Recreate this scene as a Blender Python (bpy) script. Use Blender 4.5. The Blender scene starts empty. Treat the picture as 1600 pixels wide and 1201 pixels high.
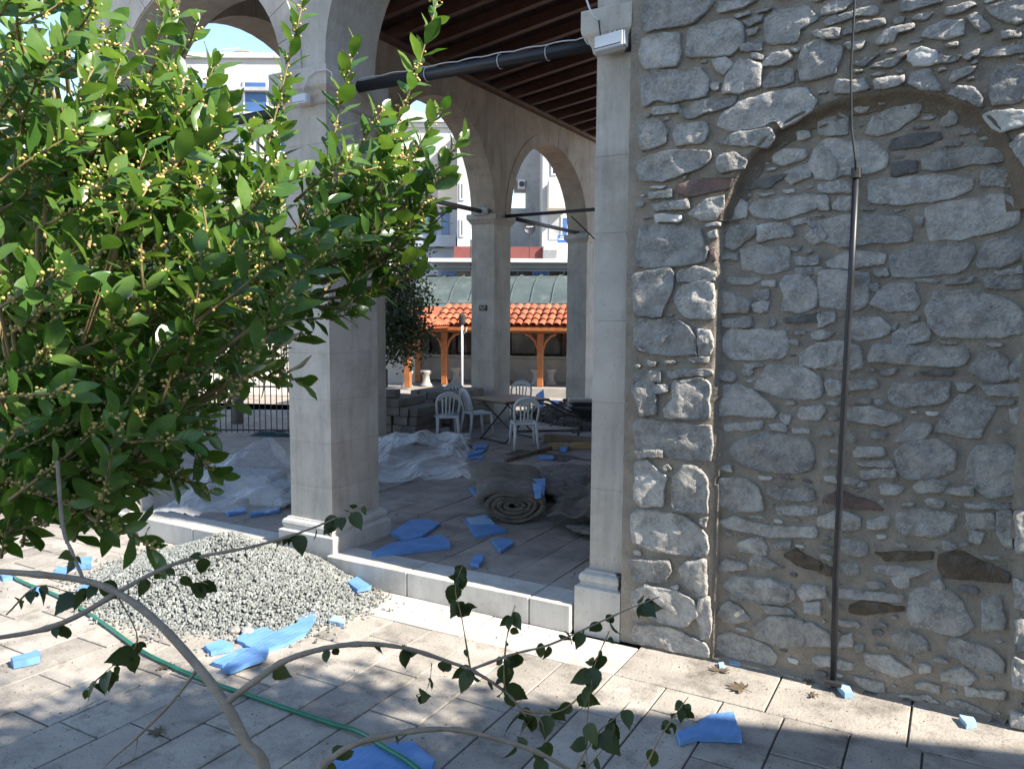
import bpy, bmesh, math, random
from mathutils import Vector, Matrix, noise, Euler
R = math.radians
rng = random.Random(7)
scn = bpy.context.scene
COL = scn.collection
# ------------------------------------------------------------------ camera, sky, sun, exposure
cam_d = bpy.data.cameras.new('camera'); cam = bpy.data.objects.new('camera', cam_d); COL.objects.link(cam)
FW, RT, UP = [Vector(v) for v in ((-0.492,0.866,-0.087),(0.869,0.494,0.006),(-0.048,0.073,0.996))]
cam.matrix_world = Matrix(((RT.x, UP.x, -FW.x, 0), (RT.y, UP.y, -FW.y, 0), (RT.z, UP.z, -FW.z, 2.4), (0, 0, 0, 1)))
cam_d.sensor_width = 36; cam_d.lens = 36 * 1230 / 1600; cam_d.clip_start = 0.05; cam_d.clip_end = 3000
scn.camera = cam
SUN_EL, SUN_AZ = R(38), R(2.0)
w = bpy.data.worlds.new('World'); scn.world = w; w.use_nodes = True
nt = w.node_tree; nt.nodes.clear()
sky = nt.nodes.new('ShaderNodeTexSky'); sky.sky_type = 'NISHITA'; sky.sun_disc = False
sky.sun_elevation = SUN_EL; sky.sun_rotation = R(90) + SUN_AZ; sky.altitude = 50; sky.dust_density = 0.1; sky.ozone_density = 1.1
bgn = nt.nodes.new('ShaderNodeBackground'); bgn.inputs[1].default_value = 0.13
wo = nt.nodes.new('ShaderNodeOutputWorld')
nt.links.new(sky.outputs[0], bgn.inputs[0]); nt.links.new(bgn.outputs[0], wo.inputs[0])
sd = bpy.data.lights.new('sun', 'SUN'); sd.energy = 5.0; sd.angle = R(0.53); sd.color = (1, 0.93, 0.82)
sun = bpy.data.objects.new('sun', sd); COL.objects.link(sun)
sdir = Vector((math.cos(SUN_EL) * math.cos(SUN_AZ), -math.cos(SUN_EL) * math.sin(SUN_AZ), math.sin(SUN_EL)))
sun.rotation_euler = sdir.to_track_quat('Z', 'Y').to_euler()
scn.view_settings.view_transform = 'Standard'; scn.view_settings.look = 'None'
scn.view_settings.gamma = 1; scn.view_settings.use_curve_mapping = False
scn.view_settings.exposure = 1.38
scn.cycles.max_bounces = 8; scn.cycles.transparent_max_bounces = 16

# ------------------------------------------------------------------ materials
MATS = {}
def mat(name, c1, c2=None, rough=.8, sc=4, bump=.3, bsc=40, bdist=.01, stain=None, ssc=1.2, samt=.5, tint=0, coord='world', metal=0, spec=.5, det=6, trans=0, vein=0, streak=0, groove=0):
    if name in MATS: return MATS[name]
    m = bpy.data.materials.new(name); m.use_nodes = True; t = m.node_tree; N = t.nodes; L = t.links
    p = N['Principled BSDF']; p.inputs['Roughness'].default_value = rough; p.inputs['Metallic'].default_value = metal
    p.inputs['Specular IOR Level'].default_value = spec
    if coord == 'world': g = N.new('ShaderNodeNewGeometry'); co = g.outputs['Position']
    else: g = N.new('ShaderNodeTexCoord'); co = g.outputs['Object']
    def nz(scale, d=6, r=.6):
        n = N.new('ShaderNodeTexNoise'); n.inputs['Scale'].default_value = scale; n.inputs['Detail'].default_value = d
        n.inputs['Roughness'].default_value = r; L.new(co, n.inputs['Vector']); return n
    def mix(f, a, b, mode='MIX'):
        x = N.new('ShaderNodeMix'); x.data_type = 'RGBA'; x.blend_type = mode
        for s, v in ((x.inputs[0], f), (x.inputs[6], a), (x.inputs[7], b)):
            if hasattr(v, 'is_output'): L.new(v, s)
            else: s.default_value = v if isinstance(v, float) else (*v, 1) if len(v) == 3 else v
        return x.outputs[2]
    def ramp(src, a, b):
        x = N.new('ShaderNodeMapRange'); x.inputs[1].default_value = a; x.inputs[2].default_value = b; L.new(src, x.inputs[0]); return x.outputs[0]
    n1 = nz(sc, det)
    col = mix(ramp(n1.outputs[0], .32, .68), c1, c2 or tuple(x * .75 for x in c1))
    if stain:
        n2 = nz(ssc, 8, .72); f = ramp(n2.outputs[0], .5, .72)
        mm = N.new('ShaderNodeMath'); mm.operation = 'MULTIPLY'; L.new(f, mm.inputs[0]); mm.inputs[1].default_value = samt
        col = mix(mm.outputs[0], col, stain)
        n3 = nz(ssc * 22, 3, .6); f3 = ramp(n3.outputs[0], .62, .7)
        m3 = N.new('ShaderNodeMath'); m3.operation = 'MULTIPLY'; L.new(f3, m3.inputs[0]); m3.inputs[1].default_value = samt
        col = mix(m3.outputs[0], col, tuple(x * .6 for x in stain))
    if vein:
        n4 = nz(sc * 1.3, 8, .7); ab = N.new('ShaderNodeMath'); ab.operation = 'SUBTRACT'; L.new(n4.outputs[0], ab.inputs[0]); ab.inputs[1].default_value = .5
        a2 = N.new('ShaderNodeMath'); a2.operation = 'ABSOLUTE'; L.new(ab.outputs[0], a2.inputs[0])
        v = N.new('ShaderNodeMapRange'); v.inputs[1].default_value = 0; v.inputs[2].default_value = .035; v.inputs[3].default_value = vein; v.inputs[4].default_value = 0; L.new(a2.outputs[0], v.inputs[0])
        col = mix(v.outputs[0], col, (.62, .61, .58))
    if streak:
        mp = N.new('ShaderNodeMapping'); mp.inputs['Scale'].default_value = (7, 7, .7); L.new(co, mp.inputs[0])
        n5 = N.new('ShaderNodeTexNoise'); n5.inputs['Scale'].default_value = 1; n5.inputs['Detail'].default_value = 8; n5.inputs['Roughness'].default_value = .7; L.new(mp.outputs[0], n5.inputs['Vector'])
        f5 = ramp(n5.outputs[0], .48, .75); m5 = N.new('ShaderNodeMath'); m5.operation = 'MULTIPLY'; L.new(f5, m5.inputs[0]); m5.inputs[1].default_value = streak
        col = mix(m5.outputs[0], col, (.12, .105, .09))
        vo = N.new('ShaderNodeTexVoronoi'); vo.inputs['Scale'].default_value = 38; L.new(co, vo.inputs['Vector']); f6 = ramp(vo.outputs['Distance'], .13, .05)
        n6 = nz(3, 2); f7 = ramp(n6.outputs[0], .5, .6); m6 = N.new('ShaderNodeMath'); m6.operation = 'MULTIPLY'; L.new(f6, m6.inputs[0]); L.new(f7, m6.inputs[1])
        m7 = N.new('ShaderNodeMath'); m7.operation = 'MULTIPLY'; L.new(m6.outputs[0], m7.inputs[0]); m7.inputs[1].default_value = .7; col = mix(m7.outputs[0], col, (.08, .07, .06))
    if tint:
        oi = N.new('ShaderNodeObjectInfo'); x = N.new('ShaderNodeMapRange'); x.inputs[3].default_value = 1 - tint; x.inputs[4].default_value = 1 + tint
        L.new(oi.outputs['Random'], x.inputs[0]); hv = N.new('ShaderNodeHueSaturation'); L.new(x.outputs[0], hv.inputs['Value']); L.new(col, hv.inputs['Color']); col = hv.outputs[0]
    L.new(col, p.inputs['Base Color'])
    if bump:
        b = N.new('ShaderNodeBump'); b.inputs['Strength'].default_value = bump; b.inputs['Distance'].default_value = bdist
        nb = nz(bsc, 8, .65); hh = nb.outputs[0]
        if groove:
            wv = N.new('ShaderNodeTexWave'); wv.inputs['Scale'].default_value = groove; wv.inputs['Distortion'].default_value = .6; L.new(co, wv.inputs['Vector'])
            ad = N.new('ShaderNodeMath'); ad.operation = 'ADD'; L.new(nb.outputs[0], ad.inputs[0]); L.new(wv.outputs['Fac'], ad.inputs[1]); hh = ad.outputs[0]
        L.new(hh, b.inputs['Height']); L.new(b.outputs[0], p.inputs['Normal'])
    rr = N.new('ShaderNodeMapRange'); rr.inputs[3].default_value = max(0, rough - .12); rr.inputs[4].default_value = min(1, rough + .12)
    L.new(n1.outputs[0], rr.inputs[0]); L.new(rr.outputs[0], p.inputs['Roughness'])
    if trans: p.inputs['Transmission Weight'].default_value = trans
    MATS[name] = m; return m

M_stone = mat('rubble_limestone', (.52, .49, .445), (.24, .228, .215), .85, 9, 1, 38, .035, (.27, .225, .18), 4, .5, .2, vein=.5)
M_stone_pale = mat('pale_limestone', (.62, .60, .55), (.4, .39, .37), .85, 9, .9, 50, .012, (.25, .22, .17), 5, .4, .1)
M_stone_dark = mat('dark_slate', (.12, .115, .11), (.22, .21, .2), .9, 14, 1, 60, .015, (.05, .04, .03), 8, .5, .2)
M_stone_red = mat('red_stone', (.2, .11, .085), (.12, .09, .08), .85, 12, .9, 55, .012, (.25, .22, .2), 9, .5, .15)
M_stone_rust = mat('rusty_stone', (.17, .115, .065), (.09, .075, .06), .9, 22, 1, 40, .04, (.27, .24, .21), 7, .8, .15)
M_mortar = mat('mortar', (.40, .34, .275), (.27, .23, .185), .95, 7, 1, 60, .025, (.27, .205, .13), 2.5, .4)
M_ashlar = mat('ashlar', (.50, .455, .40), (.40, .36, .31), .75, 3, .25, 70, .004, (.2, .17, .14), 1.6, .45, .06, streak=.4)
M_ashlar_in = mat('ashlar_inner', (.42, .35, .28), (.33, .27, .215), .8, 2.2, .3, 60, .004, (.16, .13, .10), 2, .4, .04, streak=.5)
M_kerb = mat('kerb_marble', (.56, .53, .48), (.45, .42, .38), .55, 3, .15, 60, .003, (.28, .23, .18), 1.5, .4, .05, streak=.3)
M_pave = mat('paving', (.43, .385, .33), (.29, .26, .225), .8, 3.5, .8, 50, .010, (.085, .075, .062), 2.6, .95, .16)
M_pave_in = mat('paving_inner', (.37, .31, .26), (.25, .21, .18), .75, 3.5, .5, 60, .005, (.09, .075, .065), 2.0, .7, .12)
M_dirt = mat('joint_dirt', (.07, .06, .05), (.11, .095, .08), .95, 9, .6, 60)
M_gravel = mat('gravel', (.25, .26, .245), (.16, .17, .16), .8, 8, .5, 120, .004)
M_wood_dark = mat('dark_roof_timber', (.115, .05, .036), (.08, .036, .027), .6, 5, .2, 30, .005)
M_board = mat('dark_roof_board', (.06, .026, .022), (.035, .017, .014), .7, 5, .2, 30, .005)
M_wood = mat('orange_timber', (.36, .13, .04), (.25, .085, .027), .5, 5, .2, 40, .004)
M_plank = mat('old_plank', (.22, .15, .10), (.14, .10, .07), .8, 6, .4, 40, .005, (.08, .06, .05), 3, .5, .1)
M_table = mat('table_board', (.30, .19, .12), (.24, .15, .10), .5, 6, .1, 40, .003)
M_iron = mat('black_iron', (.02, .021, .024), (.035, .034, .034), .45, 12, .2, 80, .003)
M_pipe = mat('black_pipe', (.012, .013, .017), (.02, .02, .024), .45, 12, .1, 80, .002)
M_white = mat('white_plastic', (.62, .63, .64), (.55, .56, .57), .4, 3, .05, 60, .002, (.35, .33, .3), 4, .3, .05)
M_lamp = mat('grey_lamp_case', (.55, .57, .6), (.5, .52, .55), .35, 6, .05, 60)
M_cable = mat('white_cable', (.6, .6, .6), (.5, .5, .5), .5, 6, 0)
M_foam = mat('blue_foam', (.15, .31, .60), (.11, .25, .52), .75, 5, .3, 160, .004, (.06, .12, .3), 5, .35, .1, 'object', groove=7)
M_foam_pale = mat('pale_blue_foam', (.34, .47, .60), (.26, .40, .56), .75, 5, .35, 160, .004, (.1, .2, .35), 9, .5, .05, 'object')
M_felt = mat('brown_felt', (.20, .16, .128), (.10, .08, .066), .98, 9, 1, 90, .02, (.17, .15, .135), 7, .45, 0)
M_felt_dusty = mat('dusty_felt', (.25, .22, .195), (.10, .085, .075), .98, 14, 1, 110, .014)
M_hose = mat('green_hose', (.008, .16, .085), (.006, .12, .07), .3, 3, .03, 60)
M_lead = mat('lead_sheet', (.08, .10, .092), (.055, .072, .068), .5, 1.5, .15, 20, .01, (.3, .33, .31), 1, .4)
M_tile = mat('clay_tile', (.50, .135, .055), (.34, .09, .04), .7, 3, .2, 40, .006, (.25, .09, .05), 4, .6, .3)
M_marble = mat('white_marble', (.36, .335, .30), (.27, .25, .225), .5, 3, .1, 40, .003, (.3, .27, .24), 2, .3, .05)
M_glass = mat('dark_glass', (.012, .015, .02), (.03, .025, .02), .12, 1.5, 0, spec=.8)
M_bark = mat('grey_bark', (.34, .265, .19), (.23, .18, .13), .8, 30, .7, 90, .004, (.14, .12, .1), 16, .5)
M_twig = mat('bay_twig', (.30, .22, .10), (.22, .16, .07), .7, 30, .4, 90, .003)
M_berry = mat('bay_bud', (.56, .45, .17), (.42, .30, .09), .5, 30, 0)
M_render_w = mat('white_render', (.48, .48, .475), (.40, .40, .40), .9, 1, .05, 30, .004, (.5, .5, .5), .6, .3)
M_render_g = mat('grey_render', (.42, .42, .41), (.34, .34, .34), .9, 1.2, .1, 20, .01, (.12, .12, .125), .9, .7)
M_render_b = mat('bluegrey_render', (.34, .38, .44), (.28, .32, .38), .9, 1, .05, 30, .004, (.25, .27, .3), .8, .4)  # also holds the painted-in shade of the apartment's lower wing and balcony
M_render_p = mat('cream_render', (.62, .57, .49), (.55, .5, .43), .9, 1, .05, 30, .004, (.4, .35, .3), .8, .4)
M_tan = mat('tan_panel', (.40, .25, .14), (.34, .21, .12), .8, 2, .05)
M_brick = mat('red_parapet', (.2, .055, .045), (.15, .045, .04), .85, 3, .2, 20, .01)
M_winblue = mat('blue_glass', (.06, .13, .30), (.05, .1, .24), .15, 2, 0)
M_signblue = mat('sign_blue', (.04, .12, .6), (.04, .12, .6), .4, 2, 0)
M_signwhite = mat('sign_white', (.8, .8, .8), (.8, .8, .8), .4, 2, 0)
M_bark_olive = mat('olive_bark', (.16, .14, .115), (.1, .085, .07), .9, 10, .6, 30)
M_plate = mat('bronze_plate', (.055, .04, .032), (.09, .07, .055), .5, 20, .3, 60)
M_debris = mat('dark_soil', (.06, .045, .037), (.13, .10, .08), .95, 7, 1, 30, .03, (.2, .15, .11), 4, .5)
M_deadleaf = mat('dead_leaf', (.13, .095, .06), (.09, .065, .04), .8, 20, .2, 60)
M_red = mat('red_canvas', (.6, .05, .06), (.5, .04, .05), .7, 3, 0)
M_card = mat('dark_green_bag', (.01, .035, .035), (.015, .04, .04), .4, 6, .2, 30, .01)

def leaf_mat(name, ca, cb, tr, rough=.33):
    m = bpy.data.materials.new(name); m.use_nodes = True; t = m.node_tree; N = t.nodes; L = t.links
    p = N['Principled BSDF']; o = N['Material Output']
    at = N.new('ShaderNodeAttribute'); at.attribute_name = 'tone'
    oi = N.new('ShaderNodeObjectInfo'); ad = N.new('ShaderNodeMath'); ad.operation = 'ADD'; L.new(at.outputs['Fac'], ad.inputs[0]); L.new(oi.outputs['Random'], ad.inputs[1])
    fr = N.new('ShaderNodeMath'); fr.operation = 'FRACT'; L.new(ad.outputs[0], fr.inputs[0])
    g = N.new('ShaderNodeNewGeometry'); nz = N.new('ShaderNodeTexNoise'); nz.inputs['Scale'].default_value = 45; L.new(g.outputs['Position'], nz.inputs['Vector'])
    mx = N.new('ShaderNodeMix'); mx.data_type = 'RGBA'; L.new(fr.outputs[0], mx.inputs[0]); mx.inputs[6].default_value = (*ca, 1); mx.inputs[7].default_value = (*cb, 1)
    m2 = N.new('ShaderNodeMix'); m2.data_type = 'RGBA'; m2.blend_type = 'MULTIPLY'; m2.inputs[0].default_value = .35; L.new(mx.outputs[2], m2.inputs[6]); L.new(nz.outputs[0], m2.inputs[7])
    L.new(m2.outputs[2], p.inputs['Base Color']); p.inputs['Roughness'].default_value = rough; p.inputs['Specular IOR Level'].default_value = .45
    tl = N.new('ShaderNodeBsdfTranslucent'); hs = N.new('ShaderNodeHueSaturation'); hs.inputs['Value'].default_value = 2.4; hs.inputs['Hue'].default_value = .485; hs.inputs['Saturation'].default_value = 1.15
    L.new(m2.outputs[2], hs.inputs['Color']); L.new(hs.outputs[0], tl.inputs['Color'])
    ms = N.new('ShaderNodeMixShader'); ms.inputs[0].default_value = tr; L.new(p.outputs[0], ms.inputs[1]); L.new(tl.outputs[0], ms.inputs[2]); L.new(ms.outputs[0], o.inputs['Surface'])
    bp = N.new('ShaderNodeBump'); bp.inputs['Strength'].default_value = .25; bp.inputs['Distance'].default_value = .002; L.new(nz.outputs[0], bp.inputs['Height']); L.new(bp.outputs[0], p.inputs['Normal'])
    return m
M_bay = leaf_mat('bay_leaf', (.055, .135, .028), (.14, .235, .055), .3, .27)
M_mulb = leaf_mat('shrub_leaf', (.035, .06, .018), (.06, .085, .02), .25, .5)
M_olive = leaf_mat('olive_leaf', (.05, .075, .03), (.10, .125, .06), .2, .5)

def film_mat():
    m = bpy.data.materials.new('clear_plastic_film'); m.use_nodes = True; t = m.node_tree; N = t.nodes; L = t.links
    p = N['Principled BSDF']; o = N['Material Output']; p.inputs['Base Color'].default_value = (.9, .9, .9, 1); p.inputs['Roughness'].default_value = .22
    p.inputs['Specular IOR Level'].default_value = .9
    tr = N.new('ShaderNodeBsdfTransparent'); tr.inputs[0].default_value = (.93, .95, .98, 1)
    lw = N.new('ShaderNodeLayerWeight'); lw.inputs[0].default_value = .35
    mr = N.new('ShaderNodeMapRange'); mr.inputs[3].default_value = .1; mr.inputs[4].default_value = .62; L.new(lw.outputs['Facing'], mr.inputs[0])
    ms = N.new('ShaderNodeMixShader'); L.new(mr.outputs[0], ms.inputs[0]); L.new(tr.outputs[0], ms.inputs[1]); L.new(p.outputs[0], ms.inputs[2]); L.new(ms.outputs[0], o.inputs['Surface'])
    g = N.new('ShaderNodeNewGeometry'); n0 = N.new('ShaderNodeTexNoise'); n0.inputs['Scale'].default_value = 3; L.new(g.outputs['Position'], n0.inputs['Vector'])
    va = N.new('ShaderNodeVectorMath'); va.operation = 'MULTIPLY_ADD'; L.new(n0.outputs['Color'], va.inputs[0]); va.inputs[1].default_value = (.5, .5, .5); L.new(g.outputs['Position'], va.inputs[2])
    vo = N.new('ShaderNodeTexVoronoi'); vo.inputs['Scale'].default_value = 6.5; L.new(va.outputs[0], vo.inputs['Vector'])
    bp = N.new('ShaderNodeBump'); bp.inputs['Strength'].default_value = 1; bp.inputs['Distance'].default_value = .03; L.new(vo.outputs['Distance'], bp.inputs['Height']); L.new(bp.outputs[0], p.inputs['Normal']); L.new(bp.outputs[0], lw.inputs['Normal'])
    return m
M_film = film_mat()

# ------------------------------------------------------------------ helpers
def tag(o, label=None, cat=None, group=None, kind=None):
    if label: o['label'] = label
    if cat: o['category'] = cat
    if group: o['group'] = group
    if kind: o['kind'] = kind
    return o
def empty(name, loc=(0, 0, 0), rz=0, label=None, cat=None, group=None, rot=None):
    o = bpy.data.objects.new(name, None); COL.objects.link(o); o.location = loc; o.rotation_euler = rot or (0, 0, rz); o.empty_display_size = .1
    return tag(o, label, cat, group)
def obj(name, me, parent=None, loc=None, rot=None, scale=None):
    o = bpy.data.objects.new(name, me); COL.objects.link(o)
    if parent: o.parent = parent
    if loc is not None: o.location = loc
    if rot is not None: o.rotation_euler = rot
    if scale is not None: o.scale = scale
    return o
class MB:
    def __init__(s): s.v = []; s.f = []; s.m = []; s.tone = None
    def add(s, v, f, mi=0):
        b = len(s.v); s.v += [tuple(p) for p in v]; s.f += [tuple(b + i for i in q) for q in f]; s.m += [mi] * len(f)
    def box(s, lo, hi, mi=0, bev=0):
        x0, y0, z0 = lo; x1, y1, z1 = hi
        if not bev:
            s.add([(x0, y0, z0), (x1, y0, z0), (x1, y1, z0), (x0, y1, z0), (x0, y0, z1), (x1, y0, z1), (x1, y1, z1), (x0, y1, z1)],
                  [(0, 3, 2, 1), (4, 5, 6, 7), (0, 1, 5, 4), (1, 2, 6, 5), (2, 3, 7, 6), (3, 0, 4, 7)], mi)
        else:
            bm = bmesh.new(); r = bmesh.ops.create_cube(bm, size=1)
            for v in bm.verts: v.co = Vector(((x0 + x1) / 2 + v.co.x * (x1 - x0), (y0 + y1) / 2 + v.co.y * (y1 - y0), (z0 + z1) / 2 + v.co.z * (z1 - z0)))
            bmesh.ops.bevel(bm, geom=list(bm.edges), offset=bev, segments=1, affect='EDGES')
            bm.verts.index_update(); s.add([v.co[:] for v in bm.verts], [[v.index for v in f.verts] for f in bm.faces], mi); bm.free()
    def prism(s, poly, z0, z1, mi=0):
        n = len(poly); a = sum(poly[i - 1][0] * poly[i][1] - poly[i][0] * poly[i - 1][1] for i in range(n))
        if a < 0: poly = poly[::-1]
        s.add([(x, y, z0) for x, y in poly] + [(x, y, z1) for x, y in poly],
              [tuple(range(n))[::-1], tuple(range(n, 2 * n))] + [(i, (i + 1) % n, n + (i + 1) % n, n + i) for i in range(n)], mi)
    def tube(s, pts, r, n=8, mi=0, caps=True, flat=1):
        pts = [Vector(p) for p in pts]; rs = r if isinstance(r, (list, tuple)) else [r] * len(pts)
        base = len(s.v); up = Vector((0, 0, 1)); prev = None
        for i, p in enumerate(pts):
            t = (pts[min(i + 1, len(pts) - 1)] - pts[max(i - 1, 0)])
            t = t.normalized() if t.length > 1e-9 else Vector((0, 0, 1))
            if prev is None:
                a = t.cross(up); a = a.normalized() if a.length > .05 else t.cross(Vector((1, 0, 0))).normalized()
            else:
                a = (prev - t * prev.dot(t)); a = a.normalized() if a.length > 1e-6 else prev
            prev = a; b = t.cross(a)
            for k in range(n):
                th = 2 * math.pi * k / n; s.v.append(tuple(p + a * (math.cos(th) * rs[i]) + b * (math.sin(th) * rs[i] * flat)))
        for i in range(len(pts) - 1):
            for k in range(n):
                q = base + i * n; s.f.append((q + k, q + (k + 1) % n, q + n + (k + 1) % n, q + n + k)); s.m.append(mi)
        if caps:
            s.f.append(tuple(base + k for k in range(n))[::-1]); s.f.append(tuple(base + (len(pts) - 1) * n + k for k in range(n))); s.m += [mi, mi]
    def lathe(s, prof, c=(0, 0, 0), n=16, mi=0):
        b = len(s.v)
        for r, z in prof:
            for k in range(n):
                th = 2 * math.pi * k / n; s.v.append((c[0] + r * math.cos(th), c[1] + r * math.sin(th), c[2] + z))
        for i in range(len(prof) - 1):
            for k in range(n):
                q = b + i * n; s.f.append((q + k, q + (k + 1) % n, q + n + (k + 1) % n, q + n + k)); s.m.append(mi)
    def grid(s, nu, nv, fn, mi=0, keep=None):
        b = len(s.v)
        for j in range(nv + 1):
            for i in range(nu + 1): s.v.append(tuple(fn(i / nu, j / nv)))
        for j in range(nv):
            for i in range(nu):
                if keep and not keep((i + .5) / nu, (j + .5) / nv): continue
                q = b + j * (nu + 1) + i; s.f.append((q, q + 1, q + nu + 2, q + nu + 1)); s.m.append(mi)
    def mesh(s, name, mats, smooth=False, tone=None):
        me = bpy.data.meshes.new(name); me.from_pydata(s.v, [], s.f)
        for m in (mats if isinstance(mats, (list, tuple)) else [mats]): me.materials.append(m)
        if any(s.m): me.polygons.foreach_set('material_index', s.m)
        if smooth: me.polygons.foreach_set('use_smooth', [True] * len(s.f))
        if tone is not None:
            a = me.attributes.new('tone', 'FLOAT', 'FACE'); a.data.foreach_set('value', tone)
        me.update(); return me
    def build(s, name, mats, parent=None, smooth=False, loc=None, rot=None): return obj(name, s.mesh(name, mats, smooth), parent, loc, rot)
def box_mesh(name, m, bev=.006):
    b = MB(); b.box((-.5, -.5, -.5), (.5, .5, .5)); return b.mesh(name, m)
def bbox(name, lo, hi, m, parent=None, bev=0):
    b = MB(); c = [(lo[i] + hi[i]) / 2 for i in range(3)]
    b.box([lo[i] - c[i] for i in range(3)], [hi[i] - c[i] for i in range(3)], 0, bev); return b.build(name, m, parent, loc=c)
def fbm(p, o=4): return noise.fractal(Vector(p), .8, 2.1, o)
def inpoly(x, y, P):
    c = False
    for i in range(len(P)):
        x1, y1 = P[i]; x2, y2 = P[i - 1]
        if (y1 > y) != (y2 > y) and x < (x2 - x1) * (y - y1) / (y2 - y1) + x1: c = not c
    return c
# courtyard frame: a runs along the far ledge, b away from the arcade
YW = R(29.6); A0 = Vector((math.cos(YW), math.sin(YW), 0)); B0 = Vector((-math.sin(YW), math.cos(YW), 0))
def yard(a, b, z=0): return A0 * a + B0 * b + Vector((0, 0, z))

# ------------------------------------------------------------------ setting: ground
gv = yard(0, 20.0)
b = MB(); b.box((-400, -300, -1.6), (400, 500, -.62)); tag(b.build('ground', M_pave_in), kind='structure')
q1, q2, q3, q4 = yard(-60, 20), yard(60, 20), yard(60, -60), yard(-60, -60)
b = MB(); b.prism([(q.x, q.y) for q in (q1, q2, q3, q4)], -.61, -.05); tag(b.build('terrace', M_dirt), kind='structure')
YF = 5.27     # kerb face
b = MB(); b.box((-9.0, -1.5, -.05), (3.2, YF, -.012)); pav = b.build('pavement', M_dirt); tag(pav, kind='structure')
TILES = {}
def tile(name, x0, x1, y0, y1, z, parent, m, g=.006, col=None):
    sx, sy = round(x1 - x0, 2), round(y1 - y0, 2); key = (sx, sy, m.name)
    if key not in TILES:
        tm = MB(); hx, hy = sx / 2 - g, sy / 2 - g; e = .004
        tm.add([(-hx, -hy, -.04), (hx, -hy, -.04), (hx, hy, -.04), (-hx, hy, -.04), (-hx, -hy, -e), (hx, -hy, -e), (hx, hy, -e), (-hx, hy, -e),
                (-hx + e, -hy + e, 0), (hx - e, -hy + e, 0), (hx - e, hy - e, 0), (-hx + e, hy - e, 0)],
               [(0, 1, 5, 4), (1, 2, 6, 5), (2, 3, 7, 6), (3, 0, 4, 7), (4, 5, 9, 8), (5, 6, 10, 9), (6, 7, 11, 10), (7, 4, 8, 11), (8, 9, 10, 11)])
        TILES[key] = tm.mesh(name, m)
    return obj(name, TILES[key], parent, ((x0 + x1) / 2, (y0 + y1) / 2, z + rng.uniform(-.0025, .0025)), (R(rng.uniform(-.22, .22)), R(rng.uniform(-.22, .22)), 0))
X = -8.95; k = 0
while X < 1.5:
    ofs = [0, .34, .12, .5, .25, .6][k % 6]; y = 4.78; first = True
    while y > 1.2:
        ln = ofs + .2 if first and ofs else .74; first = False; y0 = y - ln
        # stones left of the picture edge and behind the camera are not needed
        if y > 2.1 + (X + 4.3) * .55 - .8 and y > 1.4: tile('paving_stone', X, X + .37, y0, y, 0, pav, M_pave)
        y = y0
    X += .37; k += 1
for x0, x1 in ((-8.95, -8.0), (-8.0, -7.05), (-7.05, -6.1), (-6.1, -5.2), (-5.2, -4.2), (-4.2, -3.15), (-3.15, -1.92), (-1.92, -.93), (-.93, -.15), (-.15, .46), (.46, 1.3), (1.3, 2.2)):
    tile('paving_stone', x0, x1, 4.78, YF if x0 < -2.2 else 5.40, 0, pav, M_kerb if x0 in (-4.2, -3.15) else M_pave)
# courtyard ground beyond the arcade
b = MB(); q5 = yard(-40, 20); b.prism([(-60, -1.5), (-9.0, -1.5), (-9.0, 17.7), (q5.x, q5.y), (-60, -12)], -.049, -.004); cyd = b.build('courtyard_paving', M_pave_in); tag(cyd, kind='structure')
b = MB(); z = 0.0
for i in range(34):
    x0 = -9.0 - .42 * (i + 1)
    y = 2 + (i % 3) * .25
    while y < 14:
        if (x0 * -B0.x * -1 + 0 or 1) and (Vector((x0, y, 0)).dot(B0) < 19.2): b.box((x0 + .006, y + .006, -.03), (x0 + .414, y + .694, rng.uniform(.001, .006)))
        y += .7
tag(b.build('paving_stone', M_pave_in, cyd), kind='stuff')
# portico floor
b = MB(); b.box((-8.84, 5.45, -.05), (-2.1, 19.0, .185)); pf = b.build('portico_floor', M_dirt); tag(pf, kind='structure')
X = -8.84; k = 0
while X < -2.2:
    x1 = min(X + .375, -2.1); y = 5.72; y += [0, .3, .55, .15, .45][k % 5]; prev = 5.60
    while prev < 10.6:
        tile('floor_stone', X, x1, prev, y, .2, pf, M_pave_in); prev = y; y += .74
    X = x1; k += 1
b = MB(); X = -8.84
while X < -2.2:
    y = 10.9 + rng.uniform(0, .4)
    while y < 18.2:
        b.box((X + .006, y + .006, .15), (X + .369, y + .734, .2)); y += .74
    X += .375
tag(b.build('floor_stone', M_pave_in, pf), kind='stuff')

# ------------------------------------------------------------------ kerb
kb = empty('stone_kerb', (-5.4, 5.4, 0), 0, 'low pale stone kerb running along the front of the arcade', 'kerb')
for x0, x1 in ((-8.6, -7.65), (-7.65, -6.75), (-6.75, -5.72), (-4.93, -4.02), (-4.02, -2.83), (-2.83, -2.47)):
    o = bbox('kerb_stone', (x0 + .004, YF, -.01), (x1 - .004, 5.60, .21), M_kerb, None, .008); o.parent = kb; o.location -= Vector(kb.location)

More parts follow.
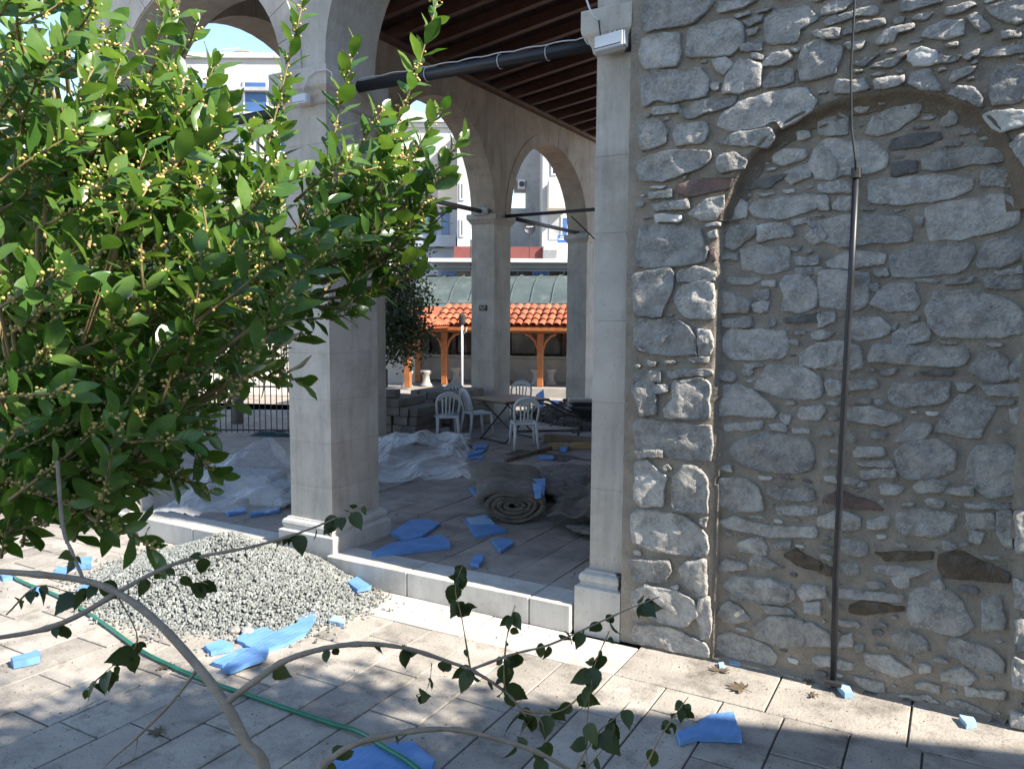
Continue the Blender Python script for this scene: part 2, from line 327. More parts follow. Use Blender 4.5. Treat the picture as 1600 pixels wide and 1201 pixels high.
# ------------------------------------------------------------------ rubble wall
SINGLE="""0n -2006,4491 -1982,4558 -1750,4523 -1488,4466 -1521,4416 -1622,4341 -1694,4328 -1840,4336 -1984,4326 -2012,4409
0n -1489,4370 -1455,4462 -1214,4414 -1322,4376 -1443,4371
0n -2013,4293 -1895,4320 -1726,4294 -1716,4125 -1746,4075 -1983,4090 -2019,4183
0n -1674,4313 -1379,4331 -1290,4262 -1309,4150 -1384,4085 -1699,4125
0n -2009,4051 -1883,4084 -1723,4041 -1580,4055 -1519,3959 -1523,3856 -1772,3833 -1881,3872 -1979,3829 -2008,3954
0n -1918,3832 -1725,3828 -1712,3775 -1911,3772
0n -1718,3806 -1537,3838 -1331,3828 -1346,3778 -1663,3713 -1713,3744
0n -2012,3745 -1862,3756 -1798,3672 -1811,3572 -1987,3532 -2014,3643
0n -1763,3698 -1526,3698 -1515,3616 -1546,3550 -1754,3542
0n -1474,3652 -1426,3749 -1293,3803 -1031,3838 -904,3828 -835,3743 -867,3671 -1044,3588 -1088,3640 -1186,3611 -1365,3604
0n -1477,3561 -1307,3607 -1103,3604 -1084,3538 -1132,3478 -1408,3524
0n -2010,3496 -1779,3531 -1495,3507 -1482,3448 -1549,3395 -1827,3316 -1994,3335 -2022,3424
0n -1457,3461 -1345,3479 -1257,3417 -1274,3357 -1421,3341 -1463,3385
0r -1737,3300 -1545,3329 -1343,3316 -1374,3237 -1661,3199 -1736,3238
0n -1930,3257 -1759,3266 -1752,3205 -1923,3209
0n -1513,4081 -1407,4093 -1359,4039 -1417,3975 -1473,4003
0n -1439,3862 -1421,3967 -1325,4072 -1180,4003 -1182,3863 -1318,3836
0n -1310,4290 -1187,4320 -1192,4270 -1283,4259
0n -1299,4232 -1207,4243 -1225,4195 -1284,4191
0n -1327,4153 -1190,4157 -1195,4087 -1326,4114
0n -1200,4004 -1128,4067 -1010,4072 -986,4014 -1099,3980
0n -1185,3874 -1124,3965 -975,3952 -982,3871 -1150,3849
0n -1182,4293 -1104,4333 -914,4324 -848,4224 -958,4186 -960,4108 -1165,4131 -1186,4214
0n -964,3949 -943,4093 -845,4113 -694,4031 -739,3884 -836,3871 -947,3867
0n -1515,3938 -1446,3942 -1458,3884 -1506,3897
0n -1375,4339 -1263,4346 -1269,4321 -1361,4311
0n -1024,4083 -949,4078 -955,4053 -1011,4056
0n -901,4160 -856,4166 -718,4153 -727,4102 -878,4120
0n -1228,4338 -1132,4353 -1138,4335 -1221,4324
0n -1269,4099 -1163,4057 -1175,4027 -1254,4051
1n -1122,3437 -1046,3483 -903,3465 -895,3405 -1042,3371 -1115,3399
1n -1048,3336 -871,3381 -870,3285 -997,3242 -1036,3284
1d -1308,3276 -1134,3315 -1012,3324 -1132,3235 -1295,3238
1n -872,3444 -781,3471 -716,3359 -728,3254 -854,3263
0n -845,4280 -790,4319 -642,4311 -693,4265 -763,4241 -838,4243
0n -828,4205 -784,4236 -532,4252 -497,4212 -520,4195 -643,4205 -802,4178
0n -713,4130 -618,4179 -477,4168 -470,4129 -627,4108 -721,4104
0n -525,4043 -472,4104 -326,4115 -319,4087 -414,4059 -424,4025 -513,4013
0n -408,4200 -391,4252 -172,4222 -180,4202 -389,4185
0n -170,4170 -29,4185 -4,4163 -67,4135 -159,4129
0n -339,4136 -297,4158 -222,4162 -263,4129 -328,4128
0n -289,4030 -260,4080 -159,4104 -64,4094 -52,4007 -164,3990 -239,4013
0n -53,4110 -4,4125 71,4011 23,3991 -10,4036
0n 25,4137 126,4153 248,4151 309,4076 294,4039 190,4021 86,4064
0w -351,3945 -278,3976 -194,3943 -192,3865 -316,3858 -351,3910
0n -208,3915 -62,3892 -90,3862 -206,3862
0n -66,3878 24,3916 15,3877 -45,3858
0n 13,3874 53,3910 239,3922 289,3863 64,3858
0n -133,3771 -103,3813 7,3825 1,3792 -111,3750
0n 63,3743 116,3808 241,3799 299,3679 235,3596 90,3593 74,3666
0n -751,3769 -738,3866 -648,3832 -581,3846 -540,3765 -657,3753
0n -524,3823 -454,3826 -357,3823 -355,3777 -450,3753 -521,3758
0n -354,3781 -317,3838 -224,3849 -177,3762 -150,3705 -271,3722
0n -138,3691 -75,3730 -2,3715 46,3657 53,3587 -71,3648
0w 51,3546 107,3564 258,3554 310,3475 135,3432 73,3506
0n 180,3376 253,3432 315,3352 291,3208 231,3292
0n -656,3925 -546,3968 -491,3964 -589,3907
0n -551,3889 -481,3924 -336,3956 -423,3879
0n -859,4155 -740,4160 -721,4096 -834,4102
0n -698,4059 -576,4051 -603,4001 -673,4018
0n 108,3995 216,3983 228,3948 116,3944
1n -580,3520 -536,3620 -412,3667 -265,3674 -269,3600 -362,3530 -500,3497
1n -844,3491 -783,3519 -487,3467 -435,3396 -433,3310 -509,3282 -836,3265 -903,3373
1d -433,3409 -427,3476 -317,3502 -157,3496 -137,3456 -208,3419 -414,3401
1d -420,3337 -268,3342 -264,3264 -406,3246
1n -266,3359 -195,3395 19,3390 107,3377 158,3361 178,3288 -25,3278 -134,3258 -244,3272
1n -540,3242 -426,3250 -246,3250 -166,3255 31,3208 26,3137 -86,3091 -360,3074 -534,3101
1n -836,3232 -724,3256 -611,3238 -614,3168 -824,3188
1n 52,3158 55,3256 191,3270 238,3242 232,3144
1n -165,3566 -103,3618 -58,3566 -77,3515 -162,3518
1n -75,3452 -39,3505 83,3515 67,3470
1n -851,3682 -784,3711 -656,3624 -666,3522 -845,3539
0n -1904,3178 -1638,3192 -1630,3123 -1890,3125
0n -1649,3089 -1527,3186 -1399,3210 -1393,3124 -1455,3042 -1535,3034
0w -1883,3109 -1682,3085 -1681,3045 -1876,3042
0n -2005,3024 -1935,3047 -1636,3020 -1551,2990 -1494,2832 -1510,2762 -1862,2730 -2025,2751 -2011,2912
0w -1528,3018 -1416,3026 -1422,2999 -1513,2997
0n -1525,2963 -1441,2980 -1433,2925 -1495,2920
0r -1487,2853 -1452,2866 -1450,2769 -1478,2763
0n -2036,2706 -1753,2745 -1725,2702 -1741,2550 -1796,2470 -1809,2398 -2022,2389
0n -1716,2705 -1579,2746 -1443,2699 -1442,2637 -1720,2629
0n -1742,2530 -1679,2619 -1512,2653 -1449,2626 -1444,2381 -1620,2382 -1694,2426
0n -2023,2342 -1946,2389 -1706,2381 -1603,2323 -1553,2237 -1552,2139 -1739,2116 -1980,2151 -2024,2215
0n -1563,2319 -1470,2316 -1444,2229 -1465,2136 -1552,2134
0n -1623,2116 -1468,2129 -1480,2086 -1595,2082
0n -1785,2027 -1454,2053 -1435,2009 -1765,1969
0n -1898,2022 -1807,2026 -1812,1938 -1889,1942
0n -1735,1954 -1503,1988 -1458,1946 -1459,1697 -1779,1681 -1790,1762 -1725,1831
0n -2024,1959 -1900,2027 -1845,1902 -1838,1704 -1961,1682 -1982,1795 -2027,1866
0n -1860,1919 -1754,1931 -1753,1873 -1851,1853
1n -1269,3123 -1215,3167 -914,3184 -809,3173 -796,3094 -1024,3030 -1222,3049
1n -1380,3147 -1313,3195 -1263,3139 -1269,3046 -1374,3040
1n -1422,2940 -1359,3005 -1198,3016 -1204,2943 -1352,2834 -1417,2863
1n -1204,3001 -1077,3018 -969,2989 -962,2916 -1194,2889
1n -1321,2850 -1175,2875 -986,2851 -970,2708 -1118,2670 -1289,2715
1n -1433,2818 -1315,2828 -1314,2773 -1425,2776
1n -989,3027 -862,3033 -867,2994 -981,2987
1n -903,2917 -813,2991 -748,2898 -832,2849
1n -988,2846 -911,2857 -929,2818 -981,2826
1n -965,2781 -806,2790 -804,2732 -953,2735
1n -963,2715 -793,2725 -729,2673 -951,2664
1n -1043,2622 -1009,2675 -858,2673 -803,2594 -806,2463 -895,2425 -1046,2439 -1009,2521
1n -1446,2570 -1412,2590 -1311,2546 -1213,2504 -1224,2417 -1441,2428
1n -1215,2566 -1109,2592 -1100,2524 -1159,2497 -1214,2524
1n -1232,2486 -1100,2513 -1103,2431 -1197,2431
1n -1416,2381 -1210,2402 -1208,2331 -1403,2322
1n -1413,2266 -1355,2318 -988,2315 -962,2215 -993,2120 -1336,2100 -1410,2167
1n -907,2163 -787,2244 -673,2230 -657,2110 -804,2064 -897,2089
1n -1197,1922 -1101,2096 -880,2085 -756,2027 -741,1909 -794,1864 -1015,1867
1n -1270,2083 -1149,2102 -1115,2075 -1242,2043
1n -1434,2023 -1316,2028 -1294,1987 -1328,1957 -1427,1967
1n -1431,1918 -1305,1953 -1164,1912 -1023,1769 -1045,1731 -1425,1718
1n -1402,2669 -1151,2652 -1217,2607 -1377,2617
1n -1161,2643 -1062,2641 -1067,2594 -1160,2602
1n -1268,2052 -1193,2048 -1205,1998 -1260,2010
1n -972,2252 -908,2253 -906,2219 -958,2218
1n -1123,2399 -1050,2386 -1061,2331 -1114,2330
1d -1016,2394 -782,2432 -779,2371 -1004,2356
1n -834,2311 -753,2319 -738,2266 -826,2257
1n -827,3169 -760,3170 -749,3066 -824,3071
1n -744,3100 -704,3155 -609,3153 -611,3061 -737,3067
1n -889,3005 -766,3023 -618,3044 -316,3007 -273,2973 -273,2857 -502,2850 -653,2831 -802,2876 -888,2971
1n -279,3007 -223,3010 -226,2942 -265,2956
1n -220,3061 -90,3088 63,3098 79,3121 203,3108 266,3042 271,2930 171,2903 -2,2856 -196,2854 -215,2945
1n -411,2784 -218,2832 48,2843 61,2780 4,2665 -188,2641 -390,2642
1n -767,2751 -632,2817 -419,2797 -426,2730 -603,2700 -756,2715
1n -495,2694 -402,2705 -388,2654 -470,2655
1n -808,2684 -749,2707 -503,2679 -494,2497 -544,2450 -630,2436 -795,2463
1n -509,2490 -442,2572 -390,2618 -245,2608 -219,2500 -237,2432 -351,2437 -415,2429
1n -197,2441 -154,2559 50,2573 235,2505 322,2442 328,2310 210,2284 -105,2279 -174,2355
1n 55,2733 95,2843 190,2883 298,2863 305,2747 181,2682 68,2689
1n 103,2620 120,2654 303,2644 306,2562 124,2567
1n -106,2634 59,2643 52,2608 -95,2592
1n -269,2637 -127,2629 -115,2604 -248,2612
1n -505,2606 -453,2618 -456,2560 -498,2561
1n -621,2403 -436,2407 -371,2347 -379,2288 -563,2248 -606,2261
1n -375,2269 -367,2305 -200,2383 -153,2343 -154,2262 -278,2232 -363,2240
1n -374,2359 -329,2372 -338,2315 -367,2321
1n -284,2399 -223,2418 -222,2387 -277,2374
1n -797,2237 -642,2258 -531,2210 -521,2080 -623,2060 -791,2071
1n -504,2151 -478,2236 -401,2245 -236,2234 45,2227 56,2180 41,2116 -93,2103 -396,2120 -493,2118
1n 43,2097 105,2203 183,2216 253,2161 274,2062 164,2010 53,2074
1n -425,2084 -326,2088 -335,2043 -417,2039
1d -207,2068 -20,2094 -18,2058 -188,2051
1n 108,2014 343,2026 347,1948 163,1948
1n -14,2014 98,2020 37,1955 4,1972
1n -374,1935 -352,1995 -36,2030 -37,1909 -91,1882 -286,1845 -367,1878
1n -751,1972 -709,2014 -634,1991 -631,1911 -717,1893
1n -627,1999 -436,2032 -427,1959 -613,1937
1n -802,2422 -703,2442 -688,2370 -798,2330
1n 251,2130 326,2200 336,2061 266,2046
1n 151,2667 290,2699 310,2652 171,2642
1n -797,2306 -685,2307 -720,2267 -795,2259
1n -620,1831 -474,1848 -291,1806 -279,1761 -387,1725 -616,1743
1n -569,1887 -462,1900 -460,1861 -562,1854
1n -453,1895 -382,1886 -387,1860 -445,1856
1n -116,1713 -67,1799 -13,1938 34,1963 170,1915 209,1873 161,1769 143,1692 28,1692
1n 164,1913 297,1933 289,1902 186,1890
1n 260,1881 335,1898 341,1789 280,1785
1n -337,1638 -218,1771 -123,1761 -111,1733 -167,1647 -297,1628
1n -325,1573 -258,1643 -78,1675 21,1604 18,1492 -65,1435 -226,1397 -289,1437
1n 70,1569 105,1650 272,1675 357,1596 349,1380 196,1338 59,1433
1n -568,1546 -526,1590 -377,1588 -365,1540 -545,1509
1n -536,1485 -326,1518 -314,1470 -525,1461
1n -519,1432 -305,1473 -302,1412 -501,1384
1n -212,1366 -130,1440 -15,1418 -39,1348 -189,1325
1n -38,1379 110,1408 114,1341 -36,1342
1r -730,1255 -625,1296 -461,1252 -351,1206 -370,1186 -588,1183 -739,1205
1n -756,1092 -633,1170 -492,1139 -493,1047 -603,1033 -753,1042
1n -461,1122 -323,1166 -322,1088 -456,1057
1n -298,1189 -210,1228 39,1232 36,1131 -46,1070 -232,1044 -284,1085
1n 78,1241 229,1260 235,1154 74,1143
1n 234,1256 267,1302 316,1286 327,1050 280,1063 239,1134
1o -413,917 -262,956 -66,971 -73,924 -342,868
1o -54,968 68,1004 193,954 326,918 321,840 197,835 -19,824 -60,886
1n -43,1042 1,1049 47,1011 -19,988
1o -740,805 -637,780 -648,723 -738,735
1n -410,842 -126,865 -79,861 -226,771 -398,795
1n -86,788 -20,807 -7,763 -84,736
1n -611,1382 -466,1366 -465,1332 -599,1331
1n -732,1379 -644,1388 -630,1335 -705,1341
1n 95,1151 182,1126 164,1060 109,1077
1n 64,1295 250,1320 330,1328 315,1292 75,1262
0n -2022,1626 -1970,1682 -1444,1658 -1428,1560 -1437,1412 -1596,1404 -1979,1449
0n -1992,1435 -1777,1465 -1775,1407 -1965,1388
0n -1992,1363 -1890,1387 -1847,1330 -1736,1272 -1758,1202 -1767,1050 -1937,1023 -2001,1081
0n -1786,1351 -1734,1371 -1718,1328 -1778,1307
0n -1703,1279 -1642,1375 -1537,1372 -1451,1291 -1448,1050 -1711,1028 -1720,1181
0n -2021,966 -1969,1020 -1623,1018 -1571,991 -1445,893 -1442,754 -1527,726 -1817,717 -2004,758
0n -1514,1008 -1457,1030 -1455,957 -1506,965
0n -2021,637 -1711,682 -1693,597 -1745,504 -1983,480
0n -1657,636 -1590,696 -1452,727 -1438,464 -1515,447 -1623,537
0n -2003,396 -1885,474 -1665,475 -1523,432 -1496,321 -1582,210 -1769,208 -1987,264
0n -1503,447 -1426,473 -1401,276 -1416,156 -1482,143 -1512,299
0n -1997,73 -1972,160 -1712,193 -1430,129 -1409,20 -1678,20 -1982,20
0n -1710,497 -1643,517 -1642,479 -1702,468
1n -1355,1487 -1288,1568 -1087,1638 -825,1617 -774,1551 -795,1396 -1005,1356 -1200,1375 -1295,1430
1n -1411,1286 -1230,1322 -1117,1244 -1090,1095 -1299,1064 -1406,1093
1n -1406,1376 -1321,1399 -1305,1343 -1398,1348
1n -1096,1218 -1064,1273 -906,1268 -846,1300 -769,1282 -767,1202 -1016,1188
1n -1016,1151 -745,1173 -742,1111 -1002,1076
1n -1384,1662 -1121,1713 -1118,1650 -1370,1611
1n -1083,1693 -964,1702 -955,1647 -1068,1652
1n -1008,1763 -942,1754 -953,1691 -1000,1708
1n -913,1761 -887,1817 -762,1837 -716,1800 -757,1738 -894,1730
1n -1405,992 -1306,1032 -1057,1004 -749,1034 -747,963 -1055,920 -1374,946
1n -1278,855 -1100,924 -1046,837 -1069,792 -1252,792
1n -1182,777 -1104,806 -987,740 -1045,700 -1180,708
1n -1396,677 -1339,732 -1179,713 -1189,670 -1387,623
1n -1363,549 -1293,615 -1044,647 -896,620 -924,477 -1286,433
1o -961,809 -893,875 -720,809 -719,746 -865,757
1n -1051,876 -908,925 -906,870 -1012,839
1n -935,1669 -819,1678 -817,1644 -921,1635
1n -1410,329 -1309,447 -1224,409 -1149,327 -1304,264
1n -1344,513 -1252,621 -1028,638 -867,587 -875,499 -1199,460
1n -1381,180 -1309,224 -1054,187 -961,117 -993,33 -1175,34 -1389,47
1n -1151,286 -1021,394 -809,406 -790,222 -951,180 -1124,201
1n -1110,446 -918,464 -861,421 -1051,395
1n -864,576 -831,639 -683,649 -668,573 -826,528
1n -828,514 -712,543 -709,459 -812,439
1n -199,696 -131,745 9,759 90,704 171,549 62,457 -17,471 -179,488 -205,577
1n -454,723 -346,742 -321,706 -427,673
1n -308,784 -203,796 -188,725 -293,720
1n -614,648 -363,673 -212,674 -220,625 -601,584
1o -548,546 -455,600 -219,603 -217,573 -473,495 -546,496
1n -303,407 -231,452 -99,439 -56,351 -157,310 -270,339
1n 26,436 63,469 254,441 328,376 331,298 160,296 30,343
1n -11,229 122,300 205,232 130,173 2,170
1n -128,271 -59,274 -45,211 -124,192
1n -573,341 -511,368 -508,285 -593,240
1n -501,296 -429,325 -439,268 -487,243
1n -888,357 -770,398 -649,342 -625,246 -788,217 -883,228
1n 16,40 82,86 213,55 285,27 215,20 28,20
1n 186,717 291,779 323,565 198,518
1n -78,789 -23,812 3,751 -53,741
1n 110,173 347,184 341,135 122,116
1n -257,27 -64,64 7,20 -146,20 -246,20
1n -444,243 -292,283 -143,190 -241,137 -422,173
1n -509,92 -314,89 -291,20 -452,20
0n 340,904 399,893 407,719 350,719
0n 353,653 409,673 420,488 364,456
0n 356,448 424,431 433,245 365,251
0n 361,108 442,106 450,20 369,20
0n 322,1294 451,1320 465,1051 334,1052
1n -444,970 -486,988 -573,985 -608,968 -610,903 -584,870 -482,879 -440,902
1n -491,175 -648,184 -742,172 -759,124 -690,110 -501,115
1n -255,1358 -357,1370 -407,1348 -386,1299 -273,1302
1n -489,817 -513,833 -603,822 -600,767 -554,750 -487,762
1n 11,142 -94,150 -144,127 -143,93 1,95
1n -463,441 -474,449 -597,453 -620,447 -621,416 -579,405 -481,408 -453,416
1n -23,1298 -47,1304 -134,1302 -152,1284 -132,1250 -54,1248 -27,1253
1n -544,1659 -562,1666 -618,1664 -628,1646 -628,1605 -573,1595 -542,1609
1d 182,787 160,800 76,798 53,784 65,755 147,751 173,756
1n -633,1483 -704,1488 -745,1471 -727,1427 -642,1436
1n -885,3571 -908,3585 -961,3580 -974,3566 -970,3525 -925,3520 -883,3533
1n -359,1691 -427,1694 -462,1689 -442,1641 -366,1647
1n -645,862 -673,871 -722,868 -730,857 -728,832 -670,829 -646,834
0n -416,4290 -430,4296 -499,4297 -514,4274 -503,4261 -448,4262 -413,4270
0n -810,4369 -826,4378 -886,4374 -902,4369 -896,4348 -878,4338 -823,4341 -812,4348
1n -547,3688 -616,3692 -638,3679 -624,3653 -556,3657
1w -1039,1335 -1070,1340 -1134,1338 -1136,1315 -1106,1305 -1050,1310
1d -328,414 -352,424 -396,424 -408,412 -398,387 -348,384 -328,392
0n -1840,2083 -1906,2090 -1919,2065 -1913,2050 -1845,2051
1n -670,1663 -682,1670 -748,1671 -761,1665 -761,1647 -743,1642 -691,1639 -669,1645
0n -368,4159 -417,4165 -441,4158 -428,4125 -369,4125
1n -34,3422 -49,3426 -127,3427 -140,3421 -143,3407 -122,3402 -52,3401 -38,3409
1n 42,311 17,315 -50,313 -57,293 -25,288 40,291
0n -1957,3187 -1971,3195 -2011,3197 -2017,3188 -2019,3160 -2008,3154 -1972,3158 -1963,3163
0n -1695,2091 -1765,2098 -1792,2093 -1789,2072 -1703,2071
1w -829,115 -889,120 -901,113 -897,86 -838,85
1n -591,543 -612,547 -660,544 -661,519 -635,512 -598,513
0w -1792,3292 -1884,3298 -1920,3288 -1893,3275 -1807,3277
1n -597,1552 -654,1559 -696,1550 -678,1532 -598,1533
1n 224,2257 171,2261 126,2254 141,2236 224,2236
1d -653,74 -678,82 -719,79 -722,57 -679,45 -653,53
1n 271,995 255,1000 196,999 179,996 179,980 193,977 258,976 270,982
1n -293,324 -312,329 -372,330 -389,313 -377,306 -329,306 -295,308
1n -1094,3205 -1181,3210 -1207,3202 -1179,3187 -1096,3189
1n -158,291 -195,297 -210,289 -202,253 -158,255
1n -1170,263 -1220,267 -1259,264 -1271,249 -1241,243 -1168,248
1n -909,1848 -926,1853 -976,1851 -982,1831 -963,1821 -913,1826
1n -188,3582 -205,3592 -253,3590 -263,3571 -255,3564 -206,3562 -187,3568
1n -1068,1054 -1104,1059 -1198,1056 -1198,1043 -1146,1042 -1077,1043
0n -1927,710 -1974,712 -1989,700 -1985,678 -1930,679
1n -5,2260 -82,2267 -120,2260 -96,2246 -7,2246
1n -210,998 -246,1001 -296,1000 -294,981 -247,977 -214,978
1w -79,1829 -130,1833 -161,1825 -144,1805 -85,1809
1n -968,3216 -989,3219 -1041,3219 -1053,3211 -1044,3198 -1009,3196 -973,3197
0n -85,3969 -99,3974 -152,3972 -156,3963 -152,3948 -115,3946 -89,3952
0n -772,3797 -784,3802 -832,3801 -842,3787 -838,3776 -792,3775 -772,3780
1n -647,920 -677,925 -736,921 -738,908 -717,904 -656,904
1n -485,3072 -498,3076 -556,3076 -576,3072 -581,3061 -562,3058 -500,3057 -488,3061
1n -861,2309 -911,2312 -943,2306 -938,2288 -867,2291
1n -650,1857 -709,1861 -739,1856 -724,1839 -658,1839
1w -332,1040 -375,1042 -404,1037 -394,1016 -338,1017"""
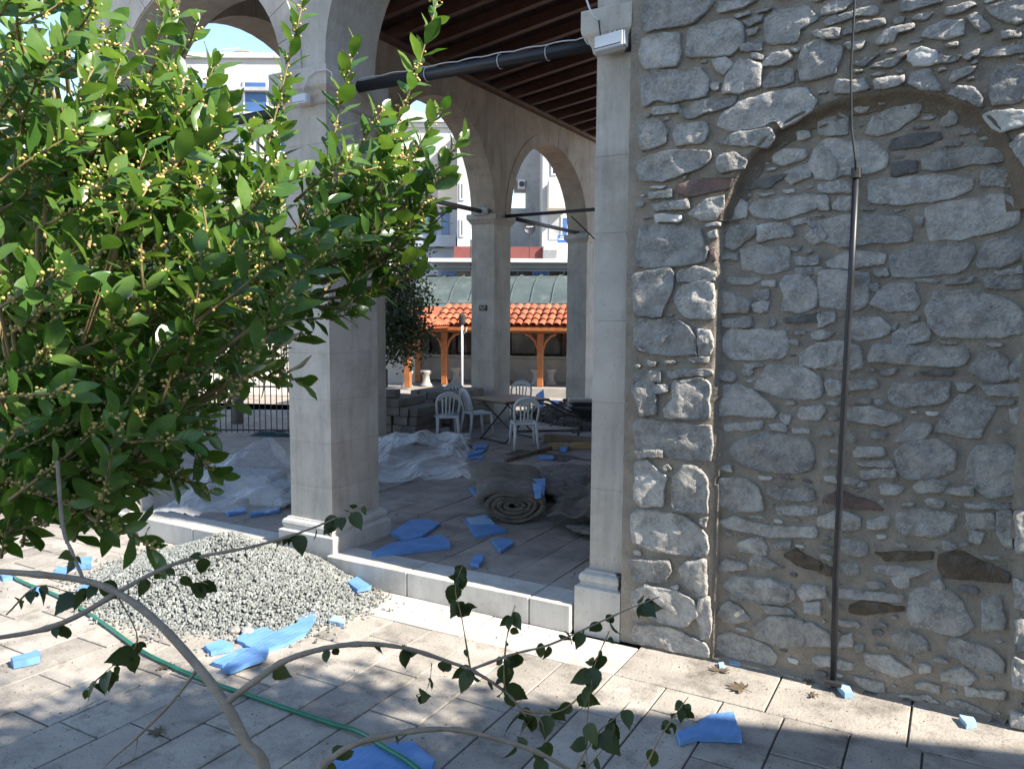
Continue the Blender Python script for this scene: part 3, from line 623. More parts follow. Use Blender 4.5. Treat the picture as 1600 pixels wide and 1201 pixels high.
REST="""1n 136,1053 71,1057 40,1052 61,1037 129,1036
0n -570,3887 -632,3897 -652,3887 -640,3871 -573,3873
1n -193,1260 -209,1264 -261,1264 -279,1259 -276,1248 -260,1244 -211,1245 -192,1248
1w -965,1051 -975,1055 -1020,1054 -1032,1050 -1029,1034 -1019,1030 -980,1031 -962,1037
1d -856,704 -869,707 -903,706 -913,689 -908,680 -871,676 -857,682
1d -217,3536 -244,3539 -291,3538 -307,3537 -309,3523 -301,3522 -240,3520 -224,3524
1n -303,471 -331,478 -372,470 -369,453 -309,451
0n -403,3980 -429,3989 -476,3983 -470,3963 -412,3965
1d -902,1340 -929,1343 -1000,1341 -1000,1329 -971,1326 -905,1328
1n -837,2829 -857,2837 -898,2831 -897,2816 -878,2807 -843,2810
0w 101,4182 77,4185 21,4181 36,4164 101,4166
1w -1085,3366 -1107,3369 -1151,3366 -1150,3348 -1136,3346 -1086,3348
1n -578,373 -588,379 -626,380 -632,375 -631,358 -620,354 -584,354 -575,358
1n 284,266 258,273 222,266 231,246 278,247
1n -448,3700 -455,3704 -501,3704 -508,3697 -503,3683 -476,3681 -443,3684
1n 88,135 83,139 44,139 36,133 37,117 47,113 80,112 87,118
1w -546,75 -575,82 -606,76 -607,60 -581,56 -553,57
0n -466,3858 -483,3860 -524,3860 -545,3857 -542,3847 -529,3843 -479,3843 -464,3847
1n -851,3236 -881,3241 -901,3238 -906,3218 -888,3213 -853,3217
1n -246,535 -280,538 -297,527 -292,511 -244,511
1n 251,1747 232,1754 203,1751 198,1730 230,1727 252,1729
1n -641,1757 -667,1762 -716,1759 -721,1746 -676,1743 -647,1745
0n -1954,2055 -1982,2060 -2007,2056 -2007,2040 -1985,2032 -1958,2037
1w -822,897 -840,901 -878,901 -892,893 -885,883 -840,882 -824,886
1n -309,3053 -367,3056 -393,3052 -376,3039 -324,3038
1d -799,1342 -819,1346 -859,1345 -862,1328 -843,1326 -805,1326
0n -369,3860 -374,3864 -401,3866 -410,3860 -412,3845 -403,3838 -375,3840 -366,3844
1n 94,3436 82,3438 41,3438 34,3431 43,3419 77,3418 92,3420
1n -663,979 -679,985 -721,983 -730,979 -723,968 -686,965 -662,970
1n -484,1312 -500,1316 -539,1317 -542,1309 -536,1297 -503,1296 -485,1299
1n -1026,1142 -1036,1148 -1065,1147 -1072,1143 -1071,1127 -1063,1124 -1034,1123 -1023,1129
1d -899,161 -937,166 -965,162 -964,149 -941,146 -903,149
0n -276,4013 -287,4017 -333,4015 -344,4010 -335,4000 -303,3999 -277,4001
1n -592,680 -604,683 -649,685 -661,679 -660,669 -617,669 -590,671
1n -1258,763 -1302,763 -1321,760 -1310,746 -1259,746
0n -1901,3088 -1924,3091 -1968,3089 -1972,3077 -1951,3076 -1905,3075
1n -865,1071 -871,1074 -910,1075 -916,1070 -919,1060 -906,1056 -876,1056 -863,1059
1n -1234,3204 -1242,3209 -1273,3207 -1281,3200 -1275,3188 -1246,3185 -1234,3190
0n -140,3833 -155,3838 -183,3836 -187,3823 -182,3815 -151,3817 -141,3818
1n -1302,914 -1314,917 -1340,917 -1343,911 -1340,896 -1314,892 -1303,897
1n -123,3633 -170,3637 -187,3634 -186,3621 -133,3620
1n -666,422 -689,429 -701,428 -701,406 -689,400 -666,402
1n -350,3371 -374,3376 -406,3371 -396,3357 -347,3358
0n 260,3846 220,3847 205,3842 214,3828 256,3830
1w -192,1831 -216,1833 -252,1831 -245,1817 -197,1817
1n -372,138 -380,145 -406,142 -412,134 -407,122 -388,120 -373,124
1n -359,1261 -366,1266 -392,1265 -398,1260 -395,1247 -390,1244 -367,1242 -360,1248
1n -446,370 -453,375 -476,375 -480,368 -479,352 -456,349 -446,356
1w -1185,1977 -1198,1981 -1232,1979 -1233,1974 -1229,1963 -1198,1963 -1187,1964
1n -235,2068 -241,2071 -263,2071 -268,2069 -266,2053 -262,2047 -242,2046 -235,2052
1n -452,2080 -458,2083 -479,2083 -485,2079 -484,2064 -481,2059 -456,2061 -450,2064
1n 310,491 298,497 273,495 268,493 265,482 278,478 300,477 310,482
1n 49,1274 19,1279 3,1275 9,1259 45,1260
1n -796,3051 -806,3052 -837,3052 -848,3046 -842,3038 -817,3035 -799,3038
1n -1196,3372 -1222,3381 -1232,3373 -1229,3355 -1200,3356
0n -1538,4080 -1546,4084 -1577,4084 -1587,4081 -1586,4071 -1578,4069 -1549,4068 -1541,4072
0n -1929,3783 -1937,3787 -1959,3787 -1967,3780 -1961,3768 -1938,3766 -1929,3769
0n -1792,3754 -1797,3757 -1818,3759 -1825,3753 -1825,3738 -1821,3736 -1798,3737 -1792,3740
1d -929,2158 -941,2164 -963,2160 -965,2145 -942,2140 -930,2144
1n -237,86 -249,91 -273,88 -274,73 -265,70 -240,71
0n 18,3853 13,3857 -9,3856 -12,3851 -13,3839 -6,3836 16,3836 21,3840
0n -1656,3341 -1667,3347 -1684,3345 -1688,3339 -1688,3326 -1667,3324 -1657,3328
0n -1730,2416 -1754,2419 -1771,2412 -1765,2400 -1731,2402
0n 9,3763 -2,3767 -29,3765 -30,3752 -16,3750 7,3752
0w -1956,3237 -1960,3240 -1984,3238 -1992,3237 -1993,3225 -1983,3223 -1960,3224 -1957,3226
1n -1133,3406 -1140,3409 -1162,3411 -1165,3407 -1166,3396 -1158,3393 -1138,3392 -1133,3397
1n -48,1001 -51,1003 -72,1005 -78,999 -79,990 -70,986 -50,987 -46,990
1n -585,3585 -599,3592 -615,3585 -613,3570 -586,3572
1d -942,733 -948,736 -975,734 -977,723 -964,719 -944,719
1n 325,53 302,55 294,52 297,39 321,38
0n 475,5783 418,5814 194,5815 149,5779 135,5674 167,5662 407,5639 468,5680
0n 2386,2808 2301,2831 2087,2843 2048,2765 2071,2686 2293,2674 2384,2707
0n 900,5784 817,5808 629,5795 557,5783 558,5678 637,5645 807,5653 885,5681
0n -815,6102 -924,6135 -1124,6128 -1178,6099 -1153,5993 -904,5977 -846,6003
0n 1359,6013 1146,6065 1005,6016 1022,5906 1334,5902
0n 1538,4207 1418,4229 1207,4224 1183,4165 1197,4083 1476,4093 1516,4093
0n -968,5789 -1029,5819 -1250,5817 -1285,5717 -1267,5668 -1054,5660 -965,5683
0n 1938,1047 1871,1075 1657,1081 1581,1049 1579,960 1662,943 1853,944 1949,966
0n 42,6013 -30,6046 -274,6025 -313,5996 -286,5916 -50,5889 44,5913
0n -948,6503 -1025,6535 -1239,6531 -1293,6435 -1243,6390 -1016,6386 -966,6402
0n 822,3922 583,3946 467,3906 522,3793 802,3806
0n 1975,2406 1758,2438 1671,2401 1694,2277 1952,2266
0n 2551,3608 2496,3633 2226,3632 2187,3625 2183,3531 2276,3502 2466,3510 2526,3528
0n -385,7153 -464,7197 -712,7177 -708,7081 -623,7044 -387,7063
0n -922,7151 -1036,7175 -1257,7140 -1275,7068 -1175,7029 -923,7042
0n -1042,6765 -1157,6787 -1379,6760 -1327,6636 -1080,6634
0n 1671,3071 1417,3110 1298,3096 1287,2999 1523,2968 1629,2983
0n 1728,2834 1670,2863 1430,2844 1389,2765 1407,2728 1621,2722 1751,2751
0n 1350,2429 1131,2475 1023,2459 998,2344 1090,2331 1313,2329
0n 1277,7131 1197,7173 999,7158 934,7150 917,7063 996,7036 1221,7042 1271,7067
0n 1301,3732 1273,3755 1065,3754 1001,3734 985,3641 1056,3619 1276,3620 1298,3627
0n -1655,7052 -1745,7055 -1915,7057 -1955,7026 -1920,6908 -1729,6918 -1656,6925
0n -120,4761 -172,4791 -411,4783 -464,4747 -432,4667 -278,4654 -116,4680
0n 2572,5984 2487,6008 2276,6011 2234,5973 2286,5879 2487,5880 2585,5900
0n 784,3693 716,3710 483,3703 439,3629 495,3591 697,3574 800,3606
0n 2035,2157 1986,2188 1803,2184 1740,2162 1727,2081 1776,2045 1999,2054 2049,2081
0n -1346,6345 -1426,6364 -1631,6358 -1653,6316 -1632,6234 -1472,6216 -1342,6250
0n 1912,3845 1803,3876 1558,3851 1545,3769 1687,3745 1898,3756
0n 2128,1268 2103,1289 1882,1296 1845,1267 1847,1171 1915,1153 2078,1138 2121,1174
0n 621,4512 551,4547 348,4529 316,4441 341,4406 552,4394 614,4416
0n 2269,5213 2222,5247 2047,5241 2003,5199 1992,5120 2075,5096 2228,5091 2274,5107
0n 1391,615 1279,642 1045,630 1022,547 1154,510 1365,536
0n -1393,4981 -1509,5026 -1711,5005 -1723,4910 -1636,4886 -1405,4899
0n -1537,6661 -1594,6671 -1844,6665 -1869,6639 -1857,6559 -1640,6545 -1523,6576
0n -1492,4749 -1564,4786 -1804,4771 -1832,4730 -1804,4662 -1598,4650 -1521,4665
0n 2326,1085 2267,1102 2110,1097 2065,1088 2051,988 2096,962 2259,945 2324,967
0n 891,487 736,530 555,480 633,379 867,382
0n 1718,1823 1663,1849 1461,1846 1457,1805 1474,1691 1594,1683 1707,1726
0n -186,6190 -249,6205 -521,6201 -568,6134 -529,6102 -288,6087 -209,6109
0n 2293,5517 2065,5551 1992,5498 2045,5400 2295,5404
0n 2358,3823 2302,3829 2063,3837 2041,3805 2070,3713 2285,3703 2352,3729
0n 1751,6493 1719,6525 1555,6543 1495,6489 1510,6398 1523,6377 1700,6374 1752,6418
0n 407,6671 363,6693 179,6687 121,6658 116,6580 176,6549 365,6555 393,6568
0n 575,5177 495,5197 284,5193 235,5167 249,5092 295,5079 514,5081 574,5088
0n 1814,4975 1721,5001 1501,4950 1560,4854 1807,4850
0n 848,7137 735,7156 542,7150 547,7038 710,7019 820,7023
0n 832,1744 764,1789 592,1780 544,1742 563,1644 749,1639 816,1660
0n 1939,4274 1782,4320 1660,4287 1701,4152 1912,4158
0n 1255,2830 1176,2853 958,2839 920,2759 945,2733 1141,2723 1240,2735
0n 913,1410 803,1437 567,1425 569,1338 630,1318 904,1327
0n 1923,5826 1752,5870 1562,5778 1648,5724 1915,5736
0n 1729,1982 1658,2006 1427,2004 1367,1979 1354,1918 1398,1905 1653,1895 1726,1921
0n 1227,6711 1145,6732 907,6714 911,6613 1022,6597 1204,6617
0n -1020,5490 -1078,5527 -1241,5508 -1263,5480 -1280,5391 -1210,5365 -1073,5372 -1016,5377
0n -337,4467 -447,4500 -598,4491 -624,4384 -553,4344 -342,4376
0n 1711,7105 1689,7112 1469,7115 1429,7094 1424,7010 1475,6979 1658,6983 1709,7019
0n -1135,5282 -1197,5324 -1413,5298 -1420,5196 -1354,5171 -1163,5182
0n 1053,6284 949,6293 767,6278 765,6193 841,6151 1049,6168
0n 1801,5202 1612,5216 1497,5201 1538,5080 1795,5088
0n 245,6444 149,6461 -77,6453 -92,6429 -54,6342 114,6349 254,6358
0n 2287,222 2171,264 2007,244 2001,138 2169,115 2277,131
0n -164,6981 -242,6998 -423,6971 -414,6868 -341,6832 -172,6862
0n 1033,4461 981,4484 788,4499 727,4469 739,4389 787,4370 984,4366 1019,4384
0n 1804,6837 1702,6858 1486,6799 1511,6721 1773,6718
0n 1698,1514 1625,1544 1380,1535 1356,1479 1367,1436 1626,1433 1696,1453
0n 1763,3300 1619,3322 1427,3285 1508,3184 1726,3197
0n 2560,6330 2524,6357 2271,6347 2230,6327 2234,6259 2294,6245 2515,6249 2570,6262
0n 439,6063 210,6085 141,6059 171,5953 410,5951
0n 2510,6924 2462,6938 2234,6936 2169,6912 2196,6844 2234,6827 2475,6837 2507,6841
0n -1399,5678 -1420,5691 -1632,5701 -1692,5682 -1695,5594 -1632,5579 -1460,5585 -1385,5599
0n 2347,1508 2179,1525 2077,1440 2129,1374 2341,1375
0n 1004,3225 913,3262 656,3248 665,3161 780,3142 965,3162
0n 1349,4635 1304,4661 1153,4643 1095,4636 1103,4542 1157,4503 1315,4518 1338,4527
0n 516,5438 463,5467 281,5465 277,5340 379,5305 505,5339
0n 1267,1639 1163,1666 977,1653 918,1590 940,1561 1130,1549 1272,1570
0n 763,2756 667,2773 477,2762 446,2667 527,2650 731,2653
0n 1762,6038 1704,6051 1557,6054 1513,5963 1546,5912 1722,5909 1775,5939
0n 1350,5108 1133,5157 1018,5079 1069,5020 1315,5022
0n 2447,2609 2397,2629 2210,2623 2196,2518 2361,2479 2447,2484
0n 1102,1024 988,1050 816,1050 780,960 874,923 1097,954
0n 1842,688 1782,715 1584,712 1510,701 1523,624 1568,613 1800,603 1841,635
0n 1301,5353 1092,5383 1021,5340 1063,5236 1267,5242
0n 735,4782 698,4788 531,4801 511,4771 498,4681 544,4651 677,4647 738,4683
0n 2553,6609 2491,6645 2334,6636 2279,6548 2329,6517 2438,6499 2567,6534
0n 838,5994 799,6005 619,6009 559,5990 567,5921 621,5885 798,5892 859,5922
0n 2308,2393 2231,2415 2083,2403 2076,2289 2230,2256 2304,2273
0n 2274,853 2214,881 2016,860 2009,761 2126,740 2261,751
0n -1323,6046 -1382,6068 -1559,6066 -1571,6003 -1562,5942 -1415,5930 -1320,5948
0n 1872,344 1755,366 1534,318 1565,244 1829,246
0n -200,5230 -253,5238 -478,5219 -466,5126 -288,5106 -206,5119
0n -272,6416 -407,6469 -506,6446 -502,6311 -464,6300 -297,6322
0n -248,5027 -459,5055 -585,5042 -603,4967 -485,4942 -269,4962
0n 805,2062 703,2106 536,2087 548,1983 613,1964 783,1976
0n 2365,3026 2160,3052 2060,3015 2103,2924 2317,2920
0n 2498,4221 2456,4241 2249,4235 2219,4215 2211,4149 2255,4121 2449,4124 2493,4145
0n 1425,3489 1334,3499 1126,3505 1108,3419 1254,3386 1419,3411
0n 676,2356 626,2394 470,2373 437,2349 465,2248 606,2240 672,2247
0n 2517,4714 2373,4739 2183,4699 2207,4624 2487,4625
0n 2225,6737 2191,6767 1981,6745 1962,6722 1992,6643 2159,6624 2234,6653
0n 894,3520 865,3541 668,3542 633,3518 617,3442 668,3421 850,3429 908,3446
0n 1878,5545 1844,5574 1661,5575 1604,5554 1614,5479 1670,5460 1835,5453 1892,5474
0n -751,4662 -816,4682 -1005,4685 -1043,4660 -1047,4597 -981,4568 -797,4577 -753,4589
0n 2204,6173 2101,6191 1905,6171 1902,6098 1964,6069 2181,6082
0n -853,5121 -888,5151 -1052,5143 -1090,5109 -1052,5005 -934,4996 -863,5021
0n 2527,3224 2429,3268 2273,3251 2270,3140 2364,3126 2505,3139
0n 2134,4716 1894,4747 1800,4706 1864,4626 2087,4627
0n 1280,834 1113,883 1029,840 1058,730 1234,719
0n 2350,386 2288,413 2065,405 2024,385 2022,318 2070,308 2288,313 2331,329
0n 2175,620 2047,667 1926,617 1968,503 2160,525
0n -1716,6810 -1763,6833 -1952,6830 -1999,6804 -2008,6747 -1957,6725 -1752,6722 -1705,6752
0n 1644,4528 1571,4561 1419,4547 1410,4449 1459,4416 1626,4417
0n 2300,4958 2105,4972 2039,4936 2071,4835 2294,4853
0n 1486,2145 1418,2167 1240,2150 1199,2115 1229,2053 1374,2041 1500,2076
0n 974,3006 917,3033 722,3021 648,3002 672,2937 731,2931 928,2924 970,2945
0n -1119,4688 -1279,4702 -1357,4692 -1362,4591 -1270,4563 -1129,4581
0n 862,6902 782,6920 570,6867 613,6789 839,6791
0n 914,5364 854,5389 633,5377 630,5294 740,5270 913,5288
0n 2477,5756 2255,5780 2156,5747 2203,5668 2469,5674
0n 286,6955 90,6993 -11,6974 -27,6898 141,6869 252,6881
0n 1714,5368 1682,5398 1477,5397 1452,5320 1493,5287 1649,5274 1727,5302
0n 1154,2026 1038,2039 845,2031 852,1954 912,1929 1142,1948
0n 1688,2623 1425,2658 1328,2627 1371,2549 1664,2563
0n 1629,3663 1566,3697 1392,3683 1374,3648 1382,3565 1549,3565 1605,3589
0n -1470,5856 -1578,5871 -1753,5858 -1714,5754 -1499,5749
0n 778,4956 688,4983 503,4966 472,4885 648,4867 766,4876
0n 904,2551 739,2558 647,2551 648,2467 697,2434 906,2454
0n 213,5568 123,5583 -63,5577 -75,5541 -67,5480 102,5469 190,5488
0n 1909,3462 1842,3476 1653,3482 1621,3472 1624,3393 1660,3378 1855,3377 1915,3397
0n 2522,1280 2323,1296 2256,1245 2292,1172 2513,1173
0n 148,5167 -23,5196 -134,5161 -80,5070 114,5064
0n 1081,2230 940,2253 844,2161 871,2110 1070,2100
0n 1364,3234 1309,3256 1160,3254 1096,3232 1102,3156 1164,3140 1326,3144 1360,3170
0n 230,4734 72,4759 -13,4701 20,4617 228,4627
0n -1770,5536 -1935,5568 -2027,5545 -1968,5436 -1765,5434
0n -1616,5312 -1717,5354 -1838,5333 -1855,5247 -1801,5214 -1618,5221
0n 1301,1824 1235,1865 1082,1840 1068,1777 1091,1736 1231,1716 1303,1749
0n -355,5809 -419,5835 -587,5823 -603,5728 -503,5704 -353,5725
0n 824,700 771,728 581,705 571,626 630,596 813,610
0n 1376,5774 1327,5796 1145,5780 1105,5755 1143,5683 1339,5678 1387,5698
0n 2200,4496 2149,4532 2004,4523 1969,4510 1985,4411 2006,4400 2141,4395 2195,4422
0n 2568,701 2517,724 2367,721 2324,696 2329,619 2391,606 2530,603 2570,618
0n -1728,6331 -1784,6359 -1954,6353 -1970,6250 -1904,6236 -1715,6249
0n -1110,6941 -1289,6949 -1401,6899 -1352,6835 -1121,6843
0n 655,4091 603,4109 441,4123 395,4098 413,4010 459,4003 592,4003 650,4019
0n 397,6234 203,6267 153,6207 169,6131 372,6132
0n 2201,6566 2160,6583 1982,6582 1949,6549 1976,6471 2124,6464 2192,6475
0n 77,4452 31,4465 -104,4474 -151,4445 -158,4373 -113,4347 36,4352 84,4370
0n -1738,6056 -1790,6083 -1990,6077 -2005,6012 -1978,5978 -1793,5970 -1749,5979
0n 719,6439 507,6469 443,6440 451,6354 677,6350
0n 2493,1783 2324,1793 2195,1776 2206,1705 2260,1685 2479,1706
0n 1425,1070 1357,1086 1207,1077 1163,1058 1181,993 1214,967 1378,971 1412,997
0n -717,5525 -863,5560 -934,5528 -944,5441 -896,5421 -719,5429
0n 1510,6277 1424,6296 1268,6285 1224,6261 1251,6198 1393,6189 1518,6202
0n -661,6674 -734,6686 -892,6684 -902,6650 -876,6571 -729,6560 -675,6587
0n 731,4297 556,4323 485,4299 520,4200 725,4195
0n 1134,4835 948,4865 889,4783 914,4733 1117,4734
0n 1039,5562 977,5591 793,5586 753,5568 748,5512 821,5493 984,5493 1040,5500
0n 2142,1885 2085,1899 1908,1910 1859,1879 1884,1818 1915,1799 2093,1803 2122,1814
0n -1784,4976 -1808,5006 -1973,5003 -2004,4975 -2003,4908 -1972,4880 -1820,4883 -1784,4907
0n -734,6938 -947,6964 -1033,6934 -970,6847 -752,6865
0n 1281,4014 1213,4033 1037,4030 1000,4007 1031,3935 1202,3929 1281,3948
0n 1091,6443 999,6476 837,6414 897,6338 1090,6349
0n 2567,1956 2500,1976 2350,1929 2369,1837 2557,1831
0n -701,6291 -746,6308 -911,6315 -952,6270 -938,6209 -775,6202 -684,6222
0n -347,5387 -381,5403 -550,5404 -576,5390 -576,5304 -546,5284 -404,5287 -358,5311
0n 2138,4058 1925,4077 1876,4066 1885,3970 2111,3965
0n 1662,4704 1597,4727 1414,4724 1404,4621 1460,4619 1659,4634
0n 2131,7067 2069,7080 1896,7082 1865,7046 1883,6987 2039,6978 2132,6992
0n 1490,1336 1417,1356 1233,1329 1263,1241 1479,1244
0n 175,5354 92,5378 -77,5352 -86,5279 -27,5257 167,5284
0n 2275,3420 2063,3434 1996,3376 2052,3322 2252,3334
0n 1635,142 1604,156 1413,154 1391,145 1375,81 1426,53 1585,59 1642,80
0n -344,5593 -388,5619 -544,5605 -592,5593 -574,5524 -533,5506 -373,5514 -328,5530
0n 244,4920 180,4940 -13,4929 -12,4849 63,4833 227,4842
0n 930,1193 751,1227 642,1161 698,1117 903,1114
0n 973,107 779,127 729,96 748,11 948,16
0n 1325,6949 1262,6960 1105,6960 1067,6938 1087,6875 1127,6863 1293,6856 1311,6877
0n 2405,2130 2203,2159 2164,2145 2197,2036 2395,2049
0n 2507,7085 2465,7116 2320,7113 2277,7073 2282,7014 2455,7008 2519,7013
0n -828,4813 -989,4858 -1066,4825 -1040,4738 -864,4727
0n 777,305 614,324 526,303 571,216 776,219
0n 1627,854 1585,866 1402,865 1362,853 1351,795 1422,775 1581,780 1628,800
0n 1479,5595 1294,5619 1232,5559 1245,5511 1461,5505
0n 1341,389 1283,397 1091,382 1090,311 1131,288 1306,300
0n -3,6748 -93,6790 -226,6746 -188,6660 -19,6657
0n 1990,6324 1945,6344 1783,6326 1767,6252 1855,6223 2003,6245
0n 681,6720 606,6734 476,6707 478,6621 684,6615
0n 690,871 513,899 451,851 486,786 665,783
0n 2085,1692 2062,1705 1912,1711 1859,1683 1857,1624 1900,1605 2054,1615 2085,1626
0n 298,7142 139,7160 46,7141 83,7056 274,7062
0n 1405,6409 1371,6439 1224,6435 1185,6416 1176,6350 1213,6331 1360,6343 1394,6357
0n 1328,4371 1269,4394 1150,4389 1123,4366 1124,4294 1169,4285 1275,4288 1327,4305
0n 1296,164 1243,185 1091,180 1069,111 1143,83 1297,96
0n 2019,1463 1893,1480 1824,1471 1815,1401 1866,1369 2006,1374
0n 1840,6179 1798,6204 1621,6192 1589,6163 1625,6119 1781,6111 1846,6125
0n 1891,4442 1841,4459 1736,4457 1702,4442 1709,4377 1732,4347 1857,4348 1891,4381
0n 2562,4434 2402,4462 2339,4442 2360,4352 2529,4358
0n -1837,5839 -1877,5861 -2012,5849 -2009,5765 -1941,5733 -1846,5750
0n 2110,3227 2037,3244 1907,3234 1892,3162 1959,3141 2091,3152
0n -1631,5148 -1693,5163 -1808,5156 -1841,5136 -1825,5065 -1707,5066 -1625,5085
0n 2552,154 2450,173 2369,161 2359,80 2420,61 2543,73
0n -1326,5441 -1409,5459 -1558,5435 -1508,5359 -1329,5371
0n -1571,6496 -1640,6521 -1823,6510 -1819,6453 -1745,6440 -1581,6442
0n -672,5256 -712,5261 -859,5264 -921,5252 -911,5204 -888,5195 -724,5188 -663,5200
0n 2544,4005 2369,4013 2303,3987 2363,3924 2544,3937
0n 2549,5028 2450,5050 2393,5035 2394,4946 2484,4924 2543,4934
0n 557,3007 507,3042 403,3032 393,2942 443,2916 554,2945
0n 1309,3874 1128,3878 1057,3866 1090,3808 1298,3807
0n 1748,507 1700,532 1563,521 1563,454 1672,434 1752,441
0n 2124,6881 2079,6900 1946,6895 1933,6887 1934,6827 1965,6807 2077,6814 2126,6828
0n -667,6478 -718,6512 -814,6500 -830,6464 -826,6407 -720,6395 -672,6422
0n 554,3330 502,3356 413,3345 384,3323 400,3256 527,3251 563,3269
0n -949,4468 -1009,4485 -1155,4454 -1122,4391 -946,4400
0n 2120,2612 1968,2630 1869,2580 1910,2552 2115,2555
0n -150,5396 -196,5420 -283,5423 -310,5379 -296,5321 -230,5312 -160,5323
0n 27,5794 -96,5814 -187,5817 -203,5752 -119,5736 13,5747
0n 2538,6178 2484,6198 2372,6182 2365,6122 2416,6095 2535,6111
0n 1598,2376 1479,2399 1410,2388 1423,2321 1479,2303 1595,2317
0n 2120,3641 1993,3647 1963,3633 1970,3548 2118,3555
0n -696,5860 -722,5874 -839,5882 -864,5860 -875,5807 -836,5793 -727,5788 -704,5802
0n -59,5692 -110,5707 -239,5704 -255,5676 -245,5630 -159,5623 -71,5639
0n 1980,2763 1916,2781 1805,2749 1822,2683 1967,2682
0n -573,4846 -621,4868 -722,4843 -711,4763 -574,4767
0n 2575,5379 2555,5398 2454,5404 2432,5385 2428,5332 2457,5300 2550,5313 2577,5322
0n 1991,3067 1806,3085 1760,3068 1783,3015 1961,3016
0n 2588,5590 2552,5616 2452,5613 2421,5596 2427,5544 2441,5533 2564,5534 2593,5538
0n 344,4315 234,4341 182,4311 211,4234 327,4245
0n 1868,3687 1814,3694 1709,3690 1690,3667 1691,3619 1811,3615 1864,3633
0n 129,4282 107,4297 -26,4286 -40,4244 -40,4221 66,4211 130,4226
0n 1196,3061 1174,3076 1083,3079 1049,3062 1050,3002 1072,2991 1175,2989 1200,3007
0n 1861,139 1836,157 1719,155 1697,131 1714,80 1811,71 1865,86
0n -587,5971 -615,5989 -728,5985 -764,5972 -756,5923 -733,5914 -627,5909 -590,5923
0n -1806,5695 -1929,5712 -1972,5704 -1987,5647 -1891,5626 -1812,5639
0n 2493,6738 2450,6758 2329,6755 2323,6699 2364,6674 2482,6685
0n 914,6110 858,6115 742,6113 712,6070 739,6046 857,6048 908,6062
0n 463,5591 312,5613 266,5575 313,5531 453,5539
0n 2572,334 2525,357 2420,351 2412,292 2465,263 2552,278
0n -502,4620 -536,4627 -632,4632 -653,4617 -650,4560 -622,4550 -528,4550 -496,4559
0n 1015,243 965,266 870,261 869,236 880,184 972,173 1017,196
0n -147,7152 -176,7166 -274,7174 -287,7152 -290,7100 -277,7085 -177,7084 -145,7102
0n 2572,5261 2434,5275 2390,5260 2415,5199 2562,5200
0n 715,1040 670,1050 561,1052 525,1040 527,997 569,989 684,987 716,996
0n 838,1591 810,1603 705,1600 683,1585 689,1547 706,1529 821,1524 846,1539
0n 1098,4233 1016,4240 956,4232 940,4173 976,4160 1097,4164
0n 2562,2320 2528,2337 2418,2336 2388,2286 2411,2269 2518,2263 2560,2265
0n 1889,5665 1769,5679 1679,5661 1699,5614 1867,5614
0n -391,6785 -441,6798 -543,6795 -562,6776 -538,6728 -436,6723 -392,6734
0n -309,6579 -363,6597 -482,6587 -484,6530 -426,6524 -313,6532
0n 1878,857 1781,864 1717,857 1702,810 1738,792 1884,802
0n 1255,2575 1217,2586 1127,2582 1084,2573 1090,2530 1116,2516 1220,2514 1258,2532
0n 586,1549 459,1567 422,1546 446,1488 581,1486
0n 1780,3994 1669,4019 1601,4004 1603,3958 1714,3943 1776,3946
0n 1542,4005 1475,4030 1399,4016 1398,3951 1429,3938 1533,3953
0n 2580,985 2554,992 2470,994 2430,976 2439,930 2461,916 2564,921 2589,935
0n 1353,6519 1309,6540 1195,6532 1179,6477 1223,6472 1351,6474
0n 854,4103 808,4120 728,4116 698,4098 713,4046 822,4045 852,4058
0n -1461,6798 -1489,6811 -1618,6811 -1632,6794 -1620,6749 -1490,6749 -1457,6759
0n 2134,5973 2051,5982 1984,5953 1994,5902 2125,5905
0n 917,834 836,847 787,836 784,780 855,761 920,768
0n -1677,7166 -1708,7181 -1821,7180 -1855,7166 -1848,7128 -1824,7124 -1716,7118 -1683,7130
0n -1458,7166 -1538,7181 -1594,7172 -1604,7116 -1568,7101 -1466,7110
0n 1442,4870 1416,4883 1321,4882 1292,4850 1300,4818 1414,4810 1442,4822
0n 1050,4599 1024,4616 920,4611 907,4589 922,4546 1020,4541 1048,4546
0n -83,4907 -194,4923 -243,4904 -223,4851 -91,4854
0n -772,5337 -809,5349 -911,5351 -945,5336 -946,5301 -908,5294 -799,5289 -784,5298
0n 953,5044 911,5048 816,5039 808,4998 853,4975 951,4980
0n 509,6898 473,6914 377,6908 360,6871 379,6845 454,6845 516,6854
0n 964,5145 929,5152 831,5150 824,5088 917,5080 959,5085
0n 2580,2787 2529,2807 2438,2796 2431,2786 2442,2735 2515,2734 2574,2744
0n -1792,6183 -1854,6191 -1964,6168 -1932,6121 -1809,6126
0n 2488,5133 2363,5151 2326,5119 2367,5077 2467,5078
0n 86,6183 46,6203 -46,6198 -70,6172 -62,6139 57,6138 77,6145
0n 662,91 544,102 493,86 518,40 646,39
0n 573,2552 493,2566 432,2565 426,2514 473,2502 572,2503
0n 549,3448 521,3457 417,3452 412,3400 458,3383 535,3393
0n -378,5995 -429,6008 -537,6006 -534,5958 -454,5945 -395,5951
0n 1133,1347 1032,1357 994,1336 999,1287 1129,1292
0n -741,5754 -781,5763 -899,5761 -915,5717 -874,5707 -746,5715
0n 249,4555 214,4564 122,4565 91,4554 84,4520 115,4509 216,4511 246,4517
0n 636,6164 598,6174 477,6167 474,6126 573,6116 625,6120
0n -1175,4822 -1225,4842 -1322,4826 -1312,4775 -1200,4774
0n 1109,2675 1001,2682 954,2660 981,2617 1089,2621
0n -1335,6540 -1358,6551 -1473,6550 -1490,6518 -1470,6495 -1372,6497 -1333,6506
0n 17,6276 -37,6300 -146,6278 -133,6239 8,6239
0n 2421,1615 2320,1629 2273,1612 2302,1559 2399,1564
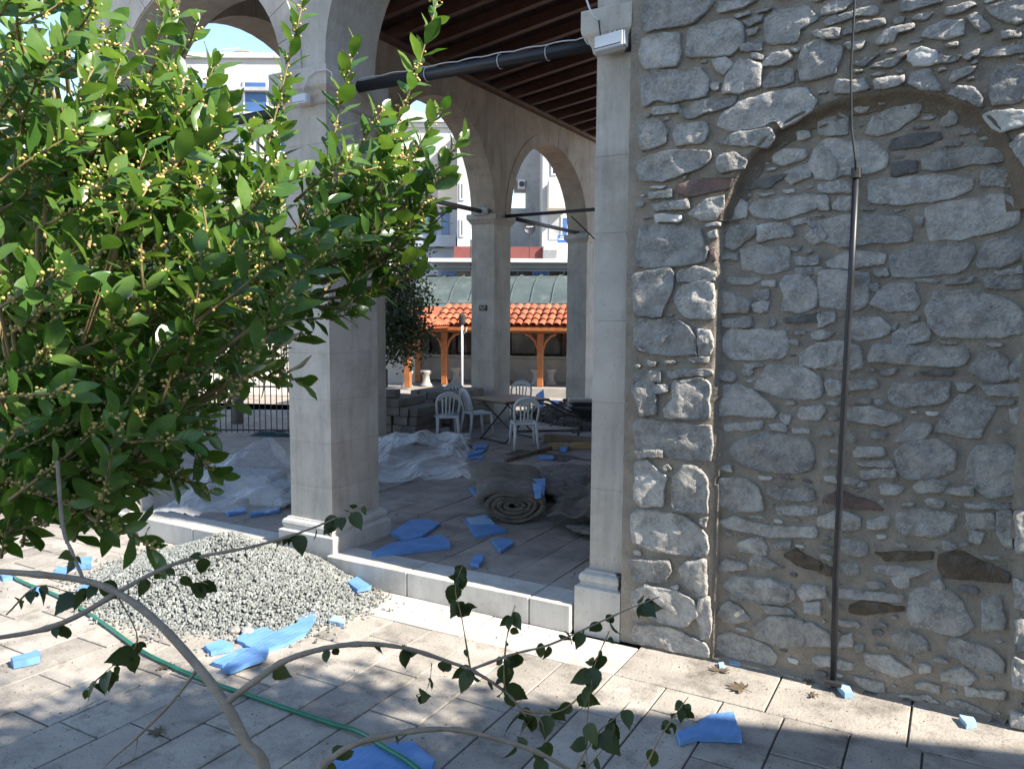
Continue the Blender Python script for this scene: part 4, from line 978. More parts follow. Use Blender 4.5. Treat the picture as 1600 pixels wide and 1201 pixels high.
0n 1764,6617 1729,6629 1625,6623 1600,6619 1601,6581 1628,6577 1742,6577 1757,6582
0n 441,3151 368,3167 323,3154 316,3107 359,3093 441,3100
0n 2552,2407 2502,2419 2404,2415 2379,2406 2390,2373 2473,2364 2535,2371
0n 1031,3334 992,3344 896,3347 865,3337 862,3306 892,3296 996,3296 1022,3302
0n 946,2378 853,2390 803,2378 794,2344 848,2324 937,2337
0n 2529,4560 2430,4565 2386,4547 2422,4497 2517,4503
0n -1463,6895 -1479,6902 -1590,6898 -1604,6877 -1590,6845 -1518,6842 -1468,6843
0n 2174,57 2147,65 2034,67 2009,31 2021,18 2140,18 2183,24
0n 2493,546 2457,562 2345,549 2340,516 2433,498 2486,508
0n 599,6244 572,6254 454,6249 440,6206 487,6200 598,6206
0n 872,6547 841,6556 721,6552 703,6522 721,6505 793,6508 875,6513
0n -1061,6222 -1075,6229 -1191,6227 -1219,6222 -1228,6189 -1189,6185 -1086,6180 -1054,6191
0n -1198,5612 -1225,5619 -1334,5612 -1336,5571 -1260,5557 -1199,5568
0n -979,4936 -1024,4944 -1119,4939 -1126,4899 -1084,4887 -985,4893
0n 1759,1239 1693,1251 1601,1243 1590,1203 1631,1201 1751,1203
0n 2473,859 2423,871 2331,867 2327,826 2361,814 2472,823
0n 1950,2923 1913,2928 1830,2928 1793,2923 1792,2889 1819,2881 1914,2878 1936,2888
0n 710,2870 652,2890 560,2868 587,2826 700,2832
0n -1511,6163 -1551,6171 -1666,6164 -1668,6131 -1571,6116 -1522,6124
0n -629,6813 -671,6824 -791,6817 -795,6783 -738,6773 -648,6781
0n 1793,4082 1768,4089 1666,4089 1626,4080 1637,4056 1658,4045 1763,4045 1792,4053
0n -711,4484 -740,4492 -822,4483 -831,4439 -801,4428 -714,4431
0n 2571,1070 2554,1076 2444,1077 2426,1069 2414,1036 2451,1028 2536,1033 2565,1038
0n 1650,1639 1616,1646 1535,1647 1504,1638 1511,1605 1530,1598 1624,1600 1651,1610
0n -484,6896 -540,6909 -620,6910 -619,6862 -599,6857 -490,6862
0n 2205,6423 2154,6433 2058,6434 2042,6419 2055,6393 2171,6388 2199,6399
0n 2256,1998 2140,2004 2096,1996 2129,1954 2250,1962
0n -137,5560 -227,5570 -285,5564 -273,5522 -149,5520
0n -1181,5008 -1207,5019 -1269,5007 -1281,4973 -1274,4947 -1200,4947 -1183,4958
0n -1543,4593 -1601,4604 -1707,4601 -1710,4590 -1696,4566 -1606,4560 -1543,4569
0n 287,6760 262,6770 155,6768 137,6758 151,6728 230,6723 289,6733
0n 1871,3570 1773,3585 1719,3575 1755,3533 1867,3535
0n 516,2850 496,2859 413,2858 383,2848 384,2818 419,2811 484,2811 514,2825
0n 487,5889 374,5899 341,5873 359,5850 466,5849
0n -663,5118 -702,5129 -768,5130 -774,5105 -760,5073 -693,5072 -668,5079
0n -109,4603 -132,4618 -224,4607 -228,4573 -174,4559 -109,4571
0n 2353,4086 2242,4088 2207,4078 2227,4044 2344,4047
0n 1172,1488 1069,1495 1029,1486 1046,1453 1162,1448
0n -1198,5089 -1210,5098 -1296,5099 -1325,5092 -1316,5057 -1295,5051 -1225,5055 -1198,5060
0n 2577,456 2513,469 2432,452 2440,423 2563,425
0w 629,2185 562,2199 513,2194 537,2146 623,2143
0n 472,1742 448,1758 376,1749 376,1705 432,1694 463,1700
0n 1488,6602 1367,6611 1332,6603 1359,6568 1453,6571
0d 424,4811 394,4821 318,4823 307,4814 307,4780 333,4779 398,4779 423,4783
0n 479,2144 406,2162 380,2138 391,2103 479,2104
0w 475,4622 451,4625 358,4619 358,4589 410,4581 477,4585
0n 644,169 604,176 519,152 539,127 632,127
0n 488,3527 420,3535 370,3529 375,3495 444,3493 486,3494
0n -1917,4781 -1944,4791 -2014,4789 -2017,4774 -2013,4747 -1951,4742 -1921,4747
0n -355,4602 -437,4612 -460,4595 -443,4565 -365,4563
0w 487,1823 476,1833 413,1831 388,1826 391,1804 406,1791 475,1793 493,1803
0n -1213,4520 -1250,4532 -1325,4511 -1306,4486 -1216,4490
0n 394,3812 348,3822 302,3806 326,3773 386,3774
0n 622,1902 549,1907 526,1899 534,1868 619,1870
0d 454,1439 443,1443 391,1445 374,1431 381,1405 435,1403 449,1409
0d -105,5018 -117,5026 -163,5022 -177,5017 -178,4990 -167,4983 -118,4981 -106,4992
0n 469,2007 454,2011 391,2007 390,1981 422,1973 468,1975
0n -195,4288 -210,4295 -254,4296 -267,4289 -267,4266 -254,4258 -204,4257 -194,4265
0n -1485,5198 -1495,5201 -1556,5201 -1564,5189 -1549,5167 -1502,5164 -1483,5173
0n 417,4957 394,4961 324,4959 307,4954 308,4940 326,4935 401,4938 424,4940
0n -536,5177 -556,5182 -627,5183 -631,5173 -628,5157 -557,5154 -540,5157
0n -1407,4510 -1449,4516 -1479,4512 -1482,4488 -1463,4479 -1408,4482
0n -1897,5087 -1909,5096 -1956,5093 -1964,5063 -1940,5055 -1900,5058
0n -294,4878 -306,4885 -351,4885 -366,4876 -362,4855 -347,4851 -312,4850 -294,4855
0n -440,4855 -457,4866 -504,4865 -508,4838 -479,4827 -444,4830
0n -1935,5205 -1987,5215 -2010,5200 -2002,5178 -1943,5177
0n 389,4695 353,4702 304,4697 299,4676 333,4671 382,4676
0w -1807,4841 -1831,4846 -1897,4842 -1909,4825 -1877,4820 -1810,4823
0n -1401,4826 -1428,4828 -1513,4828 -1529,4824 -1531,4815 -1513,4811 -1416,4812 -1400,4814
0n 533,3109 524,3115 489,3111 475,3105 476,3083 484,3074 527,3078 533,3082
0n -587,4919 -601,4924 -650,4924 -662,4914 -653,4895 -616,4894 -584,4900
0n 460,1906 408,1913 396,1905 404,1875 455,1876
0d 434,3213 419,3217 362,3216 352,3207 359,3192 413,3190 437,3194
0n 582,948 573,955 526,954 510,948 513,931 529,923 573,926 583,931
0n 193,5000 178,5002 120,5003 118,4980 138,4974 196,4978
0n -470,4920 -491,4925 -531,4925 -545,4905 -540,4896 -500,4893 -474,4900
0n -715,4922 -728,4929 -777,4925 -788,4919 -779,4898 -736,4897 -716,4903
0n -1496,5136 -1508,5140 -1562,5141 -1572,5136 -1577,5121 -1567,5116 -1506,5115 -1493,5121
0d 592,3190 515,3196 499,3193 504,3172 592,3173
0n 507,494 500,502 459,502 451,495 451,472 460,468 501,467 509,472
0n -888,4939 -896,4949 -931,4945 -936,4940 -939,4918 -932,4909 -896,4908 -884,4916
0n -671,4980 -703,4983 -793,4981 -789,4968 -764,4965 -678,4967
0n 457,2464 441,2473 394,2471 387,2456 395,2441 430,2443 451,2445
0n 484,2071 409,2074 365,2071 364,2058 430,2057 482,2058
0n 605,2464 576,2471 520,2466 515,2448 546,2445 595,2449
0n -1277,4904 -1290,4908 -1324,4909 -1336,4905 -1338,4885 -1324,4879 -1285,4878 -1275,4884
0n -708,5031 -727,5035 -797,5032 -810,5021 -795,5016 -750,5014 -712,5017
0d 655,5020 600,5024 530,5021 529,5010 560,5008 648,5009
0n -553,4684 -567,4693 -607,4689 -616,4670 -611,4661 -573,4661 -557,4666
0n 452,1372 445,1373 391,1375 379,1372 376,1357 388,1353 436,1351 458,1357
0n 492,589 456,595 438,589 445,560 494,564
0n 310,5018 298,5024 259,5017 261,4995 291,4985 309,4990
0n -38,4529 -96,4534 -117,4531 -102,4510 -43,4509
0n -1896,4591 -1918,4595 -1970,4595 -1975,4589 -1965,4574 -1927,4574 -1895,4575
0d 597,1175 555,1181 539,1173 548,1150 598,1150
0n 556,1116 546,1119 510,1120 499,1112 496,1098 514,1092 553,1092 558,1098
0d 357,4878 347,4883 302,4884 291,4879 293,4864 301,4858 347,4860 357,4862
0n -1671,4839 -1686,4844 -1727,4842 -1741,4838 -1736,4823 -1726,4821 -1678,4819 -1669,4822
0n -1404,5125 -1447,5129 -1463,5123 -1454,5096 -1414,5099
0n 547,4160 522,4164 464,4162 460,4145 486,4144 544,4147
0n 445,4266 427,4272 385,4268 385,4249 417,4242 440,4247
0n -197,4523 -214,4527 -251,4527 -259,4510 -249,4501 -211,4501 -198,4506
0d 481,156 438,163 411,160 414,143 435,139 479,138
0n 492,1020 468,1024 411,1021 418,1003 479,1003
0w 196,4426 152,4433 135,4422 142,4404 193,4406
0n -1903,4669 -1958,4674 -1977,4665 -1964,4650 -1912,4650
0n -1762,4601 -1787,4605 -1843,4603 -1855,4600 -1847,4588 -1794,4588 -1761,4591
0d 613,3762 604,3767 560,3767 549,3763 552,3749 563,3743 601,3746 612,3749
0n 500,216 494,219 438,219 430,215 429,202 444,200 494,201 506,205
0n 337,4182 315,4184 276,4182 283,4158 331,4161
0w 326,3994 312,4001 274,3997 272,3978 283,3973 321,3973
0w 24,4579 7,4584 -43,4584 -51,4579 -53,4569 -44,4566 9,4566 18,4568
0n -928,4528 -943,4531 -990,4530 -1009,4524 -998,4514 -945,4513 -928,4515
0n 350,3438 344,3443 312,3443 301,3437 303,3419 312,3417 339,3416 352,3420
0n -347,4922 -368,4925 -429,4921 -429,4910 -404,4908 -352,4909
0n -1364,4757 -1384,4760 -1424,4752 -1420,4738 -1368,4736
0n -1958,5135 -1967,5137 -2013,5134 -2014,5119 -1990,5114 -1958,5116
0n -1405,4590 -1416,4594 -1446,4594 -1454,4589 -1456,4576 -1446,4569 -1416,4570 -1409,4572
0n 381,3624 350,3632 333,3628 335,3608 363,3605 375,3608
0n 621,1835 600,1841 563,1835 572,1820 620,1821
0n -277,4566 -292,4573 -318,4570 -320,4552 -305,4547 -281,4548
0n -1516,5089 -1523,5095 -1559,5093 -1565,5087 -1560,5075 -1533,5072 -1517,5076
0n 592,4605 582,4610 557,4608 552,4605 551,4587 558,4586 584,4586 590,4588
0n -699,4386 -723,4390 -756,4386 -744,4371 -703,4371
0n 456,972 450,977 421,975 412,973 410,961 418,955 448,957 454,959
0n -184,4341 -198,4343 -221,4342 -227,4337 -220,4321 -202,4321 -182,4326
0d -1117,5091 -1124,5097 -1144,5096 -1150,5089 -1150,5074 -1145,5069 -1123,5070 -1118,5073
0n 391,2327 376,2332 346,2329 341,2316 363,2312 392,2314
0w 456,4698 446,4705 424,4702 422,4698 424,4678 440,4677 454,4680
0n 521,3757 487,3760 467,3758 466,3745 485,3743 518,3744
0d 592,2608 579,2612 549,2613 545,2601 550,2595 581,2593 590,2594
0n -524,5117 -558,5122 -570,5119 -568,5101 -531,5102
0n -1347,5102 -1353,5107 -1378,5108 -1384,5104 -1384,5090 -1379,5085 -1354,5086 -1347,5088
0n 330,3916 326,3920 298,3921 291,3916 293,3904 296,3899 322,3900 332,3904
0n 489,314 473,319 454,316 454,298 473,293 489,297
0n -1023,4522 -1034,4526 -1066,4525 -1072,4520 -1065,4509 -1042,4507 -1024,4510
0w 450,1635 443,1640 421,1639 416,1634 420,1616 442,1613 449,1619
0n -307,4278 -317,4283 -353,4279 -350,4266 -332,4262 -310,4265
0d 510,723 490,725 443,718 449,710 510,712
0w -857,4410 -865,4412 -895,4412 -900,4407 -901,4398 -893,4395 -866,4395 -858,4399
0n -201,4410 -205,4414 -231,4413 -236,4412 -235,4398 -229,4393 -208,4393 -199,4398
0n -1973,4837 -1995,4840 -2008,4835 -2003,4818 -1978,4816
0d -40,4679 -65,4682 -81,4682 -80,4668 -70,4663 -42,4666
0n -1408,4691 -1418,4695 -1438,4694 -1441,4688 -1438,4675 -1416,4674 -1407,4677
0n 510,1289 501,1293 477,1294 472,1290 474,1279 478,1276 506,1275 509,1280
0n -1122,4746 -1128,4752 -1150,4752 -1156,4747 -1155,4736 -1147,4731 -1127,4733 -1124,4735
0n 266,4461 263,4465 240,4466 237,4461 238,4446 243,4444 262,4445 266,4449
0n 431,4335 422,4337 402,4338 396,4335 395,4324 402,4320 421,4321 430,4325
0n -484,4764 -491,4765 -518,4765 -526,4762 -524,4754 -517,4751 -491,4751 -486,4753
0n 422,5019 413,5024 385,5021 387,5008 405,5007 419,5008
0n -234,4458 -242,4461 -266,4459 -265,4446 -253,4444 -233,4445"""
ARCH=[(-1.392, 0.009), (-1.409, 1.509), (-1.42, 2.804), (-1.418, 3.035), (-1.384, 3.154), (-1.341, 3.259), (-1.239, 3.444), (-1.072, 3.6), (-0.961, 3.654), (-0.83, 3.689), (-0.648, 3.736), (-0.358, 3.743), (-0.166, 3.689), (-0.002, 3.604), (0.091, 3.508), (0.174, 3.39), (0.255, 3.225), (0.31, 2.95), (0.32, 1.6), (0.36, 0.0)]

YQ, YP = 5.30, 5.37
wall = empty('stone_wall', (0, 5.3, 0), 0, 'old rubble stone wall of the main building with a bricked-up arch', 'wall')
def off(o, p): o.parent = p; o.location = Vector(o.location) - Vector(p.location); return o
NU, NV = 200, 300
WX0, WX1, WZ1 = -2.085, 2.9, 7.4
cache = {}
def wy(u, v):
    x = WX0 + (WX1 - WX0) * u; z = WZ1 * v
    jx = x + .012 * fbm((x * 9, 7, z * 9)); jz = z + .012 * fbm((x * 9, 3, z * 9))
    ins = inpoly(jx, jz, ARCH) and z < 3.8
    y = (YP + .014 if ins else YQ + .020) - .006 * fbm((x * 3.2, 0, z * 3.2)) - .007 * fbm((x * 16, 5, z * 16))
    return (x, y - 5.3, z)
b = MB(); b.grid(NU, NV, wy); b.build('mortar', M_mortar, wall, smooth=True)
b = MB(); A0_ = ARCH[3:18]; AP = []
for i in range(len(A0_) - 1):
    for k in range(4): AP.append((A0_[i][0] + (A0_[i + 1][0] - A0_[i][0]) * k / 4, A0_[i][1] + (A0_[i + 1][1] - A0_[i][1]) * k / 4))
V = []; F = []; acx, acz = -.55, 2.9
for i, (x, z) in enumerate(AP):
    d = Vector((acx - x, acz - z)).normalized(); j = .012 * noise.noise(Vector((x * 9, z * 9, 2)))
    for s_, yy_ in ((-.022, .004), (-.006, -.002), (.012, .02), (.03, .055), (.06 + j, .075), (.095 + j * 2, .073)): ns = .012 * noise.noise(Vector((x * 11, z * 11, s_ * 30))); V.append((x + d.x * (s_ + ns), yy_ + ns * .5, z + d.y * (s_ + ns)))
for i in range(len(AP) - 1):
    for k in range(5): F.append((i * 6 + k, i * 6 + k + 1, i * 6 + k + 7, i * 6 + k + 6))
b.add(V, F); b.build('arch_mortar', mat('ochre_mortar', (.26, .205, .145), (.16, .125, .095), .95, 8, 1, 60, .03), wall, smooth=True)
b = MB(); b.box((WX0, .14, 0), (WX1, .8, WZ1)); b.build('wall_core', M_mortar, wall)
def stone_mesh(poly, ins, t, seed, big=1):
    n = len(poly); P = []
    cx = sum(p[0] for p in poly) / n; cz = sum(p[1] for p in poly) / n
    per = sum(math.dist(poly[i - 1], poly[i]) for i in range(n)); size = per / 4
    step = max(.012, min(.03, per / 36)) if big else .05
    for i in range(n):                                  # rounded, slightly ragged outline
        a, c = Vector(poly[i]), Vector(poly[(i + 1) % n]); m = max(1, int((c - a).length / step))
        for q in range(m): P.append(a.lerp(c, q / m))
    P = [(P[i - 1] + P[i] * 6 + P[(i + 1) % len(P)]) / 8 for i in range(len(P))]
    r2 = random.Random(seed); ph = r2.uniform(0, 99)
    P = [Vector((p.x + .007 * noise.noise(Vector((p.x * 38, ph, p.y * 38))) + .012 * noise.noise(Vector((p.x * 13, ph, p.y * 13))), p.y + .007 * noise.noise(Vector((p.x * 38, ph + 9, p.y * 38))) + .010 * noise.noise(Vector((p.x * 13, ph + 5, p.y * 13))))) for p in P]
    base = (YP if ins else YQ); pls = [(r2.uniform(-.22, .22), r2.uniform(-.26, .26), r2.uniform(0, .012)) for _ in range(5)]; hmin = r2.uniform(.005, .010); pro = (.016 if ins else .024) * r2.uniform(.7, 1.25) * min(1, size / .09 + .35)
    if t == 'o': pro = .012
    tx, tz = r2.uniform(-.05, .05), r2.uniform(-.07, .07)
    nr = max(3, min(9, int(size / .035))) if big else 2
    rings = [(1.0, -.03, 0), (.995, .6, 0), (.972, .95, 0)] + [(.972 - .972 * (i + 1) / (nr + .6), 1.0, 1) for i in range(nr)]
    V = []; F = []; N = len(P); C = Vector((cx, cz))
    def yy(x, z, lv, rough):
        if lv < 0: return base + .03
        h = pro * lv + (tx * (x - cx) + tz * (z - cz)) * (rough)
        h += .010 * fbm((x * 9 + ph, 2, z * 9), 5) + rough * max(-.016, min(a_ * (x - cx) + b_ * (z - cz) + c_ for a_, b_, c_ in pls)) * .8
        if lv >= .8: h = max(h, hmin)
        return base + .012 - h
    for s, lv, rough in rings:
        for p in P:
            q = C + (p - C) * s; V.append((q.x, yy(q.x, q.y, lv, rough), q.y))
    V.append((cx, yy(cx, cz, 1, 1), cz)); 
    for j in range(len(rings) - 1):
        for i in range(N): F.append((j * N + i, j * N + (i + 1) % N, (j + 1) * N + (i + 1) % N, (j + 1) * N + i))
    j = len(rings) - 1
    for i in range(N): F.append((j * N + i, j * N + (i + 1) % N, len(V) - 1))
    # winding: outline may be clockwise
    a = sum(P[i - 1].x * P[i].y - P[i].x * P[i - 1].y for i in range(N))
    if a < 0: F = [f[::-1] for f in F]
    return V, F, (cx, cz)
TM = {'n': M_stone, 'w': M_stone_pale, 'd': M_stone_dark, 'r': M_stone_red, 'o': M_stone_rust}
def parse(s):
    for ln in s.strip().splitlines():
        h, *p = ln.split(); yield int(h[0]), h[1], [tuple(int(v) / 1000 for v in q.split(',')) for q in p]
for i, (ins, t, poly) in enumerate(parse(SINGLE)):
    V, F, (cx, cz) = stone_mesh(poly, ins, t, i)
    b = MB(); b.add([(x - cx, y - 5.3, z - cz) for x, y, z in V], F)
    obj('stone', b.mesh('stone', TM[t], True), wall, (cx, 0, cz))
b = MB()
for i, (ins, t, poly) in enumerate(parse(REST)):
    V, F, c = stone_mesh(poly, ins, t, 1000 + i, 0); b.add([(x, y - 5.3, z) for x, y, z in V], F, 'nwdro'.index(t))
tag(b.build('stone', [TM[c] for c in 'nwdro'], wall, smooth=True), kind='stuff')
# the rest of the main building behind the wall (left flank faces the portico)
mb = empty('main_building', (0, 6, 0), 0, 'plain flank of the main building closing the portico on the right', 'building')
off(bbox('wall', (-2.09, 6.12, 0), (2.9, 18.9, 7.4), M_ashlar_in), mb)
off(bbox('roof', (-2.2, 5.1, 7.45), (3.1, 19.0, 7.6), M_wood_dark), mb)

# ------------------------------------------------------------------ front arcade
def curve_z(u, x0, x1, zs, rise, ex=2.0):
    h = (x1 - x0) / 2; t = abs((u - (x0 + x1) / 2) / h); return zs + rise * max(0, 1 - t ** ex) ** (1 / ex)
def arch_span(b, axis, x0, x1, zs, rise, ztop, y0, y1, n=26, ring=0, m=0):
    """solid wall above one opening; axis 0: wall runs along X (thickness Y), 1: along Y (thickness X)"""
    xs = [(x0 + x1) / 2 - (x1 - x0) / 2 * math.cos(math.pi * i / n) for i in range(n + 1)]
    zz = [curve_z(x, x0, x1, zs, rise) for x in xs]
    def P(x, y, z): return (x, y, z) if axis == 0 else (y, x, z)
    V = []; F = []
    for x, z in zip(xs, zz):
        V += [P(x, y0, z), P(x, y0, ztop), P(x, y1, z), P(x, y1, ztop)]
    for i in range(n):
        q = 4 * i
        F += [(q, q + 4, q + 5, q + 1), (q + 2, q + 3, q + 7, q + 6), (q, q + 2, q + 6, q + 4), (q + 1, q + 5, q + 7, q + 3)]
    b.add(V, F, m)
def voussoirs(parent, axis, x0, x1, zs, rise, y0, y1, n, wd, m, org):
    """separate wedge stones round an opening, a hair proud of the wall and of the soffit"""
    for k in range(n):
        ts = [math.pi * (k + .012) / n, math.pi * (k + .5) / n, math.pi * (k + .988) / n]; c = (x0 + x1) / 2; h = (x1 - x0) / 2
        inn = [(c - (h - .004) * math.cos(t), zs + (rise - .004) * math.sin(t)) for t in ts]
        out = [(c - (h + wd) * math.cos(t), zs + (rise + wd) * math.sin(t)) for t in ts]
        V = []
        for y in (y0, y1):
            for p in inn + out: V.append(((p[0], y, p[1]) if axis == 0 else (y, p[0], p[1])))
        F = [(0, 1, 4, 3), (1, 2, 5, 4), (6, 9, 10, 7), (7, 10, 11, 8), (0, 6, 7, 1), (1, 7, 8, 2), (3, 4, 10, 9), (4, 5, 11, 10), (0, 3, 9, 6), (2, 8, 11, 5)]
        b = MB(); b.add([Vector(v) - Vector(org) for v in V], F); b.build('arch_stone', m, parent)
def pillar(parent, x0, x1, y0, y1, z0, z1, m, org, courses=None):
    z = z0; o = Vector(org); hs = courses or [.40] * 40; i = 0
    while z < z1 - .01:
        zt = min(z + hs[i % len(hs)], z1); i += 1
        if z1 - zt < .12: zt = z1
        j = rng.uniform(-.0015, .0015)
        b = MB(); c = Vector(((x0 + x1) / 2, (y0 + y1) / 2, (z + zt) / 2))
        b.box(Vector((x0 + j, y0 - j, z + .0005)) - c, Vector((x1 + j, y1, zt - .0005)) - c, 0, .0018)
        obj('block', b.mesh('block', m), parent, c - o); z = zt
def moulding(parent, name, x0, x1, y0, y1, prof, m, org):
    """profile (offset, z) swept round a rectangle, closed top and bottom"""
    V = []; F = []; n = len(prof)
    for o_, z in prof: V += [(x0 - o_, y0 - o_, z), (x1 + o_, y0 - o_, z), (x1 + o_, y1 + o_, z), (x0 - o_, y1 + o_, z)]
    for i in range(n - 1):
        for k in range(4): F.append((4 * i + k, 4 * i + (k + 1) % 4, 4 * i + 4 + (k + 1) % 4, 4 * i + 4 + k))
    F.append((3, 2, 1, 0)); F.append(tuple(4 * (n - 1) + k for k in range(4)))
    b = MB(); b.add([Vector(v) - Vector(org) for v in V], F); return b.build(name, m, parent)
CAP = [(0, 4.26), (.02, 4.275), (.03, 4.32), (.06, 4.37), (.075, 4.385), (.085, 4.40), (.09, 4.43), (.09, 4.56), (.085, 4.565)]
BASE = [(.085, -.012), (.085, .20), (.085, .355), (.08, .36), (.055, .37), (.05, .385), (.058, .40), (.062, .425), (.055, .45), (.04, .462), (.028, .466), (.026, .478), (0, .482)]
y0, y1 = 5.40, 6.08; org = (-5.2, 5.4, 0)
fa = empty('front_arcade', org, 0, 'pale ashlar front arcade with round arches on square pillars', 'arcade')
pillar(fa, -5.49, -4.975, y0, y1, .482, 4.26, M_ashlar, org, [.31, .42, .40, .43, .38, .41, .36])
moulding(fa, 'pillar_base', -5.49, -4.975, y0, y1, BASE, M_kerb, org)
moulding(fa, 'capital', -5.49, -4.975, y0, y1, CAP, M_ashlar, org)
pillar(fa, -2.375, -2.10, y0, y1, .482, 4.26, M_ashlar, org, [.62, .66, .60, .64, .55])
moulding(fa, 'pillar_base', -2.375, -2.175, y0, y1, BASE, M_kerb, org)
moulding(fa, 'capital', -2.375, -2.17, y0, y1, CAP, M_ashlar, org)
pillar(fa, -8.44, -7.92, y0, y1, .482, 4.26, M_ashlar, org)
moulding(fa, 'pillar_base', -8.44, -7.92, y0, y1, BASE, M_kerb, org)
moulding(fa, 'capital', -8.44, -7.92, y0, y1, CAP, M_ashlar, org)
b = MB(); dz = Vector(org)
ZT = 7.3
arch_span(b, 0, -7.92, -5.49, 4.56, 1.12, ZT, y0, y1)
arch_span(b, 0, -4.975, -2.375, 4.66, 1.3, ZT, y0, y1)
for xa, xb_ in ((-8.44, -7.92), (-5.49, -4.975), (-2.375, -2.10)):
    b.box((xa, y0, 4.565), (xb_, y1, ZT))
b.v = [tuple(Vector(v) - dz) for v in b.v]; b.build('spandrel', M_ashlar, fa)
voussoirs(fa, 0, -7.92, -5.49, 4.58, 1.12, y0 - .014, y1 - .1, 13, .24, M_ashlar, org)
# floodlight, cables on the right hand pillar
def floodlight(name, loc, rz, s, label, wires=True):
    t = empty(name, loc, rz, label, 'floodlight', 'small floodlights fixed to the capitals')
    b = MB(); b.box((-.15 * s, -.06 * s, -.075 * s), (.15 * s, .045 * s, .075 * s), 0, .008 * s); b.build('case', M_lamp, t)
    b = MB(); b.box((-.155 * s, -.065 * s, -.052 * s), (.13 * s, -.058 * s, -.046 * s)); b.build('seam', M_pipe, t)
    b = MB(); b.box((.152 * s, -.05 * s, -.065 * s), (.165 * s, .04 * s, .07 * s), 0, .003 * s); b.build('end_cap', M_white, t)
    for q in (-.02, .035):
        b = MB(); b.tube([(q * s, 0, .07 * s), (q * s, .02 * s, .13 * s), (q * s, .06 * s, .15 * s)], .006 * s, 6); b.build('bracket', M_cable, t)
    return t
fl = floodlight('floodlight', (-2.219,5.28,4.297), R(0), .72, 'grey floodlight box under the capital of the right-hand pillar')
fl.rotation_euler = (R(-8), R(-4), R(-2))
t = empty('lamp_cable', (-2.398,5.29,4.539), 0, 'white and black cable hanging over the right-hand capital', 'cable'); p0 = Vector(t.location)
b = MB(); b.tube([Vector(p) - p0 for p in [(-2.405,5.27,4.621), (-2.38,5.27,4.555), (-2.349,5.28,4.496), (-2.323,5.3,4.476)]], .007, 6); b.build('white_sleeve', M_cable, t)
b = MB(); b.tube([Vector(p) - p0 for p in [(-2.323,5.3,4.476), (-2.308,5.28,4.424), (-2.293,5.27,4.349)]], .006, 6); b.build('black_lead', M_pipe, t)
b = MB(); b.tube([Vector(p) - p0 for p in [(-2.475,5.42,4.46), (-2.485,5.42,4.407), (-2.458,5.42,4.367), (-2.423,5.42,4.397)]], .005, 6); b.build('loop', M_cable, t)
t = empty('lamp_cable', (-4.876,5.3,4.49), 0, 'white cable looped round the left-hand capital', 'cable'); p0 = Vector(t.location)
b = MB(); b.tube([Vector(p) - p0 for p in [(-5.138,5.29,4.372), (-5.075,5.29,4.473), (-4.984,5.29,4.509), (-4.852,5.29,4.5), (-4.81,5.3,4.47), (-4.811,5.3,4.406)]], .006, 6); b.build('lead', M_cable, t)
floodlight('floodlight', (-5.173,5.3,4.291), 0, .55, 'small pale floodlight under the left-hand capital')

# tie rods
def rod(name, pts, r, label, wires=False, grp='tie rods across the arcade'):
    p0 = Vector(pts[0]); t = empty(name, p0, 0, label, 'tie rod', grp)
    b = MB(); b.tube([Vector(p) - p0 for p in pts], r, 8); b.build('bar', M_pipe, t, smooth=True)
    if wires:
        P = [Vector(p) - p0 for p in pts]; L = []
        for i in range(41):
            q = P[0].lerp(P[-1], i / 40); L.append(q + Vector((0, -.01, r + .006 + .012 * abs(math.sin(i * .7)))))
        b = MB(); b.tube(L, .005, 5); b.build('strapped_cable', M_cable, t)
        for f_ in (.32, .62, .8):
            q = P[0].lerp(P[-1], f_); b = MB(); ring = [q + Vector((0, math.cos(a) * (r + .005), math.sin(a) * (r + .005))) for a in [2 * math.pi * i / 12 for i in range(13)]]
            b.tube(ring, .004, 4, caps=False); b.build('cable_tie', M_cable, t)
    return t
rod('tie_rod', [(-4.90, 5.74, 4.47), (-2.46, 5.74, 4.47)], .052, 'black tie rod carrying a white cable between the two front pillars', True)
rod('tie_rod', [(-7.84, 5.74, 4.36), (-5.56, 5.74, 4.36)], .05, 'black tie rod across the left-hand front arch')

# ------------------------------------------------------------------ side arcade (runs away from us)
xa, xb_ = -8.74, -8.20; org = (-8.4, 10, 0)
sa = empty('side_arcade', org, 0, 'shaded side arcade of the portico with three arches open to the courtyard', 'arcade')
CAPS = [(0, 4.22), (.03, 4.26), (.05, 4.30), (.075, 4.32), (.075, 4.42), (.07, 4.425)]
for (ya, yb) in ((9.57, 10.23), (13.69, 14.35), (18.2, 18.9)):
    pillar(sa, xa, xb_, ya, yb, .2, 4.22, M_ashlar, org, [.62, .66, .64, .60])
    moulding(sa, 'capital', xa, xb_, ya, yb, CAPS, M_ashlar, org)
b = MB(); ZS = 6.75
for (ya, yb, rise) in ((6.08, 9.57, 1.84), (10.23, 13.69, 1.84), (14.35, 18.2, 1.8)):
    arch_span(b, 1, ya, yb, 4.425, rise, ZS, xa, xb_)
for (ya, yb) in ((9.57, 10.23), (13.69, 14.35), (18.2, 18.9)): b.box((xa, ya, 4.43), (xb_, yb, ZS))
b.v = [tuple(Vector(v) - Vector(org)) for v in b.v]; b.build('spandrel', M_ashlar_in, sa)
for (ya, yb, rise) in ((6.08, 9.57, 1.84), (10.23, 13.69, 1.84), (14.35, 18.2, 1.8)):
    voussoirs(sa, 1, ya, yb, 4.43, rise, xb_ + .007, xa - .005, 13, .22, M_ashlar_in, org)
rod('tie_rod', [(-8.45, 10.23, 4.47), (-8.45, 13.69, 4.47)], .045, 'black tie rod across the middle arch of the side arcade')
rod('tie_rod', [(-8.45, 14.35, 4.47), (-8.45, 18.2, 4.47)], .045, 'black tie rod across the far arch of the side arcade')
